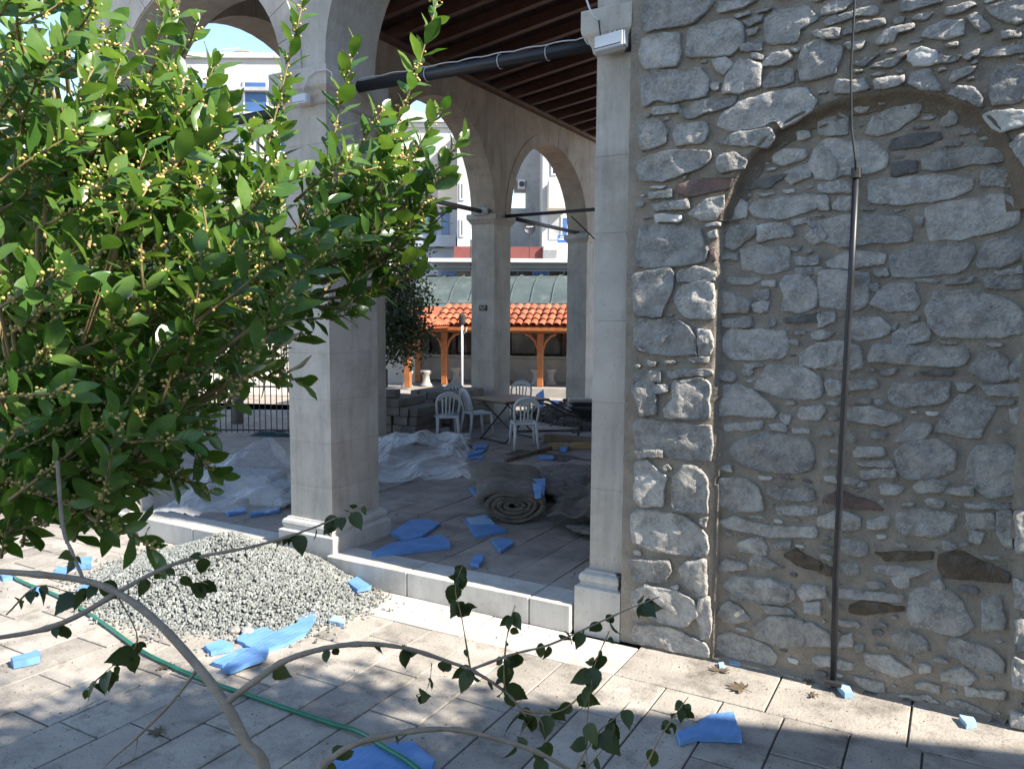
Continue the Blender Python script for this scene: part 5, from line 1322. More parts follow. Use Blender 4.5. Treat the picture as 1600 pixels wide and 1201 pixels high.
rod('tie_rod', [(-8.2, 14.02, 4.40), (-2.1, 14.02, 4.46)], .035, 'black tie rod crossing the portico from the middle pier to the building wall')
rod('wire_stay', [(-7.205,15.165,4.477), (-6.75,15.375,3.999)], .015, 'thin dark stay wire in the far arch')
for nm, p, lb in (('floodlight', (-8.458,13.6,4.463), 'small grey floodlight on the capital of the middle side pier'), ('floodlight', (-8.329,18.1,4.377), 'small grey floodlight on the capital of the far side pier')):
    floodlight(nm, p, R(15), .95, lb)
t = empty('notice_plate', (-8.449,13.67,2.55), 0, 'small dark plate fixed to the middle side pier', 'plate')
b = MB(); b.box((-.085, -.02, -.055), (.085, .02, .055), 0, .004); b.build('plate', M_plate, t)
for dx, dz_ in ((-.045, .012), (0, -.018), (.04, .014)):
    b = MB(); b.box((dx - .014, -.024, dz_ - .012), (dx + .014, -.019, dz_ + .012)); b.build('relief', M_render_p, t)

# portico roof: rafters rise towards the main building
pr = empty('portico_roof', (-8.2, 12, 6.75), 0, 'dark red timber lean-to ceiling over the portico', 'roof')
SL = R(8.5); LR = 6.2 / math.cos(SL)
rm = MB(); rm.box((0, -.055, 0), (LR, .055, .16)); rme = rm.mesh('rafter', M_wood_dark)
y = 5.45 + .67 / 2
while y < 18.8:
    obj('rafter', rme, pr, (0, y - 12, .02), (0, -SL, 0)); y += .655
for k in range(12):
    s0 = LR * k / 12; b = MB(); b.box((s0 + .004, -6.6, .16), (s0 + LR / 12 - .004, 6.9, .19)); b.build('ceiling_board', M_board, pr, rot=(0, -SL, 0), loc=(0, 0, .02))
b = MB(); b.box((-.6, -6.62, .195), (LR + .3, 7.0, .3)); b.build('roof_deck', M_board, pr, rot=(0, -SL, 0), loc=(0, 0, .02))
b = MB(); b.box((-.02, -6.5, -.02), (.12, 6.9, .05)); b.build('wall_plate', M_wood_dark, pr)

# dark strip and pipe on the rubble wall
t = empty('downpipe', (-0.602,5.27,0.045), 0, 'thin black conduit pipe running up the rubble wall', 'pipe'); p0 = Vector(t.location)
P = [(-0.606,5.31,0.018), (-0.618,5.3,0.751), (-0.613,5.305,1.742), (-0.604,5.31,2.622), (-0.601,5.315,3.26)]
b = MB(); b.tube([Vector(p) - p0 for p in P], .02, 10); b.build('pipe', M_pipe, t, smooth=True)
b = MB(); b.tube([Vector(P[-1]) - p0 + Vector((0, 0, -.01)), Vector(P[-1]) - p0 + Vector((0, 0, .05))], .03, 10); b.build('collar', M_iron, t)
b = MB(); b.tube([Vector(p) - p0 for p in [P[-1], (-0.602,5.25,3.349), (-0.63,5.24,3.539), (-0.647,5.24,3.879), (-0.643,5.24,4.138), (-0.641,5.24,4.431), (-0.651,5.24,5.011)]], .0065, 6); b.build('cable', M_pipe, t)
b = MB(); b.box((-.05, -.02, 0), (.05, .03, .02)); b.build('foot', M_iron, t)

# ------------------------------------------------------------------ gravel heap
def heap_h(x, y):
    cx, cy = -5.55, 4.72; dx = (x - cx) / 1.35; dy = (y - cy) / .98
    d = math.sqrt(dx * dx + dy * dy); return max(0, .42 * (1 - d ** 1.15) * (1.0 + .25 * noise.noise(Vector((x * 1.5, y * 1.5, 3))))) if d < 1.25 else -1
gh = empty('gravel_heap', (-5.55, 4.72, 0), 0, 'heap of pale grey gravel against the kerb left of the front pillar', 'gravel heap')
b = MB(); b.grid(60, 40, lambda u, v: ((u - .5) * 3.3, (v - .5) * 2.0 - .44, max(-.03, heap_h(-5.55 + (u - .5) * 3.3, 4.72 + (v - .5) * 2.0 - .44) * .96 - .012))); b.build('core', M_gravel, gh, smooth=True)
ico = bmesh.new(); bmesh.ops.create_icosphere(ico, subdivisions=1, radius=1); IV = [v.co.copy() for v in ico.verts]; IF = [[v.index for v in f.verts] for f in ico.faces]; ico.free()
b = MB(); cnt = 0
while cnt < 15500:
    x = rng.uniform(-7.25, -3.9); y = rng.uniform(3.5, 5.25)
    h = heap_h(x, y)
    dx = (x + 5.55) / 1.35; dy = (y - 4.72) / .98; d = math.sqrt(dx * dx + dy * dy)
    if d > 1.0:
        if rng.random() > math.exp(-(d - 1.0) * 16): continue
        h = 0
    s = rng.uniform(.009, .017) * (1.25 if rng.random() < .07 else 1)
    e = Euler((rng.uniform(0, 6), rng.uniform(0, 6), rng.uniform(0, 6))).to_matrix(); sc = Vector((s * rng.uniform(.8, 1.3), s * rng.uniform(.6, 1), s * rng.uniform(.45, .8)))
    c = Vector((x + 5.55, y - 4.72, max(0, h) + rng.uniform(0, .012) + s * .3))
    b.add([c + e @ Vector((v.x * sc.x * rng.uniform(.8, 1.15), v.y * sc.y * rng.uniform(.8, 1.15), v.z * sc.z)) for v in IV], IF); cnt += 1
o = b.build('gravel', M_gravel, gh); tag(o, kind='stuff')
# per pebble colour through the tone attribute
me = o.data; a = me.attributes.new('tone', 'FLOAT', 'FACE'); vals = []
for i in range(cnt): vals += [rng.random()] * 20
a.data.foreach_set('value', vals)
t_ = M_gravel.node_tree; at = t_.nodes.new('ShaderNodeAttribute'); at.attribute_name = 'tone'; hv = t_.nodes.new('ShaderNodeHueSaturation'); mr = t_.nodes.new('ShaderNodeMapRange'); mr.inputs[3].default_value = .6; mr.inputs[4].default_value = 1.45
src = t_.nodes['Principled BSDF'].inputs['Base Color'].links[0].from_socket
t_.links.new(at.outputs['Fac'], mr.inputs[0]); t_.links.new(mr.outputs[0], hv.inputs['Value']); t_.links.new(src, hv.inputs['Color']); t_.links.new(hv.outputs[0], t_.nodes['Principled BSDF'].inputs['Base Color'])
for px, lb in (((-4.654,3.973,0.02), 'rounded grey cobble at the foot of the gravel heap'), ((-4.549,4.008,0.01), 'small white pebble stone beside the grey cobble')):
    s = .055 if 'grey' in lb else .035; b = MB(); b.add([Vector((v.x * s * 1.3, v.y * s, v.z * s * .7)) for v in IV], IF)
    o = b.build('cobble', M_stone if 'grey' in lb else M_marble, None, True, (px[0], px[1], s * .5)); tag(o, lb, 'stone')
    md = o.modifiers.new('s', 'SUBSURF'); md.levels = md.render_levels = 2

# ------------------------------------------------------------------ blue foam boards
def foam(poly, z, label, th=.03, m=None, rz=(0, 0), grp='broken pieces of blue foam board', dz=0.004):
    """broken board: ragged edges, extruded and slightly bevelled"""
    n = len(poly); cx = sum(p[0] for p in poly) / n; cy = sum(p[1] for p in poly) / n; P = []
    for i in range(n):
        a, c = Vector(poly[i]), Vector(poly[(i + 1) % n]); k = max(1, int((c - a).length / .035))
        for q in range(k):
            p = a.lerp(c, q / k)
            if q: p += Vector((rng.gauss(0, .0028), rng.gauss(0, .0028)))
            P.append((p.x - cx, p.y - cy))
    a = sum(P[i - 1][0] * P[i][1] - P[i][0] * P[i - 1][1] for i in range(len(P)))
    if a < 0: P = P[::-1]
    bm = bmesh.new(); vs = [bm.verts.new((x, y, 0)) for x, y in P]; f = bm.faces.new(vs)
    r = bmesh.ops.extrude_face_region(bm, geom=[f]); top = [v for v in r['geom'] if isinstance(v, bmesh.types.BMVert)]
    for v in top: v.co.z = th + rng.gauss(0, .0007); v.co.x += rng.gauss(0, .002); v.co.y += rng.gauss(0, .002)
    bmesh.ops.recalc_face_normals(bm, faces=list(bm.faces))
    me = bpy.data.meshes.new('foam_piece'); bm.to_mesh(me); bm.free(); me.materials.append(m or M_foam)
    o = obj('foam_piece', me, None, (cx, cy, z + dz), (rz[0], rz[1], 0)); return tag(o, label, 'foam board', grp)
foam([(-1.301,4.222),(-1.235,4.35),(-1.189,4.52),(-1.08,4.619),(-0.958,4.344),(-1.093,4.281),(-1.183,4.236),(-1.251,4.135)], 0, 'blue foam piece with a wavy edge, alone on the paving near the rubble wall', .032)
foam([(-2.836,3.008),(-2.766,3.185),(-2.669,3.286),(-2.547,3.387),(-2.334,3.3),(-2.256,3.145),(-2.744,2.861)], 0, 'wide blue foam piece lying under the green hose', .03)
foam([(-4.502,3.864),(-4.564,3.978),(-4.478,4.133),(-4.358,4.099),(-4.335,4.289),(-4.446,4.487),(-4.381,4.545),(-4.288,4.465),(-4.141,4.193),(-4.138,3.996),(-4.184,3.843),(-4.324,3.823)], 0, 'largest blue foam board outside, curving round the foot of the gravel heap', .03, rz=(R(1.5), 0))
foam([(-4.343,3.512),(-4.351,3.76),(-4.278,3.819),(-4.238,3.661),(-4.242,3.514)], 0, 'blue foam strip half under another, below the gravel heap', .028)
foam([(-4.175,3.457),(-4.238,3.661),(-4.234,3.845),(-4.1,3.801),(-4.023,3.699),(-4.101,3.46)], 0, 'ridged blue foam piece lying on top of a strip below the gravel heap', .03, rz=(R(4), R(-3)), dz=.03)
foam([(-4.6,3.661),(-4.576,3.797),(-4.444,3.784),(-4.406,3.737),(-4.469,3.609)], 0, 'small oblong of blue foam at the left foot of the gravel heap', .032)
foam([(-4.512,5.074),(-4.565,5.261),(-4.308,5.148),(-4.323,4.98)], .05, 'bright blue foam chip on gravel against the kerb', .035, rz=(R(-6), R(4)))
foam([(-4.162,4.464),(-4.203,4.572),(-4.067,4.55),(-4.014,4.471)], 0, 'pale lump of foam right of the gravel heap', .03, M_foam_pale)
foam([(-5.541,2.832),(-5.51,2.992),(-5.456,2.987),(-5.388,2.945),(-5.451,2.805)], 0, 'single dark blue foam bar alone at the far left of the paving', .05)
foam([(-7.233,4.26),(-7.298,4.425),(-7.251,4.499),(-6.999,4.333),(-7.139,4.228)], 0, 'blue foam piece behind the branch, furthest left of the heap', .04)
foam([(-7.068,4.017),(-7.244,4.157),(-7.127,4.183),(-6.901,4.035)], 0, 'light blue foam square beside the hose left of the heap', .04)
foam([(-6.474,3.869),(-6.58,3.991),(-6.465,4.059),(-6.365,4.006),(-6.334,3.827)], 0, 'blue foam slab under the shrub leaves left of the heap', .03)
foam([(-6.874,3.705),(-6.86,3.795),(-6.708,3.731),(-6.718,3.671)], 0, 'blue foam scrap left of the green hose', .03)
foam([(-7.516,3.793),(-7.48,3.835),(-7.313,3.791),(-7.333,3.719)], 0, 'blue foam scrap at the left edge of the picture', .03)
foam([(-6.555,4.141),(-6.512,4.186),(-6.419,4.125),(-6.461,4.092)], 0, 'white-blue foam chip at the left edge of the gravel', .03, M_foam_pale)
foam([(-0.582,5.306),(-0.551,5.365),(-0.508,5.329),(-0.478,5.229),(-0.523,5.202)], 0, 'pale blue foam lump at the foot of the black pipe', .035, M_foam_pale)
foam([(0.103,5.275),(0.176,5.283),(0.195,5.209),(0.142,5.162)], 0, 'pale blue foam lump near the right corner of the wall', .03, M_foam_pale)
foam([(-1.317,5.404),(-1.249,5.42),(-1.205,5.329),(-1.267,5.316)], 0, 'grey-blue foam scrap in the wall corner', .015, M_foam_pale)
foam([(-1.344,5.271),(-1.316,5.299),(-1.29,5.234),(-1.318,5.206)], 0, 'tiny foam crumb on the paving by the wall corner', .02, M_foam_pale)
ZI = .2
foam([(-4.862,6.119),(-4.985,6.607),(-4.849,6.721),(-4.647,6.679),(-4.509,6.157),(-4.604,5.988)], ZI, 'dark blue foam board lying flat inside the portico near the left pillar', .03)
foam([(-4.591,5.501),(-4.61,5.822),(-4.372,6.296),(-4.193,6.179),(-4.084,6.031),(-4.537,5.436)], ZI, 'long tapering blue foam board just behind the kerb', .035)
foam([(-4.503,6.929),(-4.389,7.201),(-4.107,6.906),(-3.901,6.783),(-4.054,6.428)], ZI, 'blue and pale foam board beside the end of the felt roll', .03)
foam([(-4.49,6.936),(-4.402,7.193),(-4.133,6.922),(-4.319,6.779)], ZI + .03, 'pale foam sheet lying on a board beside the felt roll', .006, M_foam_pale, dz=.006)
foam([(-3.864,6.419),(-3.734,6.535),(-3.624,6.437),(-3.598,6.142)], ZI, 'triangular blue foam piece in front of the felt roll', .03)
foam([(-3.65,5.707),(-3.736,5.913),(-3.688,5.98),(-3.601,5.828),(-3.556,5.696)], ZI, 'small blue foam piece nearest the kerb', .03)
foam([(-5.33,8.298),(-5.242,8.276),(-4.985,7.965),(-5.034,7.979)], ZI, 'blue foam sliver left of the felt roll', .02)
foam([(-2.688,5.882),(-2.637,5.982),(-2.575,5.856)], ZI, 'blue foam scrap beside the base of the right-hand pillar', .02)
foam([(-6.944,5.846),(-6.922,6.105),(-6.795,6.008),(-6.83,5.796)], ZI, 'blue foam strip at the foot of the left plastic sheet', .03)
foam([(-6.693,5.967),(-6.595,6.301),(-6.473,6.201),(-6.592,5.892)], ZI, 'narrow blue foam bar left of the front pillar', .03)
foam([(-7.01,11.013),(-6.89,11.324),(-6.701,10.973),(-6.8,10.762)], ZI, 'blue foam piece beneath the table', .03)
foam([(-6.733,10.344),(-6.653,10.853),(-6.514,10.506),(-6.535,10.152)], ZI, 'blue foam piece between the plastic sheet and the table', .03)
foam([(-6.517,10.163),(-6.386,10.378),(-6.266,10.146),(-6.43,10.045)], ZI, 'thin blue foam strip right of the plastic sheet', .02)
foam([(-7.952,11.693),(-7.733,12.013),(-7.465,11.639),(-7.696,11.357)], ZI, 'blue foam board under the left-hand chairs', .03)
foam([(-5.636,10.771),(-5.399,10.85),(-5.315,10.638),(-5.513,10.582)], ZI, 'blue foam strip behind the folded felt', .02)
foam([(-5.678,11.604),(-5.536,11.661),(-5.447,11.376),(-5.537,11.365)], ZI, 'blue foam scrap in front of the timber beams', .05)
foam([(-8.833,16.791),(-8.794,17.135),(-8.316,16.072),(-8.393,16.022)], .25, 'crumpled blue foam scrap on the rubble heap', .15, rz=(R(20), 0))
foam([(-8.489,16.854),(-8.202,16.882),(-7.994,16.419),(-8.189,16.295)], .25, 'blue foam strip on the rubble heap', .12)
foam([(-7.074,15.146),(-6.949,15.347),(-6.654,14.665),(-6.78,14.519)], .2, 'blue foam scrap under the wheelbarrow', .1)

# green hose
t = MB(); P = []
for p in [(-8.728,4.168,0.02), (-7.359,3.817,0.02), (-6.529,3.737,0.02), (-5.784,3.601,0.02), (-5,3.411,0.02), (-4.607,3.353,0.02), (-4.177,3.318,0.02), (-3.824,3.322,0.02), (-3.488,3.32,0.02), (-3.078,3.323,0.02), (-2.88,3.318,0.03), (-2.624,3.23,0.055), (-2.409,3.174,0.06), (-2.196,3.105,0.04), (-2.001,3.044,0.02)]: P.append(Vector(p))
Q = []
for i in range(1, len(P) - 2):
    for k in range(8):
        u = k / 8; a, b_, c, d = P[i - 1:i + 3]
        Q.append(.5 * ((2 * b_) + (c - a) * u + (2 * a - 5 * b_ + 4 * c - d) * u * u + (3 * b_ - a - 3 * c + d) * u ** 3))
t.tube(Q, .0145, 10); o = t.build('garden_hose', M_hose, None, True); tag(o, 'green garden hose snaking across the paving', 'hose')

# ------------------------------------------------------------------ plastic sheets
def film(poly, z, hfun, label, seed, res=.028):
    xs = [p[0] for p in poly]; ys = [p[1] for p in poly]; x0, x1, y0_, y1_ = min(xs), max(xs), min(ys), max(ys); cx, cy = (x0 + x1) / 2, (y0_ + y1_) / 2
    nu, nv = int((x1 - x0) / res), int((y1_ - y0_) / res); b = MB()
    def fn(u, v):
        x = x0 + (x1 - x0) * u; y = y0_ + (y1_ - y0_) * v
        wx = x + .08 * noise.noise(Vector((x * 3, y * 3, seed))); wy_ = y + .08 * noise.noise(Vector((x * 3, y * 3, seed + 5)))
        h = hfun(x, y)
        f1 = 1 - abs(noise.noise(Vector((wx * 1.5 + seed, wy_ * 1.1, seed)))) * 2.2
        f2 = 1 - abs(noise.noise(Vector((wx * 3.1 + wy_ * 1.5, wy_ * 1.6 - wx, seed + 3)))) * 2.4
        f3 = 1 - abs(noise.noise(Vector((wx * 6.5 - wy_ * 3, wy_ * 4 + wx * 2, seed + 8)))) * 2.4
        z_ = h * (.75 + .25 * f1) + (.10 * f1 + .05 * f2 + .018 * f3) * min(1, .25 + h * 3)
        return (x - cx + .05 * f2, y - cy - .04 * f1, max(.006, z_))
    b.grid(nu, nv, fn, keep=lambda u, v: inpoly(x0 + (x1 - x0) * u, y0_ + (y1_ - y0_) * v, poly))
    o = b.build('plastic_sheet', M_film, None, False, (cx, cy, z)); tag(o, label, 'plastic sheet'); 
    o.data.polygons.foreach_set('use_smooth', [True] * len(o.data.polygons)); 
    return o
PA = [(-7.75, 5.30), (-6.9, 5.42), (-6.35, 6.0), (-6.2, 6.6), (-6.6, 7.9), (-7.4, 8.1), (-8.1, 7.2), (-8.05, 5.9)]
film(PA, .2, lambda x, y: .62 * math.exp(-((x + 7.15) / .6) ** 2 - ((y - 6.55) / .75) ** 2), 'crumpled clear plastic sheet draped over a load left of the front pillar', 3.3)
PB = [(-6.506,7.546),(-5.358,8.371),(-5.779,8.913),(-6.367,9.946),(-8.098,11.884),(-9.188,12.374),(-8.118,10.224),(-9.003,10.457),(-8.134,8.863)]
film(PB, .2, lambda x, y: .40 * math.exp(-((x + 6.75) / .8) ** 2 - ((y - 9.35) / .65) ** 2) + .1, 'crumpled clear plastic sheet on the floor between the front pillar and the felt roll', 8.1)
# load under the left sheet
t = empty('covered_load', (-7.15, 6.6, .2), R(20), 'dark load partly visible beneath the left plastic sheet', 'bundle')
for i, (dx, dy, sx, sy, h) in enumerate(((-.2, .1, .7, .5, .3), (.25, -.15, .45, .6, .22))):
    b = MB(); b.box((dx - sx / 2, dy - sy / 2, 0), (dx + sx / 2, dy + sy / 2, h), 0, .04); b.build('bag', M_render_g, t)
t = empty('dark_bag', (-11.764,11.14,0), R(20), 'flat dark green bag lying in the courtyard left of the front pillar', 'bag')
b = MB(); b.grid(16, 12, lambda u, v: ((u - .5) * .9, (v - .5) * .4, .10 * max(0, 1 - (2 * u - 1) ** 4) * max(0, 1 - (2 * v - 1) ** 4) * (1 + .5 * noise.noise(Vector((u * 5, v * 5, 2)))))); b.build('sack', M_card, t, True)

# ------------------------------------------------------------------ felt roll and heap
def felt_roll():
    e0 = Vector((-4.02, 7.12, .2)); e1 = Vector((-5.0, 8.75, .2)); ax = (e1 - e0); Ln = ax.length; ax.normalize(); side = Vector((0, 0, 1)).cross(ax).normalized()
    t = empty('felt_roll', e0, 0, 'thick roll of brown felt underlay lying on the floor, spiral end towards us', 'felt roll')
    turns = 4.5; n = 40; W, H = .36, .205
    def sp(th, inner=0):
        f_ = 1 - .8 * th / (2 * math.pi * turns); f_ -= inner
        x = math.cos(th) * W * f_; z = math.sin(th) * H * f_
        f_ *= 1 + .035 * math.sin(th * 1.7 + 1) + .02 * math.sin(th * 4.3); x = math.cos(th) * W * f_; z = math.sin(th) * H * f_
        z += -.085 * math.exp(-((x + .04) / .17) ** 2) * (1 if z > 0 else .15) * f_; x *= 1.04
        return x, z + H * 1.0
    b = MB(); N = int(turns * n); th_l = .8 / turns * .84
    for jj in range(15):
        s = Ln * jj / 14; wob = .014 * math.sin(jj * 2.1)
        for i in range(N + 1):
            th = 2 * math.pi * turns * i / N
            for inn in (0, th_l):
                x, z = sp(th, inn); k = 1 + .10 * (s / Ln) + .03 * noise.noise(Vector((s * 2, th, 0)))
                q = side * (x * k + wob) + Vector((0, 0, max(0.004, z * (1 - .12 * s / Ln) + .006 * noise.noise(Vector((x * 20, s * 9, z * 20)))))) + ax * (s + .018 * noise.noise(Vector((th * 1.2, jj, 4))) * (1 if jj == 0 else 0))
                b.v.append(tuple(q))
    w_ = (N + 1) * 2
    for jj in range(14):
        for i in range(N):
            a = jj * w_ + i * 2
            b.f += [(a, a + 2, a + 2 + w_, a + w_), (a + 1, a + 1 + w_, a + 3 + w_, a + 3)]; b.m += [1 if (i < n and 2 <= jj <= 5) else 0, 0]
    for i in range(N):
        a = i * 2; b.f.append((a, a + 1, a + 3, a + 2)); b.m.append(0); a += 14 * w_; b.f.append((a, a + 2, a + 3, a + 1)); b.m.append(0)
    b.build('felt', [M_felt, M_felt_dusty], t, True)
felt_roll()
def sheet(name, poly, z, hfun, label, cat, m, res=.04, parent=None, thick=0):
    xs = [p[0] for p in poly]; ys = [p[1] for p in poly]; x0, x1, y0_, y1_ = min(xs), max(xs), min(ys), max(ys); cx, cy = (x0 + x1) / 2, (y0_ + y1_) / 2
    b = MB(); b.grid(max(2, int((x1 - x0) / res)), max(2, int((y1_ - y0_) / res)), lambda u, v: (x0 + (x1 - x0) * u - cx, y0_ + (y1_ - y0_) * v - cy, hfun(x0 + (x1 - x0) * u, y0_ + (y1_ - y0_) * v)),
                  keep=lambda u, v: inpoly(x0 + (x1 - x0) * u + .03 * noise.noise(Vector((u * 9, v * 9, 1))), y0_ + (y1_ - y0_) * v + .03 * noise.noise(Vector((u * 9, v * 9, 7))), poly))
    o = b.build(name, m, parent, True, (cx, cy, z)); tag(o, label, cat)
    if thick:
        md = o.modifiers.new('s', 'SOLIDIFY'); md.thickness = thick; md.offset = 1
    return o
def hf(x, y):
    # folded blanket rising towards the right hand wall
    h = .05 + .62 * math.exp(-((x + 2.5) / .95) ** 2 - ((y - 8.7) / 1.2) ** 2) + .12 * math.exp(-((x + 3.1) / .4) ** 2 - ((y - 7.45) / .3) ** 2)
    h += .07 * (1 - abs(noise.noise(Vector((x * 1.7, y * 1.1, 4)))) * 2.5) + .05 * (1 - abs(noise.noise(Vector((x * 3.5 + y, y * 2.1 - x, 9)))) * 2.5) + .014 * fbm((x * 9, y * 9, 2)); return max(.01, h)
sheet('felt_blanket', [(-3.55, 7.05), (-2.6, 7.0), (-2.12, 7.1), (-2.12, 11.6), (-3.6, 11.8), (-4.4, 10.4), (-4.2, 9.2), (-3.5, 8.6), (-3.85, 7.9)], .2, hf, 'rumpled brown felt blanket heaped against the building wall', 'blanket', M_felt, .045, None, .015)
sheet('felt_blanket', [(-3.35, 7.0), (-2.5, 6.85), (-2.15, 6.95), (-2.15, 7.75), (-2.9, 7.8), (-3.2, 7.5)], .23, lambda x, y: .05 + .16 * math.exp(-((x + 2.5) / .45) ** 2 - ((y - 7.5) / .28) ** 2) + .03 * fbm((x * 4, y * 4, 8)), 'dusty folded edge of felt next to the right-hand pillar', 'blanket', M_felt_dusty, .04, None, .02)
def hf2(x, y): return max(.01, .10 + .10 * math.exp(-((x + 4.2) / .35) ** 2 - ((y - 9.0) / .5) ** 2) + .05 * fbm((x * 3, y * 3, 12)))
sheet('felt_blanket', [(-4.65, 8.4), (-3.9, 8.0), (-3.6, 8.6), (-3.8, 9.6), (-4.5, 10.0), (-5.0, 9.6)], .2, hf2, 'loose flap of felt behind the felt roll', 'blanket', M_felt_dusty, .045, None, .015)
o = foam([(-3.984,7.284),(-4.35,8.02),(-4.16,8.135),(-3.782,7.368)], .42, 'bright blue foam board propped on the felt between roll and blanket', .03, rz=(R(6), 0))
foam([(-3.952,7.442),(-3.867,7.494),(-3.711,7.162),(-3.761,7.131)], .52, 'small blue foam offcut standing behind the propped board', .05, rz=(R(6), 0))

# ------------------------------------------------------------------ chairs and table
def make_chair(loc, rz, label):
    t = empty('plastic_chair', loc, rz, label, 'chair', 'white plastic slat-back chairs round the folding table')
    # front of the chair is +y
    b = MB()
    def seat(u, v):
        x = (u - .5) * (.44 - .05 * (1 - v)); y = (v - .5) * .42; e = max(abs(2 * u - 1), abs(2 * v - 1))
        return (x, y, .445 - .012 * (1 - (2 * u - 1) ** 2) * (1 - (2 * v - 1) ** 2) - (.03 if e > .93 else 0))
    b.grid(12, 12, seat); o = b.build('seat', M_white, t, True); md = o.modifiers.new('s', 'SOLIDIFY'); md.thickness = .012
    for sx in (-1, 1):
        b = MB(); b.tube([(sx * .185, .18, .44), (sx * .20, .20, .22), (sx * .215, .225, 0)], [.032, .027, .021], 8, flat=.7); b.build('leg', M_white, t, True)
        b = MB(); b.tube([(sx * .175, -.19, .45), (sx * .185, -.22, .22), (sx * .20, -.26, 0)], [.032, .027, .021], 8, flat=.7); b.build('leg', M_white, t, True)
    pts = []
    for i in range(21):
        a = math.pi * i / 20; x = -.205 * math.cos(a); z = .66 + .20 * math.sin(a) ** .8; pts.append((x * (1 if True else 1), -.20 - (z - .44) * .22, z))
    pts = [(-.18, -.19, .45), (-.195, -.215, .56)] + pts + [(.195, -.215, .56), (.18, -.19, .45)]
    b = MB(); b.tube(pts, .023, 8, flat=.75); b.build('back_frame', M_white, t, True)
    top = lambda x: .66 + .20 * math.sqrt(max(0, 1 - (x / .205) ** 2)) - .012
    b = MB(); b.grid(14, 3, lambda u, v: ((u - .5) * .33, -.20 - (top((u - .5) * .33) - v * .055 - .44) * .22, top((u - .5) * .33) - v * .055)); o = b.build('top_rail', M_white, t, True); md = o.modifiers.new('s', 'SOLIDIFY'); md.thickness = .012; md.offset = 0
    for x in (-.105, -.035, .035, .105):
        z1 = top(x) - .05; b = MB(); P = []
        for i in range(7):
            z = .45 + (z1 - .45) * i / 6; P.append((x * (.8 + .2 * i / 6), -.195 - (z - .44) * .22 + .012 * math.sin(math.pi * i / 6), z))
        b.tube(P, [.02, .018, .016, .015, .016, .018, .02], 6, flat=.32); b.build('back_slat', M_white, t, True)
    return t
def P2(p, dz=.2): return (p[0], p[1], dz)
c1 = make_chair(P2((-6.26,11.446,0.2)), YW + R(8), 'nearest white plastic chair, its back towards us in front of the table')
def copy_chair(loc, rz, label, tilt=None):
    r = c1.copy(); COL.objects.link(r); r.location = loc; r.rotation_euler = (0, 0, rz); r['label'] = label
    for ch in c1.children:
        c = ch.copy(); COL.objects.link(c); c.parent = r
    return r
copy_chair(P2((-7.831,11.433,0.2)), YW + R(14), 'leftmost white plastic chair in front of the stacked blocks, blue foam scrap on its seat')
copy_chair(P2((-7.639,12.17,0.2)), YW - R(60), 'white plastic chair turned sideways at the left end of the table')
copy_chair(P2((-7.686,13.855,0.2)), YW + R(172), 'white plastic chair on the far side of the table facing us')
copy_chair(P2((-8.391,12.667,0.2)), YW + R(200), 'white plastic chair in shade behind the leftmost chair')
q = (-7.831,11.433,0.2)
foam([(q[0] + .02, q[1] - .05), (q[0] + .2, q[1] - .02), (q[0] + .18, q[1] + .12), (q[0] + .03, q[1] + .1)], .655, 'blue foam scrap lying on the seat of the leftmost chair', .02)
# table
q = (-6.903,12.095,0.2)
t = empty('folding_table', (q[0], q[1], .2), YW + R(38), 'square brown folding table with crossed black legs', 'table')
b = MB(); b.box((-.5, -.5, .72), (.5, .5, .745), 0, .005); b.build('tabletop', M_table, t)
b = MB(); b.box((-.43, -.43, .69), (.43, .43, .719)); b.build('apron', M_iron, t)
for sy in (-.36, .36):
    for s in (-1, 1):
        b = MB(); b.tube([(s * .40, sy + s * .012, .0), (-s * .36, sy + s * .012, .70)], .014, 6); b.build('leg', M_iron, t)
for sx in (-.40, .40):
    b = MB(); b.tube([(sx, -.36, .02), (sx, .36, .02)], .012, 6); b.build('cross_bar', M_iron, t)
# wheelbarrow
q = (-5.823,12.94,0.2)
t = empty('wheelbarrow', (q[0] + .25, q[1] - .1, .2), YW + R(-5), 'dark wheelbarrow standing beside the right-hand pillar', 'wheelbarrow')
b = MB()
def tray(u, v):
    x = (u - .5) * .85; y = (v - .5) * .6; k = max(abs(2 * u - 1), abs(2 * v - 1)); return (x * (1 + .15 * k), y * (1 + .15 * k), .35 + .28 * max(0, k - .45) / .55)
b.grid(14, 10, tray); o = b.build('tray', M_iron, t, True); md = o.modifiers.new('s', 'SOLIDIFY'); md.thickness = .008
for s in (-1, 1):
    b = MB(); b.tube([(.65, s * .12, .18), (.1, s * .24, .33), (-.5, s * .30, .48), (-.85, s * .31, .66), (-1.0, s * .31, .68)], .02, 8); b.build('handle', M_iron, t, True)
    b = MB(); b.tube([(-.25, s * .25, .40), (-.32, s * .26, .0)], .016, 6); b.build('leg', M_iron, t)
b = MB(); ring = [(.65 + .16 * math.cos(a), 0, .18 + .16 * math.sin(a)) for a in [2 * math.pi * i / 24 for i in range(25)]]; b.tube(ring, .035, 8, caps=False); b.build('wheel', M_pipe, t, True)
b = MB(); b.tube([(.65, -.13, .18), (.65, .13, .18)], .05, 10); b.build('hub', M_iron, t)
# pale block behind the barrow
q = (-6.711,14.247,0.2)
t = empty('stone_block', (q[0], q[1] + .3, .2), YW, 'pale stone block behind the wheelbarrow', 'stone block')
b = MB(); b.box((-.28, -.2, 0), (.35, .2, .33), 0, .02); b.box((-.2, -.17, .332), (.28, .17, .52), 0, .02); b.build('block', M_ashlar, t)
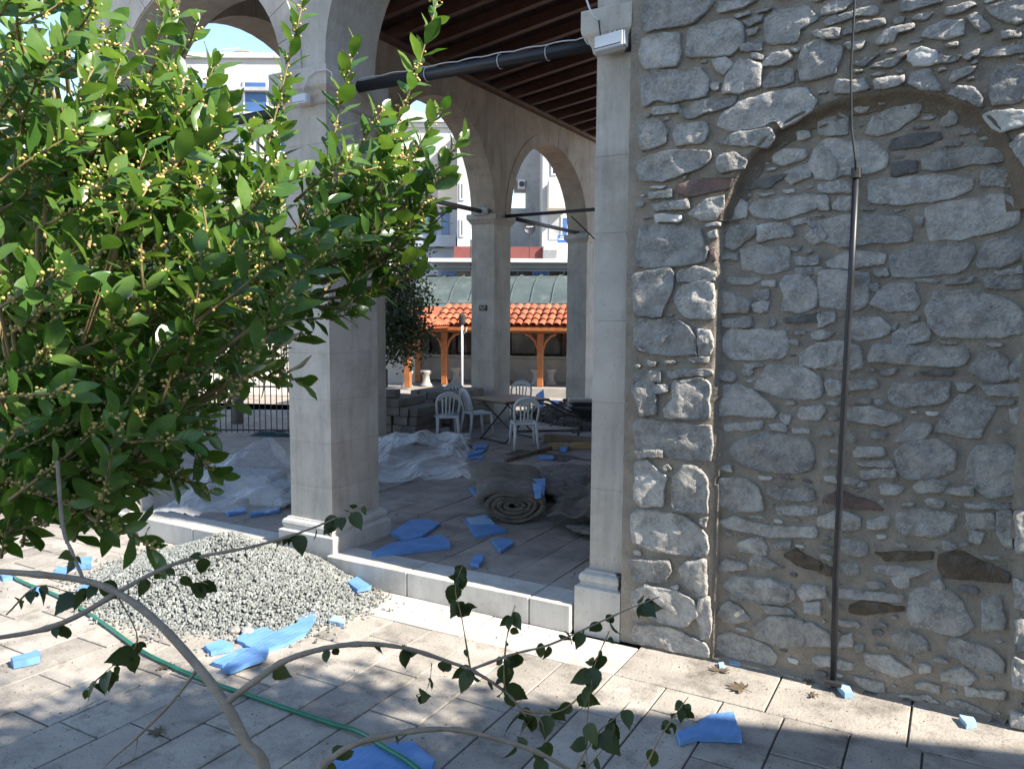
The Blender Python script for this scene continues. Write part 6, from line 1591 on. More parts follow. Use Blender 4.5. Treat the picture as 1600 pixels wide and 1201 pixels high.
# timber beams
for i, (p, qq, r_, lb, m) in enumerate((((-6.236,12.171,0.2), (-5.25,12.223,0.2), .07, 'squared timber beam, upper one, behind the felt blanket', M_plank), ((-5.827,11.491,0.2), (-5.172,12.043,0.2), .05, 'yellowish timber beam in front of the upper beam', mat('pale_plank', (.42, .29, .15), (.3, .2, .11), .7, 8, .3, 60, .004)), ((-5.86,10.134,0.2), (-5.729,12.486,0.2), .03, 'thin dark plank slanting behind the felt roll', M_plank))):
    a, c = Vector(p), Vector(qq); a.z = c.z = .2 + r_; L_ = (c - a).length; ang = math.atan2(c.y - a.y, c.x - a.x)
    b = MB(); b.box((0, -r_, -r_), (L_, r_, r_), 0, .006); o = b.build('timber_beam', m, None, False, a, (0, 0, ang)); tag(o, lb, 'timber beam')
# rubble heap by the far arch
def rub(x, y):
    a = (x * A0.x + y * A0.y); bb = (x * B0.x + y * B0.y)
    return max(0, .62 * math.exp(-((a - 1.5) / 1.5) ** 2 - ((bb - 16.4) / 1.5) ** 2) + .07 * fbm((x * 3, y * 3, 1)) - .02)
c = yard(1.5, 16.4); ph = [(c.x + 3.2 * math.cos(a), c.y + 2.6 * math.sin(a)) for a in [2 * math.pi * i / 20 for i in range(20)]]
rh = sheet('rubble_heap', ph, .0, lambda x, y: rub(x, y) + .0, 'dark heap of soil and rubble beyond the side arcade', 'rubble heap', M_debris, .09)
b = MB()
for i in range(700):
    x = c.x + rng.gauss(0, 1.3); y = c.y + rng.gauss(0, 1.1); h = rub(x, y)
    s = rng.uniform(.02, .07); e = Euler((rng.uniform(0, 6), rng.uniform(0, 6), rng.uniform(0, 6))).to_matrix()
    b.add([Vector((x - rh.location.x, y - rh.location.y, h + .02)) + e @ Vector((v.x * s, v.y * s * .7, v.z * s * .5)) for v in IV], IF, rng.choice((0, 0, 1, 2)))
tag(b.build('rubble', [M_debris, M_stone, M_plank], rh), kind='stuff')
# pale boards on the ground in front of it
t = empty('board_stack', P2((-6.841,13.845,0.2)), YW + R(10), 'pale flat boards lying in front of the rubble heap', 'boards')
for i in range(5):
    b = MB(); b.box((-.9 + i * .07, -.5 + i * .21, .02 + .012 * i), (.7 - i * .05, -.31 + i * .21, .05 + .012 * i)); b.build('board', M_render_p if i % 2 else M_marble, t)
# bits of litter on the floor
for i, (px_, lb) in enumerate((((-7.455,11.498,0.2), 'small white bucket on the floor under the sideways chair'),)):
    t = empty('bucket', (px_[0], px_[1], .2), 0, lb, 'bucket'); b = MB(); b.lathe([(0, 0), (.07, 0), (.085, .12), (.09, .122), (.08, .12), (.066, .01)], n=18); b.build('tub', M_white, t, True)

# stack of squared blocks
t = empty('block_stack', (-8.55, 10.75, .2), R(6), 'neat stack of squared grey stone blocks behind the second pier', 'stack of blocks')
bm_ = {}
def blk(x, y, z, sx, sy, sz, name='block', m=M_plank, rx=0):
    key = (sx, sy, sz, m.name)
    if key not in bm_:
        b = MB(); b.box((-sx / 2, -sy / 2, -sz / 2), (sx / 2, sy / 2, sz / 2), 0, .008); bm_[key] = b.mesh(name, m)
    return obj(name, bm_[key], t, (x, y, z), (rx, 0, R(rng.uniform(-2, 2))))
M_blk = mat('weathered_block', (.19, .16, .135), (.115, .098, .085), .9, 5, .5, 40, .006, (.09, .08, .07), 3, .5, .22)
for lv in range(5):
    for i in range(7 if lv < 4 else 5):
        blk(-.55 + i * .17, .45 + rng.uniform(-.03, .03), .075 + lv * .152, .16, .9, .145, m=M_blk)
blk(-.35, .1, .84, .95, .16, .13, m=M_blk)
blk(-.42, .42, 1.06, .16, .16, .34, m=M_blk)
for lv in range(5):
    for i in range(6): blk(-.35 + i * .175, 2.0 + rng.uniform(-.05, .05), .075 + lv * .152, .165, 1.1, .145, m=M_blk)
# black metal rack
t = empty('metal_rack', yard(-4.15, 19.2, 0), YW, 'black metal rack standing in the courtyard left of the lamp post', 'rack')
for x in (-.7, -.25, .2, .65):
    b = MB(); b.tube([(x, 0, 0), (x, 0, 1.3 if x < .3 else 1.0)], .03, 6); b.build('post', M_iron, t)
    b = MB(); b.tube([(x, .5, 0), (x, .5, .75)], .03, 6); b.build('post', M_iron, t)
for z in (.35, .72, .98, 1.28):
    b = MB(); b.tube([(-.75, 0, z), (.7 if z < 1.1 else .25, 0, z)], .028, 6); b.build('rail', M_iron, t)
b = MB(); b.box((-.75, 0, .70), (.7, .5, .73)); b.build('shelf', M_iron, t)

# ------------------------------------------------------------------ ablution fountain (far pavilion)
BF = 21.75
FR = YW - R(11); FA = Vector((math.cos(FR), math.sin(FR), 0)); FB_ = Vector((-math.sin(FR), math.cos(FR), 0)); FO = yard(-1.95 * 1.25, BF * 1.25, -.6) + FA * 1.95 * 1.25
def fyard(a, bb, z): return FO + (FA * a + FB_ * bb + Vector((0, 0, z))) * 1.25
fo = empty('fountain_pavilion', FO, FR, 'ablution fountain pavilion with lead roof and orange tiled eave', 'pavilion')
def fb(name, lo, hi, m, bev=0): return bbox(name, lo, hi, m, None, bev)
def fput(o): o.parent = fo; return o
fput(fb('platform', (-1.95, 0, 0), (6, 5, .46), M_marble, .02)); fput(fb('step', (-1.75, -.45, 0), (6, -.002, .2), M_marble, .02))
fput(fb('side_platform', (-4.6, -2.6, 0), (-1.96, 2.5, .40), M_marble, .02))
fput(fb('parapet', (-4.2, 1.75, .461), (6, 1.95, 1.15), M_marble, .02)); fput(fb('coping', (-4.25, 1.70, 1.152), (6, 2.0, 1.22), M_marble, .01))
fput(fb('dark_interior_wall', (-4.2, 2.6, .46), (6, 2.75, 2.5), M_glass))
for i in range(12):
    x = -4.0 + i * .85; fput(fb('mullion', (x, 2.45, 1.2), (x + .09, 2.56, 2.4), M_wood_dark))
for x, z0, s_ in ((-.95, 1.75, 1), ):
    for k in range(4): fput(fb('white_pane', (x, 2.40, 1.42 + k * .16), (x + .12, 2.42, 1.53 + k * .16), M_signwhite))  # small panes in plain white
posts = [(-1.93, .25), (.78, .25), (3.5, .25), (-2.65, -.8), (-2.9, .9)]
for x, y in posts:
    t_top = 1.93
    p = MB(); p.box((x - .085, y - .085, .461), (x + .085, y + .085, t_top), 0, .015); fput(p.build('post', M_wood))
    for s in (-1, 1):
        p = MB(); p.tube([(x + s * .07, y, 1.5), (x + s * .14, y, 1.7), (x + s * .28, y, 1.85), (x + s * .42, y, 1.9)], .04, 6); fput(p.build('curved_brace', M_wood))
fput(fb('eave_beam', (-2.6, .1, 1.93), (6, .38, 2.07), M_wood)); fput(fb('eave_beam', (-2.75, -2.8, 1.93), (-2.5, .1, 2.07), M_wood))
fput(fb('fascia', (-2.1, -.42, 2.0), (6, -.38, 2.09), M_wood))
fo.scale = (1.25, 1.25, 1.25)
# tiled eave: courses of separate curved tiles
tm = MB()
def halfpipe(u, v): th = math.pi * u; return (-.1 * math.cos(th) * (1 - .12 * v), v * .42, .075 * math.sin(th) + .0)
tm.grid(8, 1, halfpipe); tme = tm.mesh('roof_tile', M_tile, True)
SLT = math.atan2(.50, 1.25)
for i in range(32):
    for k in range(4):
        x = -1.98 + i * .205; yy_ = -.45 + k * .34; zz_ = 2.10 + k * .34 * math.tan(SLT)
        if x - .2 < -1.98 + 0: pass
        o = obj('roof_tile', tme, fo, (x, yy_, zz_ + .035 + rng.uniform(0, .012)), (SLT - R(6), 0, R(rng.uniform(-3, 3))))
for i in range(10):
    for k in range(4):
        y = -.5 - i * .205; x = -2.0 - 0 + -.0 + (-k * .30); zz_ = 2.10 + k * .34 * math.tan(SLT)
        o = obj('roof_tile', tme, fo, (-1.95 - k * .33 + .35, y + .45, zz_), (SLT * 1.0, 0, R(90)))
p = MB(); p.add([(-2.0, -.42, 2.07), (6, -.42, 2.07), (6, 1.05, 2.64), (-3.1, 1.05, 2.64)], [(0, 1, 2, 3)]); fput(p.build('tile_bed', M_tile))
p = MB(); p.add([(-1.6, -2.6, 2.07), (-1.6, -.0, 2.07), (-3.1, 1.05, 2.64), (-3.1, -2.6, 2.64)], [(0, 1, 2, 3)]); fput(p.build('tile_bed', M_tile))
# lead roof: barrel shaped panels between raised seams
prof = [(.92, 3.02), (1.15, 3.12), (1.45, 3.22), (1.62, 3.34), (1.9, 3.72), (2.3, 4.12), (2.8, 4.42), (3.4, 4.60), (4.4, 4.70)]
prof = [(y_, 2.58 + (z_ - 3.02) * .66) for y_, z_ in prof]
k = 0; x = -3.4
while x < 6:
    p = MB(); sh = [(.0 if True else 0)]; nn = len(prof); V = []; 
    for (yy_, zz_) in prof: V += [(x + .01, yy_, zz_), (x + .60, yy_, zz_)]
    p.add(V, [(2 * i, 2 * i + 1, 2 * i + 3, 2 * i + 2) for i in range(nn - 1)]); fput(p.build('roof_panel', M_lead, None, True))
    p = MB(); p.tube([(x, yy_, zz_ + .02) for yy_, zz_ in prof], .022, 6); fput(p.build('seam', M_lead, None, True)); x += .61
p = MB(); p.tube([(-3.4, 1.5, 2.75), (6, 1.5, 2.75)], .022, 6); fput(p.build('seam', M_lead))
# marble stools in front of the parapet
def stool(a, bb, label):
    t = empty('marble_stool', fyard(a, bb, .46 if a > -2 else .40), 0, label, 'stool', 'small marble stools in front of the fountain')
    b = MB(); b.lathe([(0, 0), (.17, 0), (.17, .05), (.12, .1), (.095, .22), (.11, .33), (.17, .40), (.175, .46), (0, .46)], n=16); b.build('body', M_marble, t, True); t.scale = (1.25,) * 3; return t
for a, bb, lb in ((-1.72, .75, 'marble stool just right of the left timber post'), (-.62, .75, 'marble stool behind the lamp post'), (.62 - .02, .75, 'marble stool left of the right-hand timber post'), (.98, .85, 'marble stool half hidden by the right-hand timber post'), (1.62, .75, 'rightmost marble stool before the parapet'), (-2.45, .2, 'marble stool left of the left timber post'), (-2.85, -.3, 'leftmost marble stool, in shade')):
    stool(a, bb, lb)
# lamp post
t = empty('lamp_post', yard(-1.61, 25.4, -.6), 0, 'slim pale lamp post in front of the fountain pavilion', 'lamp post')
b = MB(); b.tube([(0, 0, 0), (0, 0, 2.15)], .03, 10); b.build('pole', M_lamp, t, True)
t.scale = (1.25,) * 3
b = MB(); b.lathe([(0, 2.15), (.06, 2.16), (.085, 2.22), (.095, 2.38), (.02, 2.46), (0, 2.47)], n=10); b.build('lantern', M_iron, t)
b = MB(); b.tube([(0, 0, 1.9), (.12, 0, 1.98), (.15, 0, 2.1)], .012, 6); b.build('side_arm', M_lamp, t)

# ------------------------------------------------------------------ town buildings beyond
K = 1.25
def far_building(name, a0, a1, bb, depth, z1, m, label, wins=(), extra=()):
    t = empty(name, yard((a0 + a1) / 2, bb * K, 0), YW, label, 'building'); c = (a0 + a1) / 2
    q = bbox('wall', (a0 - c, 0, -.62), (a1 - c, depth, z1), m, t)
    bbox('roof', (a0 - c - .15, -.15, z1 + .003), (a1 - c + .15, depth + .15, z1 + .2), m, t)
    for (wa0, wa1, wz0, wz1) in wins:
        f = bbox('window', (wa0 - c, -.06, wz0), (wa1 - c, -.002, wz1), M_signwhite, t)
        g_ = bbox('pane', (wa0 - c + .07, -.075, wz0 + .07), (wa1 - c - .07, -.061, wz1 - .07), M_winblue if (wa0 * 7) % 2 < 1 else M_glass, None)
        g_.parent = f; g_.location -= Vector(f.location)
    return t, c
def wl(x0, y0_, x1, y1_, bb):
    return None
# building seen through the left front arch
(aL, zT), (aR, zB) = (-15.184,12.583), (-8.672,4.249)
t, c = far_building('apartment_building', aL, aR + 3.4, 26, 8, (-11.857,12.553)[1], M_render_w, 'white building seen through the left-hand front arch',
    [(*sorted(((-11.051,9.859)[0], (-10.638,9.861)[0])), (-10.92,8.85)[1], (-10.895,9.91)[1]), ((-9.426,9.869)[0], (-8.961,9.871)[0], (-9.446,8.859)[1], (-9.425,9.919)[1])])
za = (-11.892,11.233)[1]; bbox('cornice', (aL - c, -.35, za), (aR - c + 3.4, -.002, za + .14), M_render_g, t)
b = MB(); p = (-10.25,11.118); b.tube([(p[0] - c, -.05, p[1]), (p[0] - c, -.05, p[1] - 3.5)], .03, 6); b.build('cable', M_iron, t)
# scaffold on its roof
zt = (-11.857,12.553)[1] + .2; s0 = (-12.052,12.739)[0]
t = empty('scaffold', yard(s0, 27 * K, zt), YW, 'rusty tube scaffold on the roof behind the left arch', 'scaffold')
for x in (0, .8, 1.6):
    b = MB(); b.tube([(x, 0, 0), (x, 0, .55)], .03, 6); b.build('post', M_tan, t)
b = MB(); b.tube([(-.3, 0, .3), (.6, 0, .5), (1.0, 0, .5), (2.2, 0, -.1 + .12)], .03, 6); b.build('rail', M_tan, t)
b = MB(); b.tube([(-.1, 0, .55), (.7, 0, .62)], .02, 6); b.build('rail', M_lamp, t)
b = MB(); b.tube([(0, 0, .25), (1.6, 0, .25)], .02, 6); b.build('rail', M_iron, t)
# building behind second side arch
def LL(*q): return q
a0 = (-6.769,11.042)[0]; a1 = (-2.572,11.067)[0]
t, c = far_building('apartment_building', a0 - .5, a1, 30, 7, (-4.834,11.054)[1], M_render_w, 'white apartment building with tan balconies beyond the middle side arch',
    [((-4.493,7.393)[0], (-4.133,7.395)[0], (-4.497,6.594)[1], (-4.493,7.482)[1]), ((-3.953,7.397)[0], (-3.623,7.399)[0], (-3.955,6.597)[1], (-3.952,7.485)[1]), ((-3.475,6.363)[0], (-3.234,6.364)[0], (-3.476,5.827)[1], (-3.474,6.422)[1])])
zr = (-4.834,11.054)[1]; h0 = a0 - .5 - c; h1 = a1 - c
b = MB(); b.add([(h0 - .3, -.3, zr + .21), (h1 + .3, -.3, zr + .21), (h1 + .3, 7.3, zr + .21), (h0 - .3, 7.3, zr + .21), (h0 + .8, -.3, zr + 1.1), (h0 + .8, 7.3, zr + 1.1)], [(0, 1, 4), (3, 5, 2), (1, 2, 5, 4), (0, 4, 5, 3), (0, 3, 2, 1)]); b.build('gable', M_render_w, t)
(x0, zz0), (x1, zz1) = (-5.456,9.916), (-4.683,8.79)
bbox('bay', (x0 - c, -1.1, zz1), (x1 - c, -.003, zz0), M_tan, t, .02)
(x0, zz0), (x1, zz1) = (-3.411,8.854), (-2.515,7.324)
bbox('balcony', (x0 - c, -1.1, zz1), (x1 - c, -.003, zz1 + .95), M_render_p, t, .02); bbox('balcony_ceiling', (x0 - c, -1.1, zz0 - .1), (x1 - c, -.003, zz0 + .05), M_tan, t)
bbox('balcony_back', (x0 - c + .05, -.07, zz1 + .96), (x1 - c - .05, -.004, zz0 - .11), M_tan, t)
(x0, zz0), (x1, zz1) = (-4.659,7.192), (-2.469,4.922)
bbox('shade_tinted_wing', (x0 - c, -1.0, 0), (x1 - c, -.002, zz0), M_render_b, t)  # the wing's shade is put into its blue-grey colour
for xx in (655, 672, 690):
    pass
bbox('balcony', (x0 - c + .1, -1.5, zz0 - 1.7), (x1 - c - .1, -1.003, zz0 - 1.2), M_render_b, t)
for i in range(3):
    f = bbox('window', (x0 - c + .15 + i * .62, -1.05, zz0 - 1.1), (x0 - c + .5 + i * .62, -1.003, zz0 - .1), M_winblue, t)
# narrow white tower with two windows right of it
t, c = far_building('apartment_building', (-2.429,10.489)[0], (-1.79,10.493)[0] + .1, 28, 5, (-2.429,10.625)[1], M_render_w, 'narrow white house front with tall windows beside the middle side pier',
    [((-2.317,7.76)[0], (-2.121,7.761)[0], (-2.289,7.403)[1], (-2.289,8.172)[1]), ((-2.317,7.76)[0], (-2.121,7.761)[0], (-2.288,5.827)[1], (-2.288,6.602)[1])])
# weathered concrete tower and modern block in the far arch
t, c = far_building('concrete_tower', (0.641,11.086)[0], (1.355,11.091)[0], 30, 4, (0.647,10.359)[1], M_render_g, 'stained grey concrete tower beyond the far side arch')
z = (0.301,8.689)[1]; x = (0.6,8.691)[0]
bbox('upper_storey', (x - c - .55, .1, z), (x - c + .05, 3.9, (0.29,10.211)[1]), M_render_g, t)
bbox('low_wing', (x - c - 1.0, .1, 0), (x - c + .05, 3.9, (0.31,7.422)[1]), M_render_g, t)
acx, acz = (0.39,8.443)
ac = empty('air_conditioner', yard(acx, 29.8 * K, acz - .2), YW, 'air conditioning unit on the side of the concrete tower', 'air conditioner')
bbox('case', (-.16, -.15, 0), (.17, .15, .42), M_lamp, ac, .01)
b = MB(); b.tube([(.02, -.151, .21), (.02, -.18, .21)], .13, 14); b.build('fan_grille', M_iron, ac)
ax0, axz = (1.247,10.222); ax1 = (4.219,10.239)[0]
t, c = far_building('modern_block', ax0, ax1, 27, 7, (1.803,10.747)[1], M_render_w, 'modern cream block with curved balconies beyond the far side arch',
    [((2.039,6.531)[0], (2.364,6.533)[0], (2.048,5.73)[1], (2.039,6.585)[1]), ((1.605,9.28)[0], (1.873,9.282)[0], (1.615,8.28)[1], (1.603,9.438)[1])])
(x0, zz0), (x1, zz1) = (1.439,7.925), (2.263,6.772)
bbox('balcony', (x0 - c, -.9, zz1), (x1 - c, -.003, zz0), M_render_p, t, .04)
(x0, zz0), (x1, zz1) = (1.261,5.117), (2.353,4.469)
bbox('balcony', (x0 - c, -.85, zz1 - .6), (x1 - c + .5, -.003, zz0 + .2), M_render_p, t, .04)
bbox('recess', ((1.524,6.635)[0] - c, -.03, (1.86,5.595)[1]), ((1.957,6.637)[0] - c, -.002, (1.848,6.69)[1]), M_render_g, t)
sx, sz = (2.13,5.505)
sg = empty('blue_sign', yard(sx, 26.0 * K, sz), YW, 'blue and white shop sign on the balcony beyond the far arch', 'sign')
bbox('panel', (-.3, -.03, -.14), (.3, .03, .16), M_signblue, sg); bbox('stripe', (-.26, -.036, -.02), (.26, -.031, .02), M_signwhite, sg)
bbox('stripe', (-.2, -.036, .07), (.2, -.031, .1), M_signwhite, sg)
for k_, (o_a, o_b) in enumerate(((.2, 1.2), (2.6, 3.6), (5.0, 6.0))):
    for zf in (1.0, 4.2, 7.4, 10.4):
        a_ = (-15.056,12.584)[0] + o_a + 2; t0 = bpy.data.objects['apartment_building']
        f = bbox('window', (o_a - 3.2, -.08, zf), (o_b - 3.2, -.003, zf + 1.3), M_signwhite, t0); g_ = bbox('pane', (o_a - 3.12, -.095, zf + .08), (o_b - 3.28, -.081, zf + 1.22), M_winblue); g_.parent = f; g_.location -= Vector(f.location)
        bbox('balcony', (o_a - 3.4, -.8, zf - .35), (o_b - 3.0, -.1, zf - .2), M_render_g, t0)
# satellite dishes
dx, dz_ = (0.691,5.934)
t = empty('satellite_dish', yard(dx, 26 * K, dz_), YW, 'dark satellite dish with white lettering beyond the far arch', 'satellite dish'); t.scale = (K,) * 3
b = MB(); b.lathe([(0, 0), (.1, .012), (.17, .035), (.2, .06), (.2, .065), (.17, .04), (0, .005)], n=24); b.build('dish', M_iron, t, True, rot=(R(90), 0, 0))
b = MB(); b.tube([(0, 0, -.19), (.02, -.12, -.34), (.05, 0, -.42)], .012, 6); b.build('arm', M_iron, t)
for i, (x0, ww) in enumerate(((-.11, .03), (-.07, .02), (-.04, .035), (.0, .02), (.03, .04), (.08, .03))):
    bbox('lettering', (x0, -.075, .03 + .012 * (i % 2)), (x0 + ww, -.066, .055 + .01 * (i % 2)), M_signwhite, t)
b = MB(); b.tube([(0, .05, -.1), (0, .1, -3.5)], .02, 6); b.build('mast', M_iron, t)
dx, dz_ = (-1.641,5.586)
t = empty('satellite_dish', yard(dx, 25 * K, dz_), YW, 'white satellite dish left of the middle side pier', 'satellite dish'); t.scale = (K,) * 3
b = MB(); b.lathe([(0, 0), (.12, .012), (.19, .035), (.21, .06)], n=20); b.build('dish', M_white, t, True, rot=(R(80), 0, R(20)))
b = MB(); b.tube([(0, .05, -.1), (0, .1, -3.2)], .02, 6); b.build('mast', M_iron, t)
# terrace block with red parapet and flat canopies right behind the fountain
(x0, z0), (x1, z1) = (-2.438,5.245), (1.278,4.569)
t, c = far_building('terrace_building', x0, x1, 26.6, 2.5, z1, M_render_g, 'grey terrace with a red parapet behind the fountain roof')
bbox('parapet', (x0 - c, -.12, z1 + .204), (x1 - c, .1, z0), M_brick, t)
(x0, z0), (x1, z1) = (-3.302,4.466), (2.662,3.995)
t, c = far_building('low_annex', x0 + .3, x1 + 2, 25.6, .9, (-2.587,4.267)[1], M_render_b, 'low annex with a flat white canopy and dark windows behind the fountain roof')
bbox('canopy', (x0 - c, -.9, (-2.587,4.267)[1] + .204), (x1 - c + 2, 1, (-2.586,4.47)[1] + .15), M_render_w, t)
for i in range(9):
    xx = x0 - c + .45 + i * .62; z_ = (-2.587,3.988)[1]
    f = bbox('window', (xx, -.05, z_ - .5), (xx + .55, -.002, z_ + .18), M_glass if i % 3 else M_winblue, t)
# a few low houses further back to close the view, and left hand side
for i, (px0, px1, py, bb, m, lb) in enumerate((((-60), 40, 150, 30, M_render_w, 'white house glimpsed through the bay leaves at far left'),)):
    a0 = (-29.748,12.353)[0]; a1 = (-22.804,12.394)[0]; far_building('house', a0, a1, 30, 6, (-23.824,12.157)[1], m, lb, [(a1 - 2.2, a1 - 1.2, 4.5, 5.8)])
t, c = far_building('house', (-25.199,8.774)[0], (-19.084,8.811)[0], 34, 6, (-23.84,8.782)[1], M_render_g, 'grey house behind the bay tree at left')
# courtyard wall and iron railing behind
b = MB(); b.box((-20, -.1, 0), (-3.6, .1, 2.0)); o = b.build('courtyard_wall', M_render_p, None, False, yard(0, 29.2, -.6), (0, 0, YW)); tag(o, 'low cream wall closing the courtyard on the left', 'wall')
t = empty('iron_railing', yard(-4.9, 15.2, 0), YW, 'black iron railing seen left of the front pillar', 'railing')
for i in range(22):
    b = MB(); b.tube([(-1.1 + i * .11, 0, .1), (-1.1 + i * .11, 0, 1.9)], .011, 5); b.build('bar', M_iron, t)
for z in (.15, 1.0, 1.85):
    b = MB(); b.tube([(-1.2, 0, z), (1.3, 0, z)], .018, 6); b.build('rail', M_iron, t)
rx, rz_ = (-9.458,6.09)
t = empty('parasol', yard(rx, 22 * K, rz_), YW, 'red and white parasol top showing through the bay leaves', 'parasol')
b = MB(); b.lathe([(0, .12), (.3, .06), (.55, -.06)], n=12); b.build('canopy', M_red, t); b = MB(); b.tube([(0, 0, -rz_), (0, 0, .1)], .025, 6); b.build('pole', M_white, t)

# ------------------------------------------------------------------ trees in the courtyard
def leaf_tree(name, base, crown, n, sz, label, m, trunk_r, bark, seed=1):
    r_ = random.Random(seed); t = empty(name, base, 0, label, 'tree'); B = Vector(base); b = MB(); tone = []
    cl = []
    for (c_, rx, ry, rz__, cnt) in crown:
        for _ in range(int(cnt)):
            d = Vector((r_.gauss(0, 1), r_.gauss(0, 1), r_.gauss(0, 1))).normalized() * (r_.uniform(.45, 1.04) ** .6)
            cl.append(Vector(c_) + Vector((d.x * rx, d.y * ry, d.z * rz__)))
    per = max(1, n // len(cl))
    for p in cl:
        tn = r_.random()
        for _ in range(per):
            q = p + Vector((r_.gauss(0, .16), r_.gauss(0, .16), r_.gauss(0, .13))) - B
            d1 = Vector((r_.gauss(0, 1), r_.gauss(0, 1), r_.gauss(0, 1) + .3)).normalized(); d2 = d1.cross(Vector((r_.gauss(0, 1), r_.gauss(0, 1), r_.gauss(0, 1)))).normalized()
            l = sz * r_.uniform(.7, 1.3); w_ = l * .28
            b.add([q - d1 * l / 2, q + d2 * w_, q + d1 * l / 2, q - d2 * w_], [(0, 1, 2, 3)]); tone.append((tn + r_.uniform(-.15, .15)) % 1)
    o = obj('crown', b.mesh('crown', m, False, tone), t); tag(o, kind='stuff')
    ct = Vector(crown[0][0]) - B; b = MB(); b.tube([(0, 0, 0), ct * .3 + Vector((.08, 0, 0)), ct * .6, ct], [trunk_r, trunk_r * .75, trunk_r * .55, trunk_r * .2], 9)
    for (c_, *_) in crown[1:]: b.tube([ct * .45, (ct * .45 + Vector(c_) - B) / 2, Vector(c_) - B], [trunk_r * .5, trunk_r * .35, trunk_r * .12], 7)
    b.build('trunk', bark, t, True); return t
c0 = (-11.002,12.828,2.686); c1_ = (-10.611,13.67,3.113); c2_ = (-9.959,12.778,2.034); c3_ = (-11.793,11.786,2.54)
leaf_tree('olive_tree', (c0[0], c0[1], 0), [(c0, 1.2, 1.2, 1.3, 60), (c1_, .55, .7, .85, 60), (c2_, .5, .7, .7, 70), (c3_, 1.0, 1.0, 1.2, 70)], 16000, .09, 'grey-green olive tree in the courtyard behind the front pillar', M_olive, .16, M_bark_olive, 3)
c0 = (-13.725,11.954,3.642); c1_ = (-13.627,10.795,3.046)
leaf_tree('olive_tree', (c0[0], c0[1], 0), [(c0, 1.1, 1.1, 1.0, 90), (c1_, 1.4, 1.2, 1.2, 80)], 12000, .09, 'second olive tree, seen through the left-hand front arch', M_olive, .14, M_bark_olive, 5)
c0 = (-19.131,12.253,2.706); c1_ = (-20.442,11.588,3.507); c2_ = (-16.928,12.271,1.93)
leaf_tree('olive_tree', (c0[0], c0[1], 0), [(c0, 2.0, 2.0, 1.8, 80), (c1_, 2, 2, 1.6, 80), (c2_, 1.6, 1.6, 1.2, 60)], 12000, .14, 'dark tree far behind the bay tree at the left', M_olive, .2, M_bark_olive, 8)

# ------------------------------------------------------------------ building behind the camera that shades the near paving
def occl():
    ya = lambda x: 4.72 + .33 * (x - 9.38)
    P = [(6.6, ya(6.6)), (15, ya(15)), (15, -12), (6.6, -12)]
    t = empty('neighbour_building', (9, -3, 0), 0, 'plain rendered building across the lane, behind the viewer', 'building')
    b = MB(); b.prism([(x - 9, y + 3) for x, y in P], 0, 7.0); b.build('wall', M_render_p, t)
    b = MB(); b.prism([(x - 9 + (.0), y + 3) for x, y in P], 7.003, 7.06); b.build('roof', M_tile, t)
occl()
leaf_tree('shade_tree', (3.6, .6, 0), [((3.5, 2.35, 5.2), 1.25, 1.1, .8, 190), ((2.4, 1.9, 4.35), 1.0, 1.1, .6, 190), ((2.9, .6, 4.6), 1.2, 1.2, .7, 150), ((3.3, 1.6, 5.2), 1.2, 1.2, .6, 120), ((2.9, 2.35, 4.9), .9, .8, .5, 120), ((4.8, 1.4, 5.4), 1.5, 1.5, 1.1, 110), ((4.9, 2.9, 5.6), 1.3, 1.0, 1.0, 90), ((1.8, 1.0, 3.9), .8, 1.0, .5, 120), ((1.75, 1.7, 4.0), .7, .8, .45, 60)], 30000, .12, 'leafy tree beside the viewer that dapples the paving', M_olive, .16, M_bark_olive, 21)

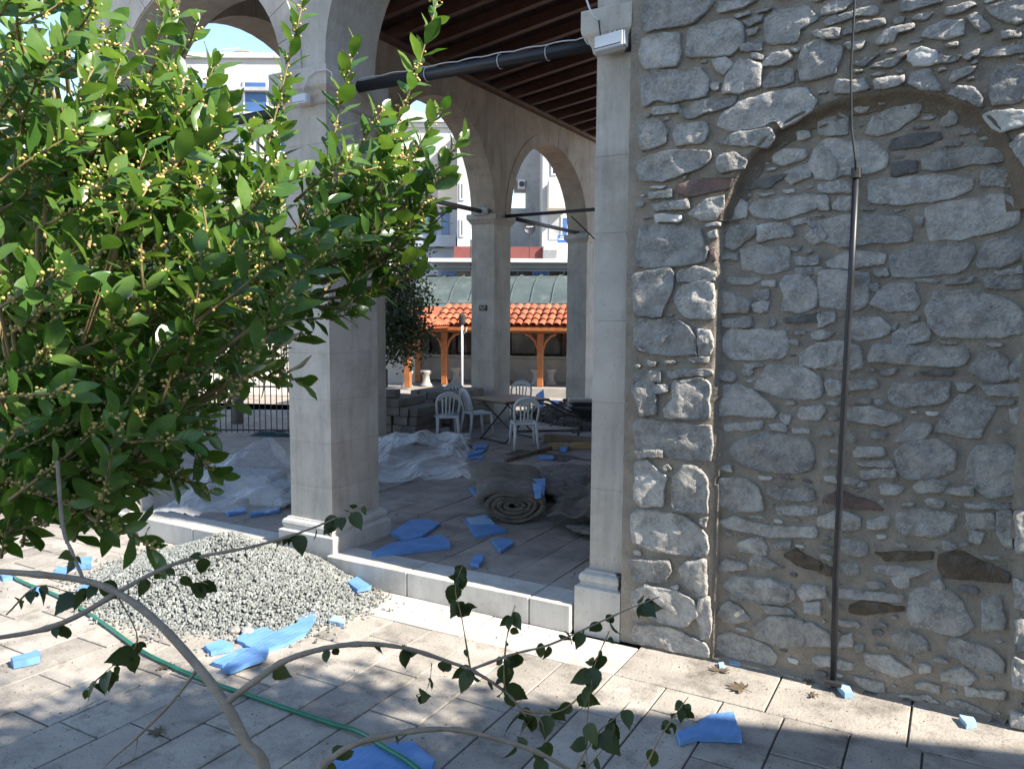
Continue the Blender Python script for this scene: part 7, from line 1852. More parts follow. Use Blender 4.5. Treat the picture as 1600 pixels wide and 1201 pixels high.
# ------------------------------------------------------------------ bay tree
TWIGS="""-1972 1798 2725 -1785 1855 3374 1
-1990 1912 2801 -1887 1890 3151 1
-1783 1772 2538 -1582 1793 2756 1
-1684 1851 2772 -1496 1866 2999 1
-1757 1785 2518 -1591 1789 2775 1
-1751 1924 2726 -1639 1924 3239 1
-1667 1980 2808 -1426 2061 3396 1
-1543 1920 2656 -1349 1949 3000 1
-1449 1863 2701 -1232 1889 2894 1
-1475 1835 2571 -1268 1863 2832 1
-1542 1800 2608 -1345 1817 2813 1
-1604 1872 2519 -1376 2021 2715 1
-1636 1849 2480 -1422 1985 2618 1
-1702 1808 2441 -1435 1969 2530 1
-1825 1852 2422 -1517 1917 2481 1
-1835 1727 2382 -1532 1785 2403 1
-1897 1679 2265 -1732 1765 2188 1
-1928 1656 2206 -1731 1782 2343 1
-2033 1602 2264 -1718 1661 2215 1
-1989 1496 2101 -1777 1484 1946 1
-1936 1417 2168 -1806 1480 2061 1
-2043 1352 2131 -1851 1451 2026 1
-2007 1362 2024 -1799 1468 1901 1
-1917 1173 1928 -1667 1189 1830 1
-1943 1047 1982 -1645 1093 1903 1
-1893 965 2033 -1653 982 1985 1
-1903 980 2237 -1706 987 2329 1
-1796 924 2218 -1567 941 2243 1
-1696 854 2099 -1643 891 2177 1
-1806 938 2411 -1590 953 2489 1
-1779 948 2356 -1640 1038 2467 1
-1817 1035 2296 -1656 1136 2384 1
-1923 1211 2350 -1758 1314 2432 1
-1914 1328 2314 -1744 1442 2485 1
-2029 1065 2643 -1851 1060 2733 1
-1944 1016 2820 -1759 1017 2935 1
-1903 1060 3024 -1791 1016 3100 1
-1964 1133 2951 -1803 1120 3054 1
-1916 1145 2798 -1847 1080 2908 1
-1987 1219 2787 -1841 1200 2922 1
-1950 1252 2900 -1886 1302 3047 1
-2029 1316 2840 -1925 1392 3011 1
-2044 1418 2791 -1904 1406 3028 1
-1959 1468 2809 -1830 1448 3029 1
-1974 1575 2809 -1953 1491 3005 1
-2193 1597 3118 -2047 1583 3293 1
-2111 1650 3177 -1981 1618 3275 1
-2047 1659 2905 -1987 1709 3061 1
-1987 1674 2711 -1830 1661 2848 1
-1924 1719 2809 -1819 1678 2960 1
-2308 1781 3305 -2281 1696 3452 1
-2016 1234 3094 -1853 1217 3152 1
-2796 1910 2292 -2515 1983 2390 0
-2478 1859 2151 -2347 1880 2331 0
-2745 1480 1838 -2914 1426 2143 0
-2062 977 2282 -1954 967 2501 0
-2614 1229 2331 -2504 1292 2606 0
-1790 1376 2412 -1558 1645 2537 0
-2038 1298 2600 -2072 1375 2857 0
-2436 1334 1745 -2302 1382 2077 0
-3035 1429 2151 -2939 1612 2326 0
-1917 1110 2660 -1732 1126 2949 0
-1794 1359 2365 -1567 1382 2594 0
-2033 1279 2646 -1814 1487 2842 0
-2084 1180 1985 -1776 1246 2036 0
-2181 1323 1983 -2091 1257 2236 0
-2279 1034 2272 -2124 1249 2391 0
-2645 1908 2253 -2437 1931 2387 0
-2773 1593 2725 -2684 1749 3034 0
-1583 1229 2437 -1504 1402 2566 0
-2132 1234 2083 -1999 1221 2312 0
-3019 1658 2295 -2745 1754 2387 0
-2640 1237 2595 -2546 1310 2825 0
-3168 1613 2502 -3004 1749 2789 0
-1573 1312 2202 -1415 1457 2474 0
-2229 1830 2369 -2146 2015 2550 0
-2931 1460 2210 -2929 1541 2514 0
-1905 1980 2580 -1673 2213 2709 0
-2720 1768 1954 -2510 1910 2022 0
-2391 1492 2047 -2232 1676 2184 0
-1976 895 2136 -1812 1043 2230 0
-2701 1973 2189 -2463 1974 2322 0
-1971 1208 2084 -1896 1234 2382 0
-1745 2007 2460 -1730 1915 2716 0
-2251 1179 2356 -2097 1265 2600 0
-2962 1875 1750 -2848 1823 2021 0
-2017 865 1988 -1884 1021 2141 0
-2678 1211 2853 -2546 1376 2902 0
-2222 1725 2442 -1958 1926 2569 0
-2099 1115 2431 -1922 1208 2464 0
-2774 1571 2612 -2489 1704 2685 0
-2939 1424 1731 -2794 1493 1885 0
-2747 1802 2203 -2668 1889 2451 0
-2972 1547 2130 -2741 1739 2065 0
-3085 1759 1624 -3014 1750 1949 0
-2601 1801 2258 -2369 1803 2460 0
-1851 1114 1986 -1782 1246 2270 0
-2652 1342 2671 -2617 1425 2903 0
-2383 1934 2345 -2222 2120 2458 0
-1815 1296 2255 -1625 1406 2439 0
-2359 1515 2016 -2182 1626 2047 0
-1826 1245 2506 -1710 1428 2728 0
-2854 1566 2718 -2600 1601 2909 0
-1960 1499 2377 -1884 1550 2627 0
-2962 1521 2680 -2757 1617 2928 0
-1648 1071 2149 -1568 1167 2346 0
-1764 1288 2140 -1678 1351 2316 0
-3020 1604 2741 -2885 1798 3021 0
-3359 1673 3120 -3136 1791 3144 0
-2234 1673 2441 -2166 1767 2609 0
-2125 1485 2019 -1921 1468 2256 0
-1721 1137 2091 -1616 1189 2319 0
-2998 1312 2527 -2766 1490 2724 0
-2472 1500 2134 -2255 1593 2300 0
-1855 1091 2421 -1722 1098 2607 0
-2165 1043 1841 -2051 1017 2110 0
-1609 1175 2179 -1551 1236 2450 0
-2573 1642 2634 -2351 1709 2821 0
-2008 918 2540 -1985 1040 2782 0
-2451 1185 1794 -2483 1296 2060 0
-3071 1693 2277 -2882 1887 2515 0
-2171 957 2348 -1968 1118 2435 0
-2355 1556 2731 -2169 1799 2764 0
-2997 1756 2881 -2914 1837 3185 0
-2205 1679 2221 -2123 1857 2391 0
-2413 1106 2842 -2229 1245 2980 0
-2760 1330 2120 -2520 1387 2270 0
-2792 1759 2005 -2587 1771 2118 0
-2733 1794 2725 -2424 1921 2866 0
-1494 1707 2415 -1492 1811 2616 0
-2797 1331 2961 -2617 1509 2994 0
-2912 1468 2741 -2775 1492 2913 0
-2239 1322 2770 -2128 1443 2919 0
-2022 1328 2029 -1810 1421 2132 0
-2334 1325 2517 -2103 1372 2659 0
-2203 1630 2209 -2104 1728 2535 0
-3044 1553 2903 -2858 1560 3164 0
-1989 1411 2029 -1879 1603 2189 0
-2055 1707 2325 -1816 1818 2554 0
-2521 1821 2101 -2282 1936 2141 0
-3261 1687 1970 -3090 1763 2112 0
-1821 1087 1857 -1664 1071 2079 0
-2552 1397 2969 -2327 1417 2974 0
-2239 1135 2678 -1992 1302 2782 0
-2338 1183 2120 -2070 1270 2138 0
-2974 1857 2278 -2740 1913 2439 0
-3154 1445 1701 -2903 1525 1823 0
-2532 1832 2479 -2447 1910 2770 0
-2346 1212 2719 -2188 1340 2917 0
-1804 1132 2070 -1844 1101 2343 0
-2173 2226 2453 -2174 2237 2685 0
-2109 1320 2777 -2070 1401 3037 0
-1875 1058 2162 -1635 1285 2308 0
-1955 1265 2062 -1847 1315 2328 0
-3140 1429 1591 -3011 1468 1803 0
-1881 1481 2532 -1871 1532 2790 0
-2475 1491 1720 -2219 1525 1961 0
-2934 1514 2927 -2649 1588 3068 0
-2108 1041 2610 -2085 1169 2796 0
-2396 1625 2269 -2323 1755 2560 0
-2139 1405 2486 -2122 1547 2777 0
-2563 1620 2563 -2429 1663 2734 0
-2531 1773 1907 -2353 1985 2091 0
-2113 1592 2550 -1986 1723 2685 0
-2653 1422 1727 -2533 1511 1913 0
-2387 2149 2598 -2265 2208 2818 0
-2026 1026 1799 -1968 1076 2078 0
-2365 1128 1969 -2075 1222 2145 0
-1922 984 2217 -1837 1153 2530 0
-2201 1863 2576 -2014 1937 2828 0
-2661 1405 2471 -2572 1474 2685 0
-1749 1123 2133 -1642 1086 2439 0
-2403 1644 2466 -2165 1776 2637 0
-1727 1674 2527 -1525 1901 2558 0
-2009 1521 2303 -1964 1609 2491 0
-2661 1363 2413 -2421 1376 2575 0
-1702 1485 2318 -1491 1487 2477 0
-1871 1263 1943 -1795 1325 2246 0
-2482 1065 2596 -2304 1253 2829 0
-2409 1651 2530 -2253 1611 2713 0
-3105 1750 2606 -2950 1798 2904 0
-2744 1928 2828 -2462 2007 3056 0
-2297 1230 2004 -2256 1152 2326 0
-2831 1594 2666 -2601 1637 2743 0
-2915 1563 2125 -2649 1739 2249 0
-1585 1220 2247 -1495 1212 2538 0
-1918 1069 2045 -1729 1116 2200 0
-2984 1444 2358 -3037 1532 2611 0
-1977 1443 2200 -1752 1572 2313 0
-2144 1069 2102 -1858 1159 2160 0
-2581 1781 1914 -2402 1806 2143 0
-1932 994 2674 -1713 1101 2815 0
-2792 1318 1874 -2544 1362 1898 0
-2471 1133 2465 -2361 1325 2593 0
-2026 1111 1949 -1776 1136 2097 0
-2069 1159 2250 -2007 1313 2483 0
-2948 1884 2611 -2796 2012 2787 0
-2054 2114 2530 -1888 2166 2695 0
-2528 1327 2675 -2303 1505 2893 0
-1688 1551 2479 -1603 1512 2681 0
-3043 1799 2509 -2839 1820 2695 0
-1930 2086 2572 -1735 2309 2713 0
-2470 1203 2513 -2519 1249 2759 0
-1684 1141 2562 -1645 1190 2777 0
-2280 1147 2669 -2154 1320 2838 0
-2844 1207 2195 -2635 1456 2312 0
-2909 1714 2042 -2816 1892 2289 0
-1668 1203 2393 -1635 1174 2657 0
-1884 1237 2380 -1719 1287 2517 0
-2423 1595 2814 -2197 1737 2977 0
-2138 1550 2255 -1982 1596 2387 0
-1893 1561 2429 -1845 1679 2645 0
-2109 2289 2498 -1971 2315 2751 0
-2582 1165 2277 -2452 1238 2464 0
-2215 1755 2356 -1887 1895 2377 0
-2124 1233 1906 -1910 1409 2060 0
-2139 1684 2355 -1911 1823 2532 0
-2226 1292 2611 -2139 1345 2815 0
-1963 1063 2735 -1926 1071 2951 0
-1469 1393 2288 -1423 1521 2603 0
-2053 2012 2494 -1885 2062 2684 0
-2800 1536 2478 -2760 1472 2722 0
-3379 1568 2157 -3242 1624 2433 0
-2556 2105 2468 -2284 2136 2734 0
-3064 1518 2621 -2902 1480 2853 0
-2812 1702 1885 -2655 1762 2069 0
-1826 2129 2582 -1593 2172 2603 0
-2299 1112 1861 -2056 1146 2029 0
-1789 1447 2617 -1544 1464 2723 0
-2383 1150 1889 -2229 1150 2061 0
-2069 1410 1909 -2032 1465 2206 0
-2884 1673 1602 -2719 1751 1915 0
-2053 1247 2058 -1962 1426 2213 0
-3206 1428 2269 -3043 1586 2507 0
-2535 1221 1758 -2257 1248 2003 0
-2563 1628 2530 -2296 1742 2694 0
-2981 1485 2547 -2872 1597 2789 0
-2005 1156 2695 -1996 1143 2953 0
-2283 1191 1851 -2068 1294 2122 0
-1873 1189 2138 -1722 1324 2277 0
-3178 1764 2544 -3118 1838 2787 0
-2971 1683 2088 -2924 1746 2415 0
-1671 1221 2229 -1605 1305 2480 0
-1988 1255 2513 -1747 1412 2585 0
-3257 1658 2374 -3124 1869 2595 0
-1874 1119 1972 -1592 1277 2129 0
-2575 1524 1795 -2592 1517 2122 0
-2394 1282 1977 -2221 1481 2111 0
-2692 1529 2573 -2630 1561 2892 0
-2910 1650 1830 -2787 1733 2117 0
-1979 1022 2396 -1924 1145 2711 0
-2483 1240 2671 -2323 1363 2940 0
-1510 1226 2395 -1272 1300 2578 0
-2948 1917 2789 -2871 2026 3071 0
-2456 1273 2147 -2336 1343 2382 0
-2513 1941 2721 -2359 2126 2814 0
-2478 2086 2468 -2223 2217 2550 0
-2293 1105 2386 -2290 1232 2640 0
-2588 1519 2078 -2508 1673 2237 0
-2588 1720 2461 -2500 1727 2761 0
-2683 1189 2198 -2513 1333 2318 0
-2398 1560 1834 -2365 1716 2118 0
-2195 1414 2773 -2079 1521 2938 0
-2803 1577 1879 -2534 1626 2085 0
-2323 1530 2258 -2298 1546 2505 0
-2325 1193 2248 -2234 1175 2570 0
-2580 1385 2496 -2433 1565 2486 0
-2553 1314 1703 -2454 1401 1933 0
-3319 1688 2722 -3137 1768 2784 0
-2641 1723 2702 -2418 1814 2742 0
-2072 1361 2417 -1945 1526 2490 0
-2748 1350 2272 -2601 1357 2507 0
-2482 1757 2736 -2373 1947 2913 0
-2148 1351 2218 -2018 1455 2402 0
-1577 1144 2071 -1521 1258 2285 0
-2783 1728 2568 -2653 1841 2846 0
-2505 2003 2234 -2318 2179 2475 0
-2095 1847 2429 -1920 2061 2669 0
-2571 1222 1975 -2407 1299 2180 0
-3227 1542 2952 -2987 1692 3071 0
-2644 1889 2236 -2571 1801 2521 0
-2168 1989 2495 -2180 2049 2706 0
-2149 1095 2250 -1988 1212 2411 0
-2536 1508 2011 -2382 1475 2232 0
-2211 1626 2142 -2268 1590 2406 0
-1806 1009 1993 -1604 1142 2190 0
-1673 1381 2427 -1626 1297 2764 0
-2657 1423 2321 -2531 1567 2441 0
-1858 1056 2592 -1640 1112 2717 0
-2500 1472 2592 -2245 1523 2834 0
-2354 1786 2340 -2090 2012 2401 0
-3057 1778 3061 -2919 1936 3221 0
-2326 1275 2391 -2146 1396 2571 0
-2928 1823 2892 -2797 2019 2832 0
-2262 1064 2332 -2004 1127 2453 0
-1915 1705 2461 -1781 1778 2609 0
-2872 1254 2361 -2708 1466 2519 0
-3345 1669 2370 -3127 1686 2433 0
-3260 1501 3052 -3084 1671 3221 0
-3407 1573 1901 -3122 1710 2013 0
-1757 1058 2449 -1598 1156 2677 0
-2289 1357 2157 -2151 1541 2261 0
-2594 1979 2709 -2452 2013 2918 0
-2253 1106 2025 -2158 1137 2241 0
-2945 1788 1671 -2753 1975 1864 0
-2167 1335 1977 -2062 1421 2183 0
-2187 2121 2340 -2090 2056 2605 0
-2803 1508 2810 -2642 1662 3070 0
-2045 1350 2749 -1919 1380 2947 0
-2235 1054 2547 -2102 1138 2701 0
-2450 1848 2357 -2238 1893 2312 0
-2840 1997 2814 -2538 2038 3042 0
-1442 1334 2383 -1255 1361 2654 0
-3167 1490 2725 -3070 1588 2968 0
-1641 1127 2631 -1508 1236 2802 0
-2476 1612 2362 -2335 1653 2571 0
-2214 1418 2342 -2071 1619 2413 0
-1934 1191 2159 -1951 1121 2511 0
-2585 1994 2401 -2424 2085 2480 0
-2641 1554 2224 -2427 1563 2430 0
-2333 1757 2325 -2198 1720 2587 0
-1968 1360 2328 -1759 1479 2563 0
-1958 1221 2584 -1910 1363 2914 0
-2161 897 2232 -1898 1149 2273 0
-2692 1672 2752 -2487 1686 2997 0
-1938 1588 2491 -1683 1602 2385 0
-2224 1081 2042 -1975 1227 2162 0
-2039 1155 2634 -1802 1341 2690 0
-2476 1550 1685 -2456 1501 1942 0
-1893 1298 2086 -1743 1406 2226 0
-1845 1038 2458 -1818 1177 2718 0
-3079 1783 2383 -2964 1830 2567 0
-2542 1951 2088 -2492 2117 2336 0
-2590 1530 1966 -2367 1645 2155 0
-2984 1433 2677 -2803 1556 2832 0
-1507 1279 2182 -1300 1294 2442 0
-1975 983 2308 -1851 945 2578 0
-1992 1426 2167 -1789 1436 2484 0
-2903 1714 2817 -2735 1916 2906 0
-2403 1683 2583 -2221 1733 2781 0
-1772 1706 2370 -1738 1835 2605 0
-2577 1659 2127 -2414 1813 2241 0
-1981 965 2002 -1679 1107 2042 0
-2363 1810 2727 -2138 1950 2845 0
-2051 2013 2552 -1959 2073 2822 0
-2354 2023 2657 -2138 2048 2843 0
-1590 1577 2512 -1418 1640 2610 0
-2896 1818 1725 -2798 1786 1962 0
-2786 1505 2099 -2591 1609 2183 0
-2705 1746 2375 -2734 1760 2663 0
-2589 1873 2423 -2544 1859 2652 0
-2205 1204 2490 -1910 1247 2650 0
-2455 1405 3308 -2240 1401 3368 0
-1895 1052 2823 -1708 1026 2954 0
-2023 1112 3088 -1852 1201 3192 0
-2213 1092 3012 -1994 1147 3069 0
-1949 987 2980 -1752 992 3111 0
-2054 1227 3005 -2068 1326 3211 0
-2276 1287 3019 -2104 1355 3161 0
-2538 1376 3039 -2312 1373 3119 0
-2495 1232 3284 -2389 1394 3387 0
-2735 1283 3235 -2558 1387 3371 0
-2311 1192 2844 -2117 1169 3110 0
-2417 1175 3094 -2310 1253 3236 0
-2292 1360 3147 -2123 1446 3215 0
-1923 1097 2919 -1751 1207 3033 0
-2298 1652 2847 -2178 1642 3078 0
-2200 1446 2775 -2053 1546 2986 0
-2289 1754 2834 -2115 1754 3054 0
-2051 1371 2932 -1980 1538 3099 0
-2374 1657 2966 -2330 1802 3173 0
-2055 1521 2729 -1987 1473 2985 0
-2272 1646 2806 -2082 1752 2935 0
-1955 1331 2852 -1874 1510 2933 0
-2338 1656 2952 -2215 1788 3049 0
-2026 1344 2756 -1890 1412 2887 0
-1973 1492 2881 -1822 1545 3101 0
-2352 1836 2922 -2203 1814 3070 0
-2012 1590 2891 -2044 1543 3126 0
-1917 1434 2730 -1779 1455 2898 0
-2072 1675 2899 -2160 1732 3123 0
-2553 1790 3018 -2325 1800 3164 0
-1661 1927 2730 -1467 2016 2906 0
-1722 1784 2766 -1493 1904 2758 0
-1735 2099 2749 -1604 2081 2983 0
-1778 1825 2610 -1676 2012 2779 0
-1583 1968 2614 -1519 2044 2799 0
-1689 1696 2723 -1474 1698 2835 0
-1690 1950 2768 -1616 2040 2944 0
-1775 1978 2601 -1534 2057 2731 0
-1602 1709 2790 -1405 1901 2868 0
-1618 1726 2549 -1383 1743 2652 0
-1795 1942 2692 -1664 2123 2791 0
-1437 1779 2646 -1379 1919 2812 0
-1853 2132 2818 -1634 2149 2998 0
-1783 2094 2578 -1701 2182 2778 0
-1541 1843 2567 -1414 1954 2697 0
-1662 1773 2552 -1516 1816 2782 0
-1444 1735 2564 -1386 1893 2725 0
-1885 1933 2733 -1780 2039 2931 0
-2101 1500 2839 -1855 1532 2973 0
-1860 1369 2729 -1742 1528 2960 0
-1862 1577 2550 -1663 1610 2780 0
-2068 1648 2799 -1860 1757 2801 0
-2401 1726 2934 -2200 1743 3110 0
-1726 1518 2673 -1540 1588 2771 0
-2032 1311 2982 -1916 1457 3181 0
-2060 1445 2705 -1899 1652 2833 0
-2300 1868 2640 -2324 1938 2838 0
-2182 1719 2704 -2314 1754 2874 0
-2602 1812 3072 -2410 1852 3105 0
-2237 1576 2906 -2011 1581 2993 0
-2239 1571 2697 -2144 1686 2944 0
-2214 1595 2926 -2014 1807 2921 0
-2294 1851 2864 -2300 1971 3073 0
-1829 1617 2703 -1764 1712 2858 0
-2284 1511 2975 -2090 1740 3048 0
-2028 1629 2749 -1883 1660 3017 0
-2451 1681 3089 -2433 1820 3253 0
-2386 1767 2782 -2189 1816 2929 0
-2115 1997 2628 -2012 1938 2878 0
-2290 1902 2790 -2079 1901 2828 0
-2263 1434 1816 -2228 1499 2073 0
-2116 1260 1965 -2039 1413 2108 0
-2152 1198 2063 -1942 1181 2193 0
-1992 1025 2100 -1799 1112 2173 0
-2165 1418 1850 -1938 1430 1976 0
-2510 1063 1848 -2312 1206 1999 0
-2345 1419 1853 -2163 1657 1871 0
-2662 1357 1953 -2439 1422 2041 0
-1967 951 2030 -1729 1043 2156 0
-1974 1371 2061 -1753 1363 2191 0
-2070 998 1842 -1885 1113 1907 0
-2147 937 1982 -2023 1082 2194 0
-2513 1244 1718 -2530 1253 1932 0
-1813 1017 1911 -1631 1123 2121 0
-2324 1222 2083 -2200 1322 2250 0
-2505 1268 1721 -2446 1408 1987 0
-2141 1529 1962 -2053 1469 2173 0
-1661 1047 1933 -1511 1011 2198 0
-1745 907 2002 -1642 1083 2176 0
-2251 1347 2050 -2054 1412 2233 0
-1933 1151 1931 -1802 1332 2029 0
-1959 857 2093 -1812 974 2275 0
-1718 1175 2039 -1606 1237 2197 0
-2240 1191 1753 -2100 1142 1950 0
-2158 942 1891 -1921 1007 2030 0
-1704 1083 2106 -1465 1137 2124 0
-2244 1255 1821 -2190 1270 2021 0
-2461 1249 1911 -2397 1300 2094 0
-2461 1385 1749 -2316 1462 1896 0
-2644 1193 1658 -2416 1292 1809 0"""

def bay_leaf_mesh(L_, w, bend, wav, seed):
    """obovate leaf: folded along the midrib, curled, wavy edge"""
    V = []; F = []; n = 7; r_ = random.Random(seed)
    for i in range(n + 1):
        t = i / n; ww = w * (math.sin(math.pi * t ** 1.1) ** .85) if 0 < t < 1 else 0.0012
        z = -bend * t * t * L_ ; x = t * L_
        e = ww * .22; V += [(x, -ww, z + e + wav * math.sin(t * 13 + seed)), (x, 0, z), (x, ww, z + e + wav * math.sin(t * 11 + seed * 2))]
    for i in range(n):
        q = 3 * i; F += [(q, q + 1, q + 4, q + 3), (q + 1, q + 2, q + 5, q + 4)]
    V = [(x + .008, y, z) for x, y, z in V]
    return V, F
LV = [bay_leaf_mesh(1, .19 + .022 * (i % 4), .03 + .08 * (i % 3), .016, i) for i in range(8)]
def basis(d, nrm):
    d = d.normalized(); s = nrm.cross(d)
    s = s.normalized() if s.length > 1e-4 else d.orthogonal().normalized(); n_ = d.cross(s); return Matrix((d, s, n_)).transposed()
bt = empty('bay_tree', (-4.6, .9, 0), 0, 'leafy bay laurel tree with yellow buds filling the left of the view', 'tree'); BT = Vector(bt.location)
leaves = []; berries = []; tb = MB()
r_ = random.Random(42); CAMP = Vector((0, 0, 2.4))
hub = [Vector((-2.745,1.542,2.243)), Vector((-2.589,1.787,2.648)), Vector((-2.322,1.918,2.445)), Vector((-2.565,1.595,2.903)), Vector((-2.129,2.037,2.537)), Vector((-2.326,1.295,2.006))]
for ln in TWIGS.strip().splitlines():
    a = [float(v) for v in ln.split()]; p = Vector(a[:3]) / 1000; q = Vector(a[3:6]) / 1000; key = int(a[6]); d = q - p; Ln = d.length; dn = d.normalized()
    side = dn.orthogonal().normalized(); curv = Vector((r_.gauss(0, .05), r_.gauss(0, .05), r_.uniform(-.06, .02))) * Ln
    pts = [p.lerp(q, i / 6) + curv * math.sin(math.pi * i / 6) for i in range(7)]
    tb.tube(pts, [.0045 - .0028 * i / 6 for i in range(7)], 5)
    h = min(hub, key=lambda v: (v - p).length)
    if (h - p).length < 1.0 and r_.random() < .7: mid = (h + p) / 2 + Vector((0, 0, -.05)); tb.tube([h, mid, p], [.010, .007, .0045], 6)
    nl = int(Ln * (60 if key else 62)); ph = r_.uniform(0, 6)
    for i in range(nl):
        u = (i + .5) / nl; u = u if key else u ** .8
        c = p.lerp(q, u) + curv * math.sin(math.pi * u); ang = ph + i * 2.4
        rad = Matrix.Rotation(ang, 3, dn) @ side
        op = .95 - .45 * u
        ld = (dn * (1 - op * .55) + rad * (op)).normalized(); ld += Vector((0, 0, .12)) + Vector((r_.gauss(0, .12), r_.gauss(0, .12), r_.gauss(0, .12)))
        nr = (dn * .9 + Vector((0, 0, .6)) - rad * .4 + Vector((.35, 0, 0)) + Vector((r_.gauss(0, .25), r_.gauss(0, .25), r_.gauss(0, .25))))
        L_ = r_.uniform(.056, .104) * (1 if u < .9 else .7) * (1.0 if r_.random() < .85 else .6)
        leaves.append((c, ld.normalized(), nr, L_, r_.randrange(8)))
        if r_.random() < .6:
            for _ in range(r_.randint(2, 7)):
                berries.append(c + Vector((r_.gauss(0, .009), r_.gauss(0, .009), r_.gauss(0, .007) + .004)))
leaves.sort(key=lambda l: (l[0] - CAMP).length / l[3])
mesh_cache = []
for i in range(8):
    V, F = LV[i]; b = MB(); b.add(V, F); mesh_cache.append(b.mesh('leaf', M_bay, True, [.5] * len(F)))
def visible(p):
    v = p - CAMP; z = v.dot(FW)
    return z > .2 and abs(v.dot(RT) / z) < .66 and abs(v.dot(UP) / z) < .5
single = 0; b = MB(); tone = []
for c, d, nr, L_, k in leaves:
    M3 = basis(d, nr)
    if single < 297 and visible(c):
        o = obj('leaf', mesh_cache[k], bt); o.matrix_local = Matrix.Translation(c - BT) @ (M3 @ Matrix.Scale(L_, 3)).to_4x4(); single += 1
    else:
        V, F = LV[k]; b.add([(c - BT) + M3 @ (Vector(v) * L_) for v in V], F); tone += [r_.random()] * len(F)
o = obj('leaf', b.mesh('leaf', M_bay, True, tone), bt); tag(o, kind='stuff')
b = MB()
for c in berries:
    s = r_.uniform(.0034, .0052); b.add([(c - BT) + v * s for v in IV], IF)
o = b.build('flower_bud', M_berry, bt, True); tag(o, kind='stuff')
tb.v = [tuple(Vector(v) - BT) for v in tb.v]; o = tb.build('twig', M_twig, bt, True); tag(o, kind='stuff')
b = MB(); root = Vector((0, 0, 0)); fork = Vector((.25, .15, 1.0))
b.tube([root, Vector((.12, .05, .5)), fork], [.07, .055, .05], 10)
for h in hub: hh = h - BT; b.tube([fork, fork.lerp(hh, .5) + Vector((0, 0, .12)), hh], [.032, .02, .010], 8)
b.tube([Vector(v) - BT for v in [(-2.829,1.307,1.532),(-2.639,1.66,2.813),(-2.445,1.803,3.142),(-2.305,1.796,3.431),(-2.198,1.754,3.554)]], [.03, .02, .016, .014, .012], 8)
b.build('limb', M_bark, bt, True)

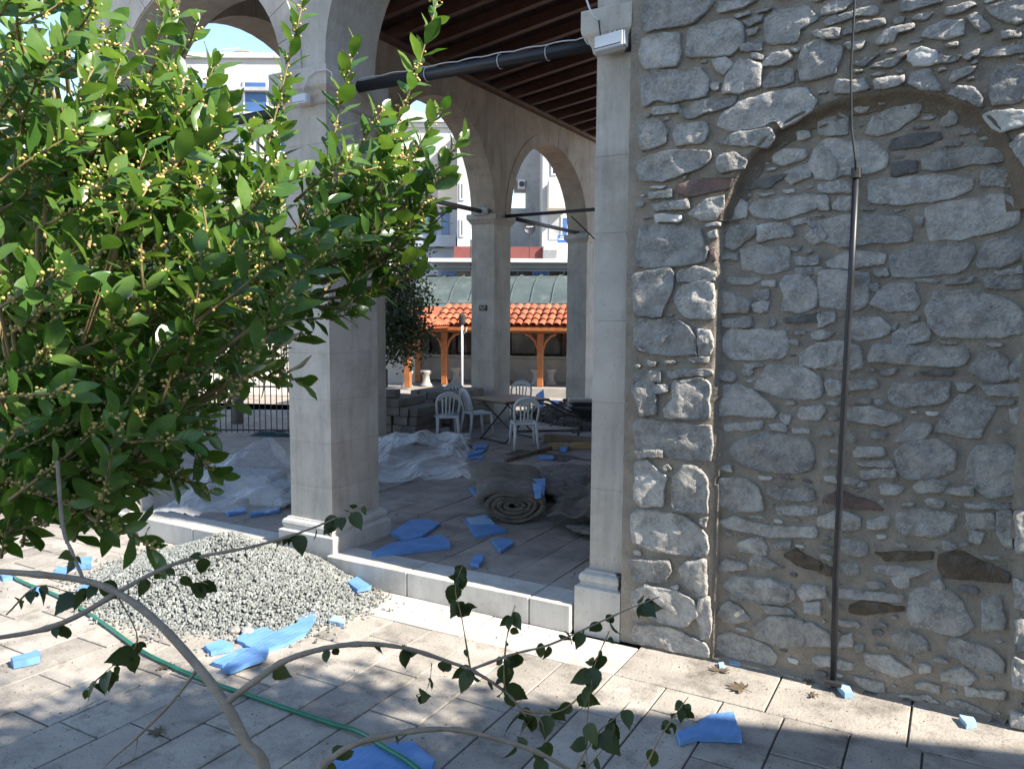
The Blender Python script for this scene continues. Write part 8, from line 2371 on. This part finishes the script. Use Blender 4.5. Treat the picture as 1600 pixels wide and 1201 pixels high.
# ------------------------------------------------------------------ straggly shrub in the foreground
def smooth_path(P, n=5):
    P = [Vector(p) for p in P]; P = [P[0] * 2 - P[1]] + P + [P[-1] * 2 - P[-2]]; Q = []
    for i in range(1, len(P) - 2):
        for k in range(n):
            u = k / n; a, b_, c, d = P[i - 1:i + 3]; Q.append(.5 * ((2 * b_) + (c - a) * u + (2 * a - 5 * b_ + 4 * c - d) * u * u + (3 * b_ - a - 3 * c + d) * u ** 3))
    Q.append(P[-2]); return Q
SH = [  # path, start radius, end radius, leaves per metre
 ([(-0.81,0.849,0.496),(-0.897,0.884,1.338),(-0.974,0.893,1.626),(-1.023,0.893,1.673),(-1.075,0.892,1.734),(-1.16,0.896,1.788),(-1.258,0.892,1.845),(-1.356,0.886,1.878),(-1.43,0.868,1.893),(-1.525,0.838,1.897),(-1.654,0.799,1.895)], .017, .008, 0),
 ([(-1.356,0.886,1.876),(-1.399,0.834,1.84),(-1.45,0.792,1.817),(-1.531,0.733,1.803)], .009, .007, 4),
 ([(-1.356,0.886,1.876),(-1.332,0.948,1.901),(-1.302,1.013,1.917),(-1.224,1.105,1.931),(-1.149,1.173,1.958),(-1.095,1.23,1.987),(-1.069,1.27,2.005)], .0075, .002, 16),
 ([(-1.073,0.893,1.73),(-1.029,0.922,1.77),(-0.99,0.959,1.802),(-0.93,1.007,1.82),(-0.884,1.055,1.817),(-0.836,1.104,1.8),(-0.786,1.153,1.769),(-0.755,1.18,1.75),(-0.723,1.207,1.722),(-0.69,1.222,1.694),(-0.657,1.237,1.647)], .010, .003, 7),
 ([(-0.784,0.769,1.274),(-0.834,0.823,1.516),(-0.857,0.856,1.634),(-0.857,0.883,1.67),(-0.842,0.905,1.693),(-0.819,0.943,1.707),(-0.768,0.995,1.714),(-0.715,1.048,1.709),(-0.668,1.096,1.687),(-0.6,1.154,1.649),(-0.538,1.206,1.594)], .011, .005, 3),
 ([(-0.755,1.18,1.75),(-0.699,1.237,1.77),(-0.646,1.291,1.781),(-0.568,1.351,1.821),(-0.528,1.398,1.839),(-0.487,1.446,1.854)], .0045, .0015, 18),
 ([(-0.751,1.181,1.745),(-0.757,1.18,1.762),(-0.773,1.179,1.845),(-0.791,1.185,1.892),(-0.786,1.191,1.924),(-0.778,1.198,1.944)], .0024, .0010, 24),
 ([(-0.694,1.221,1.696),(-0.704,1.217,1.72),(-0.71,1.232,1.784),(-0.708,1.249,1.834),(-0.703,1.255,1.858)], .003, .001, 26),
 ([(-0.677,1.228,1.675),(-0.648,1.244,1.667),(-0.607,1.268,1.673),(-0.576,1.3,1.708),(-0.565,1.323,1.757),(-0.554,1.357,1.803)], .003, .0015, 22),
 ([(-0.57,1.208,1.565),(-0.538,1.258,1.645),(-0.514,1.297,1.67),(-0.499,1.33,1.689)], .003, .001, 20),
 ([(-0.461,1.27,1.566),(-0.437,1.315,1.64),(-0.415,1.354,1.682),(-0.403,1.375,1.703)], .003, .001, 24),
 ([(-0.531,1.231,1.565),(-0.551,1.248,1.622),(-0.554,1.265,1.698),(-0.559,1.289,1.735)], .0025, .001, 8),
 ([(-0.575,1.205,1.553),(-0.54,1.252,1.599),(-0.497,1.294,1.663)], .002, .001, 6),
 ([(-1.583,0.918,2.1),(-1.528,0.891,1.981),(-1.491,0.884,1.937),(-1.43,0.868,1.897)], .006, .005, 6),
 ([(-1.143,0.893,1.775),(-1.186,0.873,1.714),(-1.237,0.838,1.651),(-1.28,0.809,1.605),(-1.307,0.789,1.56)], .005, .002, 0),
 ([(-1.237,0.838,1.651),(-1.239,0.834,1.623),(-1.245,0.829,1.605)], .002, .001, 0),
 ([(-0.674,1.229,1.67),(-0.637,1.237,1.658),(-0.63,1.237,1.611),(-0.636,1.228,1.558)], .002, .001, 16),
 ([(-1.356,0.886,1.876),(-1.317,0.899,1.788),(-1.361,0.868,1.734),(-1.401,0.841,1.691)], .003, .001, 22),
 ([(-1.554,0.791,1.827),(-1.504,0.825,1.882),(-1.44,0.86,1.87),(-1.388,0.893,1.901)], .003, .001, 20),
 ([(-0.806,1.13,1.771),(-0.807,1.126,1.742),(-0.813,1.12,1.719),(-0.828,1.111,1.713)], .0016, .001, 26),
 ([(-1.332,0.948,1.901),(-1.286,0.985,1.892),(-1.248,1.005,1.877)], .0016, .001, 14),
 ([(-1.369,0.858,1.68),(-1.429,0.844,1.645)], .0012, .0008, 0),
]
sh = empty('straggly_shrub', (-0.81,0.849,0.496), 0, 'straggly bare-branched shrub with a few dark leaves in the foreground', 'shrub'); SB = Vector(sh.location); SB.z = 0; sh.location = SB
def mul_leaf():
    # toothed heart-shaped blade
    pr_ = [(0, .0), (.02, .14), (.10, .27), (.2, .335), (.26, .33), (.33, .355), (.43, .34), (.5, .30), (.57, .29), (.66, .23), (.72, .2), (.82, .11), (.9, .06), (1, 0)]
    V = []; F = []
    for i, (x, w_) in enumerate(pr_):
        z = -.22 * x * x; V += [(x, -w_, z + w_ * .25 - .02 * (i % 2)), (x, 0, z), (x, w_, z + w_ * .25 + .015 * (i % 2))]
    for i in range(len(pr_) - 1): q = 3 * i; F += [(q, q + 1, q + 4, q + 3), (q + 1, q + 2, q + 5, q + 4)]
    return V, F
V, F = mul_leaf(); b = MB(); b.add(V, F); mulm = b.mesh('leaf', M_mulb, True, [.5] * len(F))
r_ = random.Random(9)
for P, r0, r1, lpm in SH:
    Q = smooth_path(P); b = MB(); n_ = len(Q); b.tube([q - SB for q in Q], [.64 * (r0 + (r1 - r0) * i / (n_ - 1)) + (.0012 * noise.noise(q * 60) + (.0012 if (i % 9 == 0 and r0 > .006) else 0)) for i, q in enumerate(Q)], 8 if r0 > .005 else 5)
    b.build('branch', M_bark if r0 > .004 else M_twig, sh, True)
    tot = sum((Q[i + 1] - Q[i]).length for i in range(n_ - 1)); m_ = int(tot * lpm * 3.2)
    for k in range(m_):
        u = r_.uniform(.12, 1); q = Q[min(n_ - 1, int(u * (n_ - 1)))]
        if q.z < .9: continue
        d = Vector((r_.gauss(0, .7), r_.gauss(0, .7), -1.0 + r_.gauss(0, .55))).normalized(); L_ = r_.choice((.018, .026, .033, .04, .046)) * r_.uniform(.8, 1.15)
        nr = (CAMP - q).normalized() * .8 + Vector((r_.gauss(0, .6), r_.gauss(0, .6), r_.gauss(0, .6)))
        o = obj('leaf', mulm, sh); o.matrix_local = Matrix.Translation(q - SB + d * .004) @ (basis(d, nr) @ Matrix.Scale(L_, 3)).to_4x4()

# dead leaves on the ground
def dead_leaf(p, s, rz, label):
    t = empty('dead_leaf', (p[0], p[1], .006), rz, label, 'dead leaf', 'dry leaves on the paving'); b = MB()
    for k in range(7):
        a = R(-95 + k * 32); l = s * (1 - .08 * abs(k - 3)); w_ = s * .16; d = Vector((math.cos(a), math.sin(a), 0)); n_ = Vector((-d.y, d.x, 0))
        pts = [(0, 0), (.35, 1), (.65, .9), (.85, .45), (1, 0)]
        V = []
        for x, ww in pts: V += [d * x * l + n_ * ww * w_ + Vector((0, 0, .003 + .012 * x * (k % 2))), d * x * l - n_ * ww * w_ + Vector((0, 0, .004 + .01 * x))]
        b.add(V, [(2 * i, 2 * i + 1, 2 * i + 3, 2 * i + 2) for i in range(len(pts) - 1)])
    b.tube([(0, 0, .004), (-s * .4, s * .05, .008), (-s * .7, s * .2, .01)], .002, 5); b.build('blade', M_deadleaf, t, True)
dead_leaf((-1.113,4.995,0), .10, R(170), 'large dry lobed leaf on the sunlit paving by the wall')
dead_leaf((-1.31,5.177,0), .09, R(90), 'shrivelled brown leaf near the wall corner')
dead_leaf((-0.711,5.131,0), .05, R(10), 'small dry leaf left of the pipe foot')
dead_leaf((-0.762,5.303,0), .05, R(60), 'small dry leaf behind the others near the pipe')
dead_leaf((-3.879,2.766,0), .07, R(200), 'dry leaf on the shaded paving at lower left')
dead_leaf((-4.604,3.325,0), .08, R(20), 'curled dry leaf beside the hose at lower left')
b = MB(); r_ = random.Random(4)
for _ in range(900):
    x = r_.uniform(-7.5, 1.2); y = r_.uniform(2.2, 5.2)
    s = r_.uniform(.002, .007); e = Euler((r_.uniform(0, 6), r_.uniform(0, 6), r_.uniform(0, 6))).to_matrix()
    b.add([Vector((x, y, s * .4 + .001)) + e @ Vector((v.x * s * 1.4, v.y * s * .7, v.z * s * .4)) for v in IV], IF, r_.choice((0, 0, 1)))
o = b.build('ground_litter', [M_deadleaf, M_stone]); tag(o, kind='stuff')
b = MB()
for _ in range(700):
    x = r_.uniform(-8, -2.3); y = r_.uniform(5.7, 13)
    s = r_.uniform(.004, .013); e = Euler((r_.uniform(0, 6), r_.uniform(0, 6), r_.uniform(0, 6))).to_matrix()
    b.add([Vector((x, y, .2 + s * .4)) + e @ Vector((v.x * s * 1.4, v.y * s * .7, v.z * s * .4)) for v in IV], IF, r_.choice((0, 1, 1, 2)))
o = b.build('floor_litter', [M_deadleaf, M_stone, M_foam]); tag(o, kind='stuff')
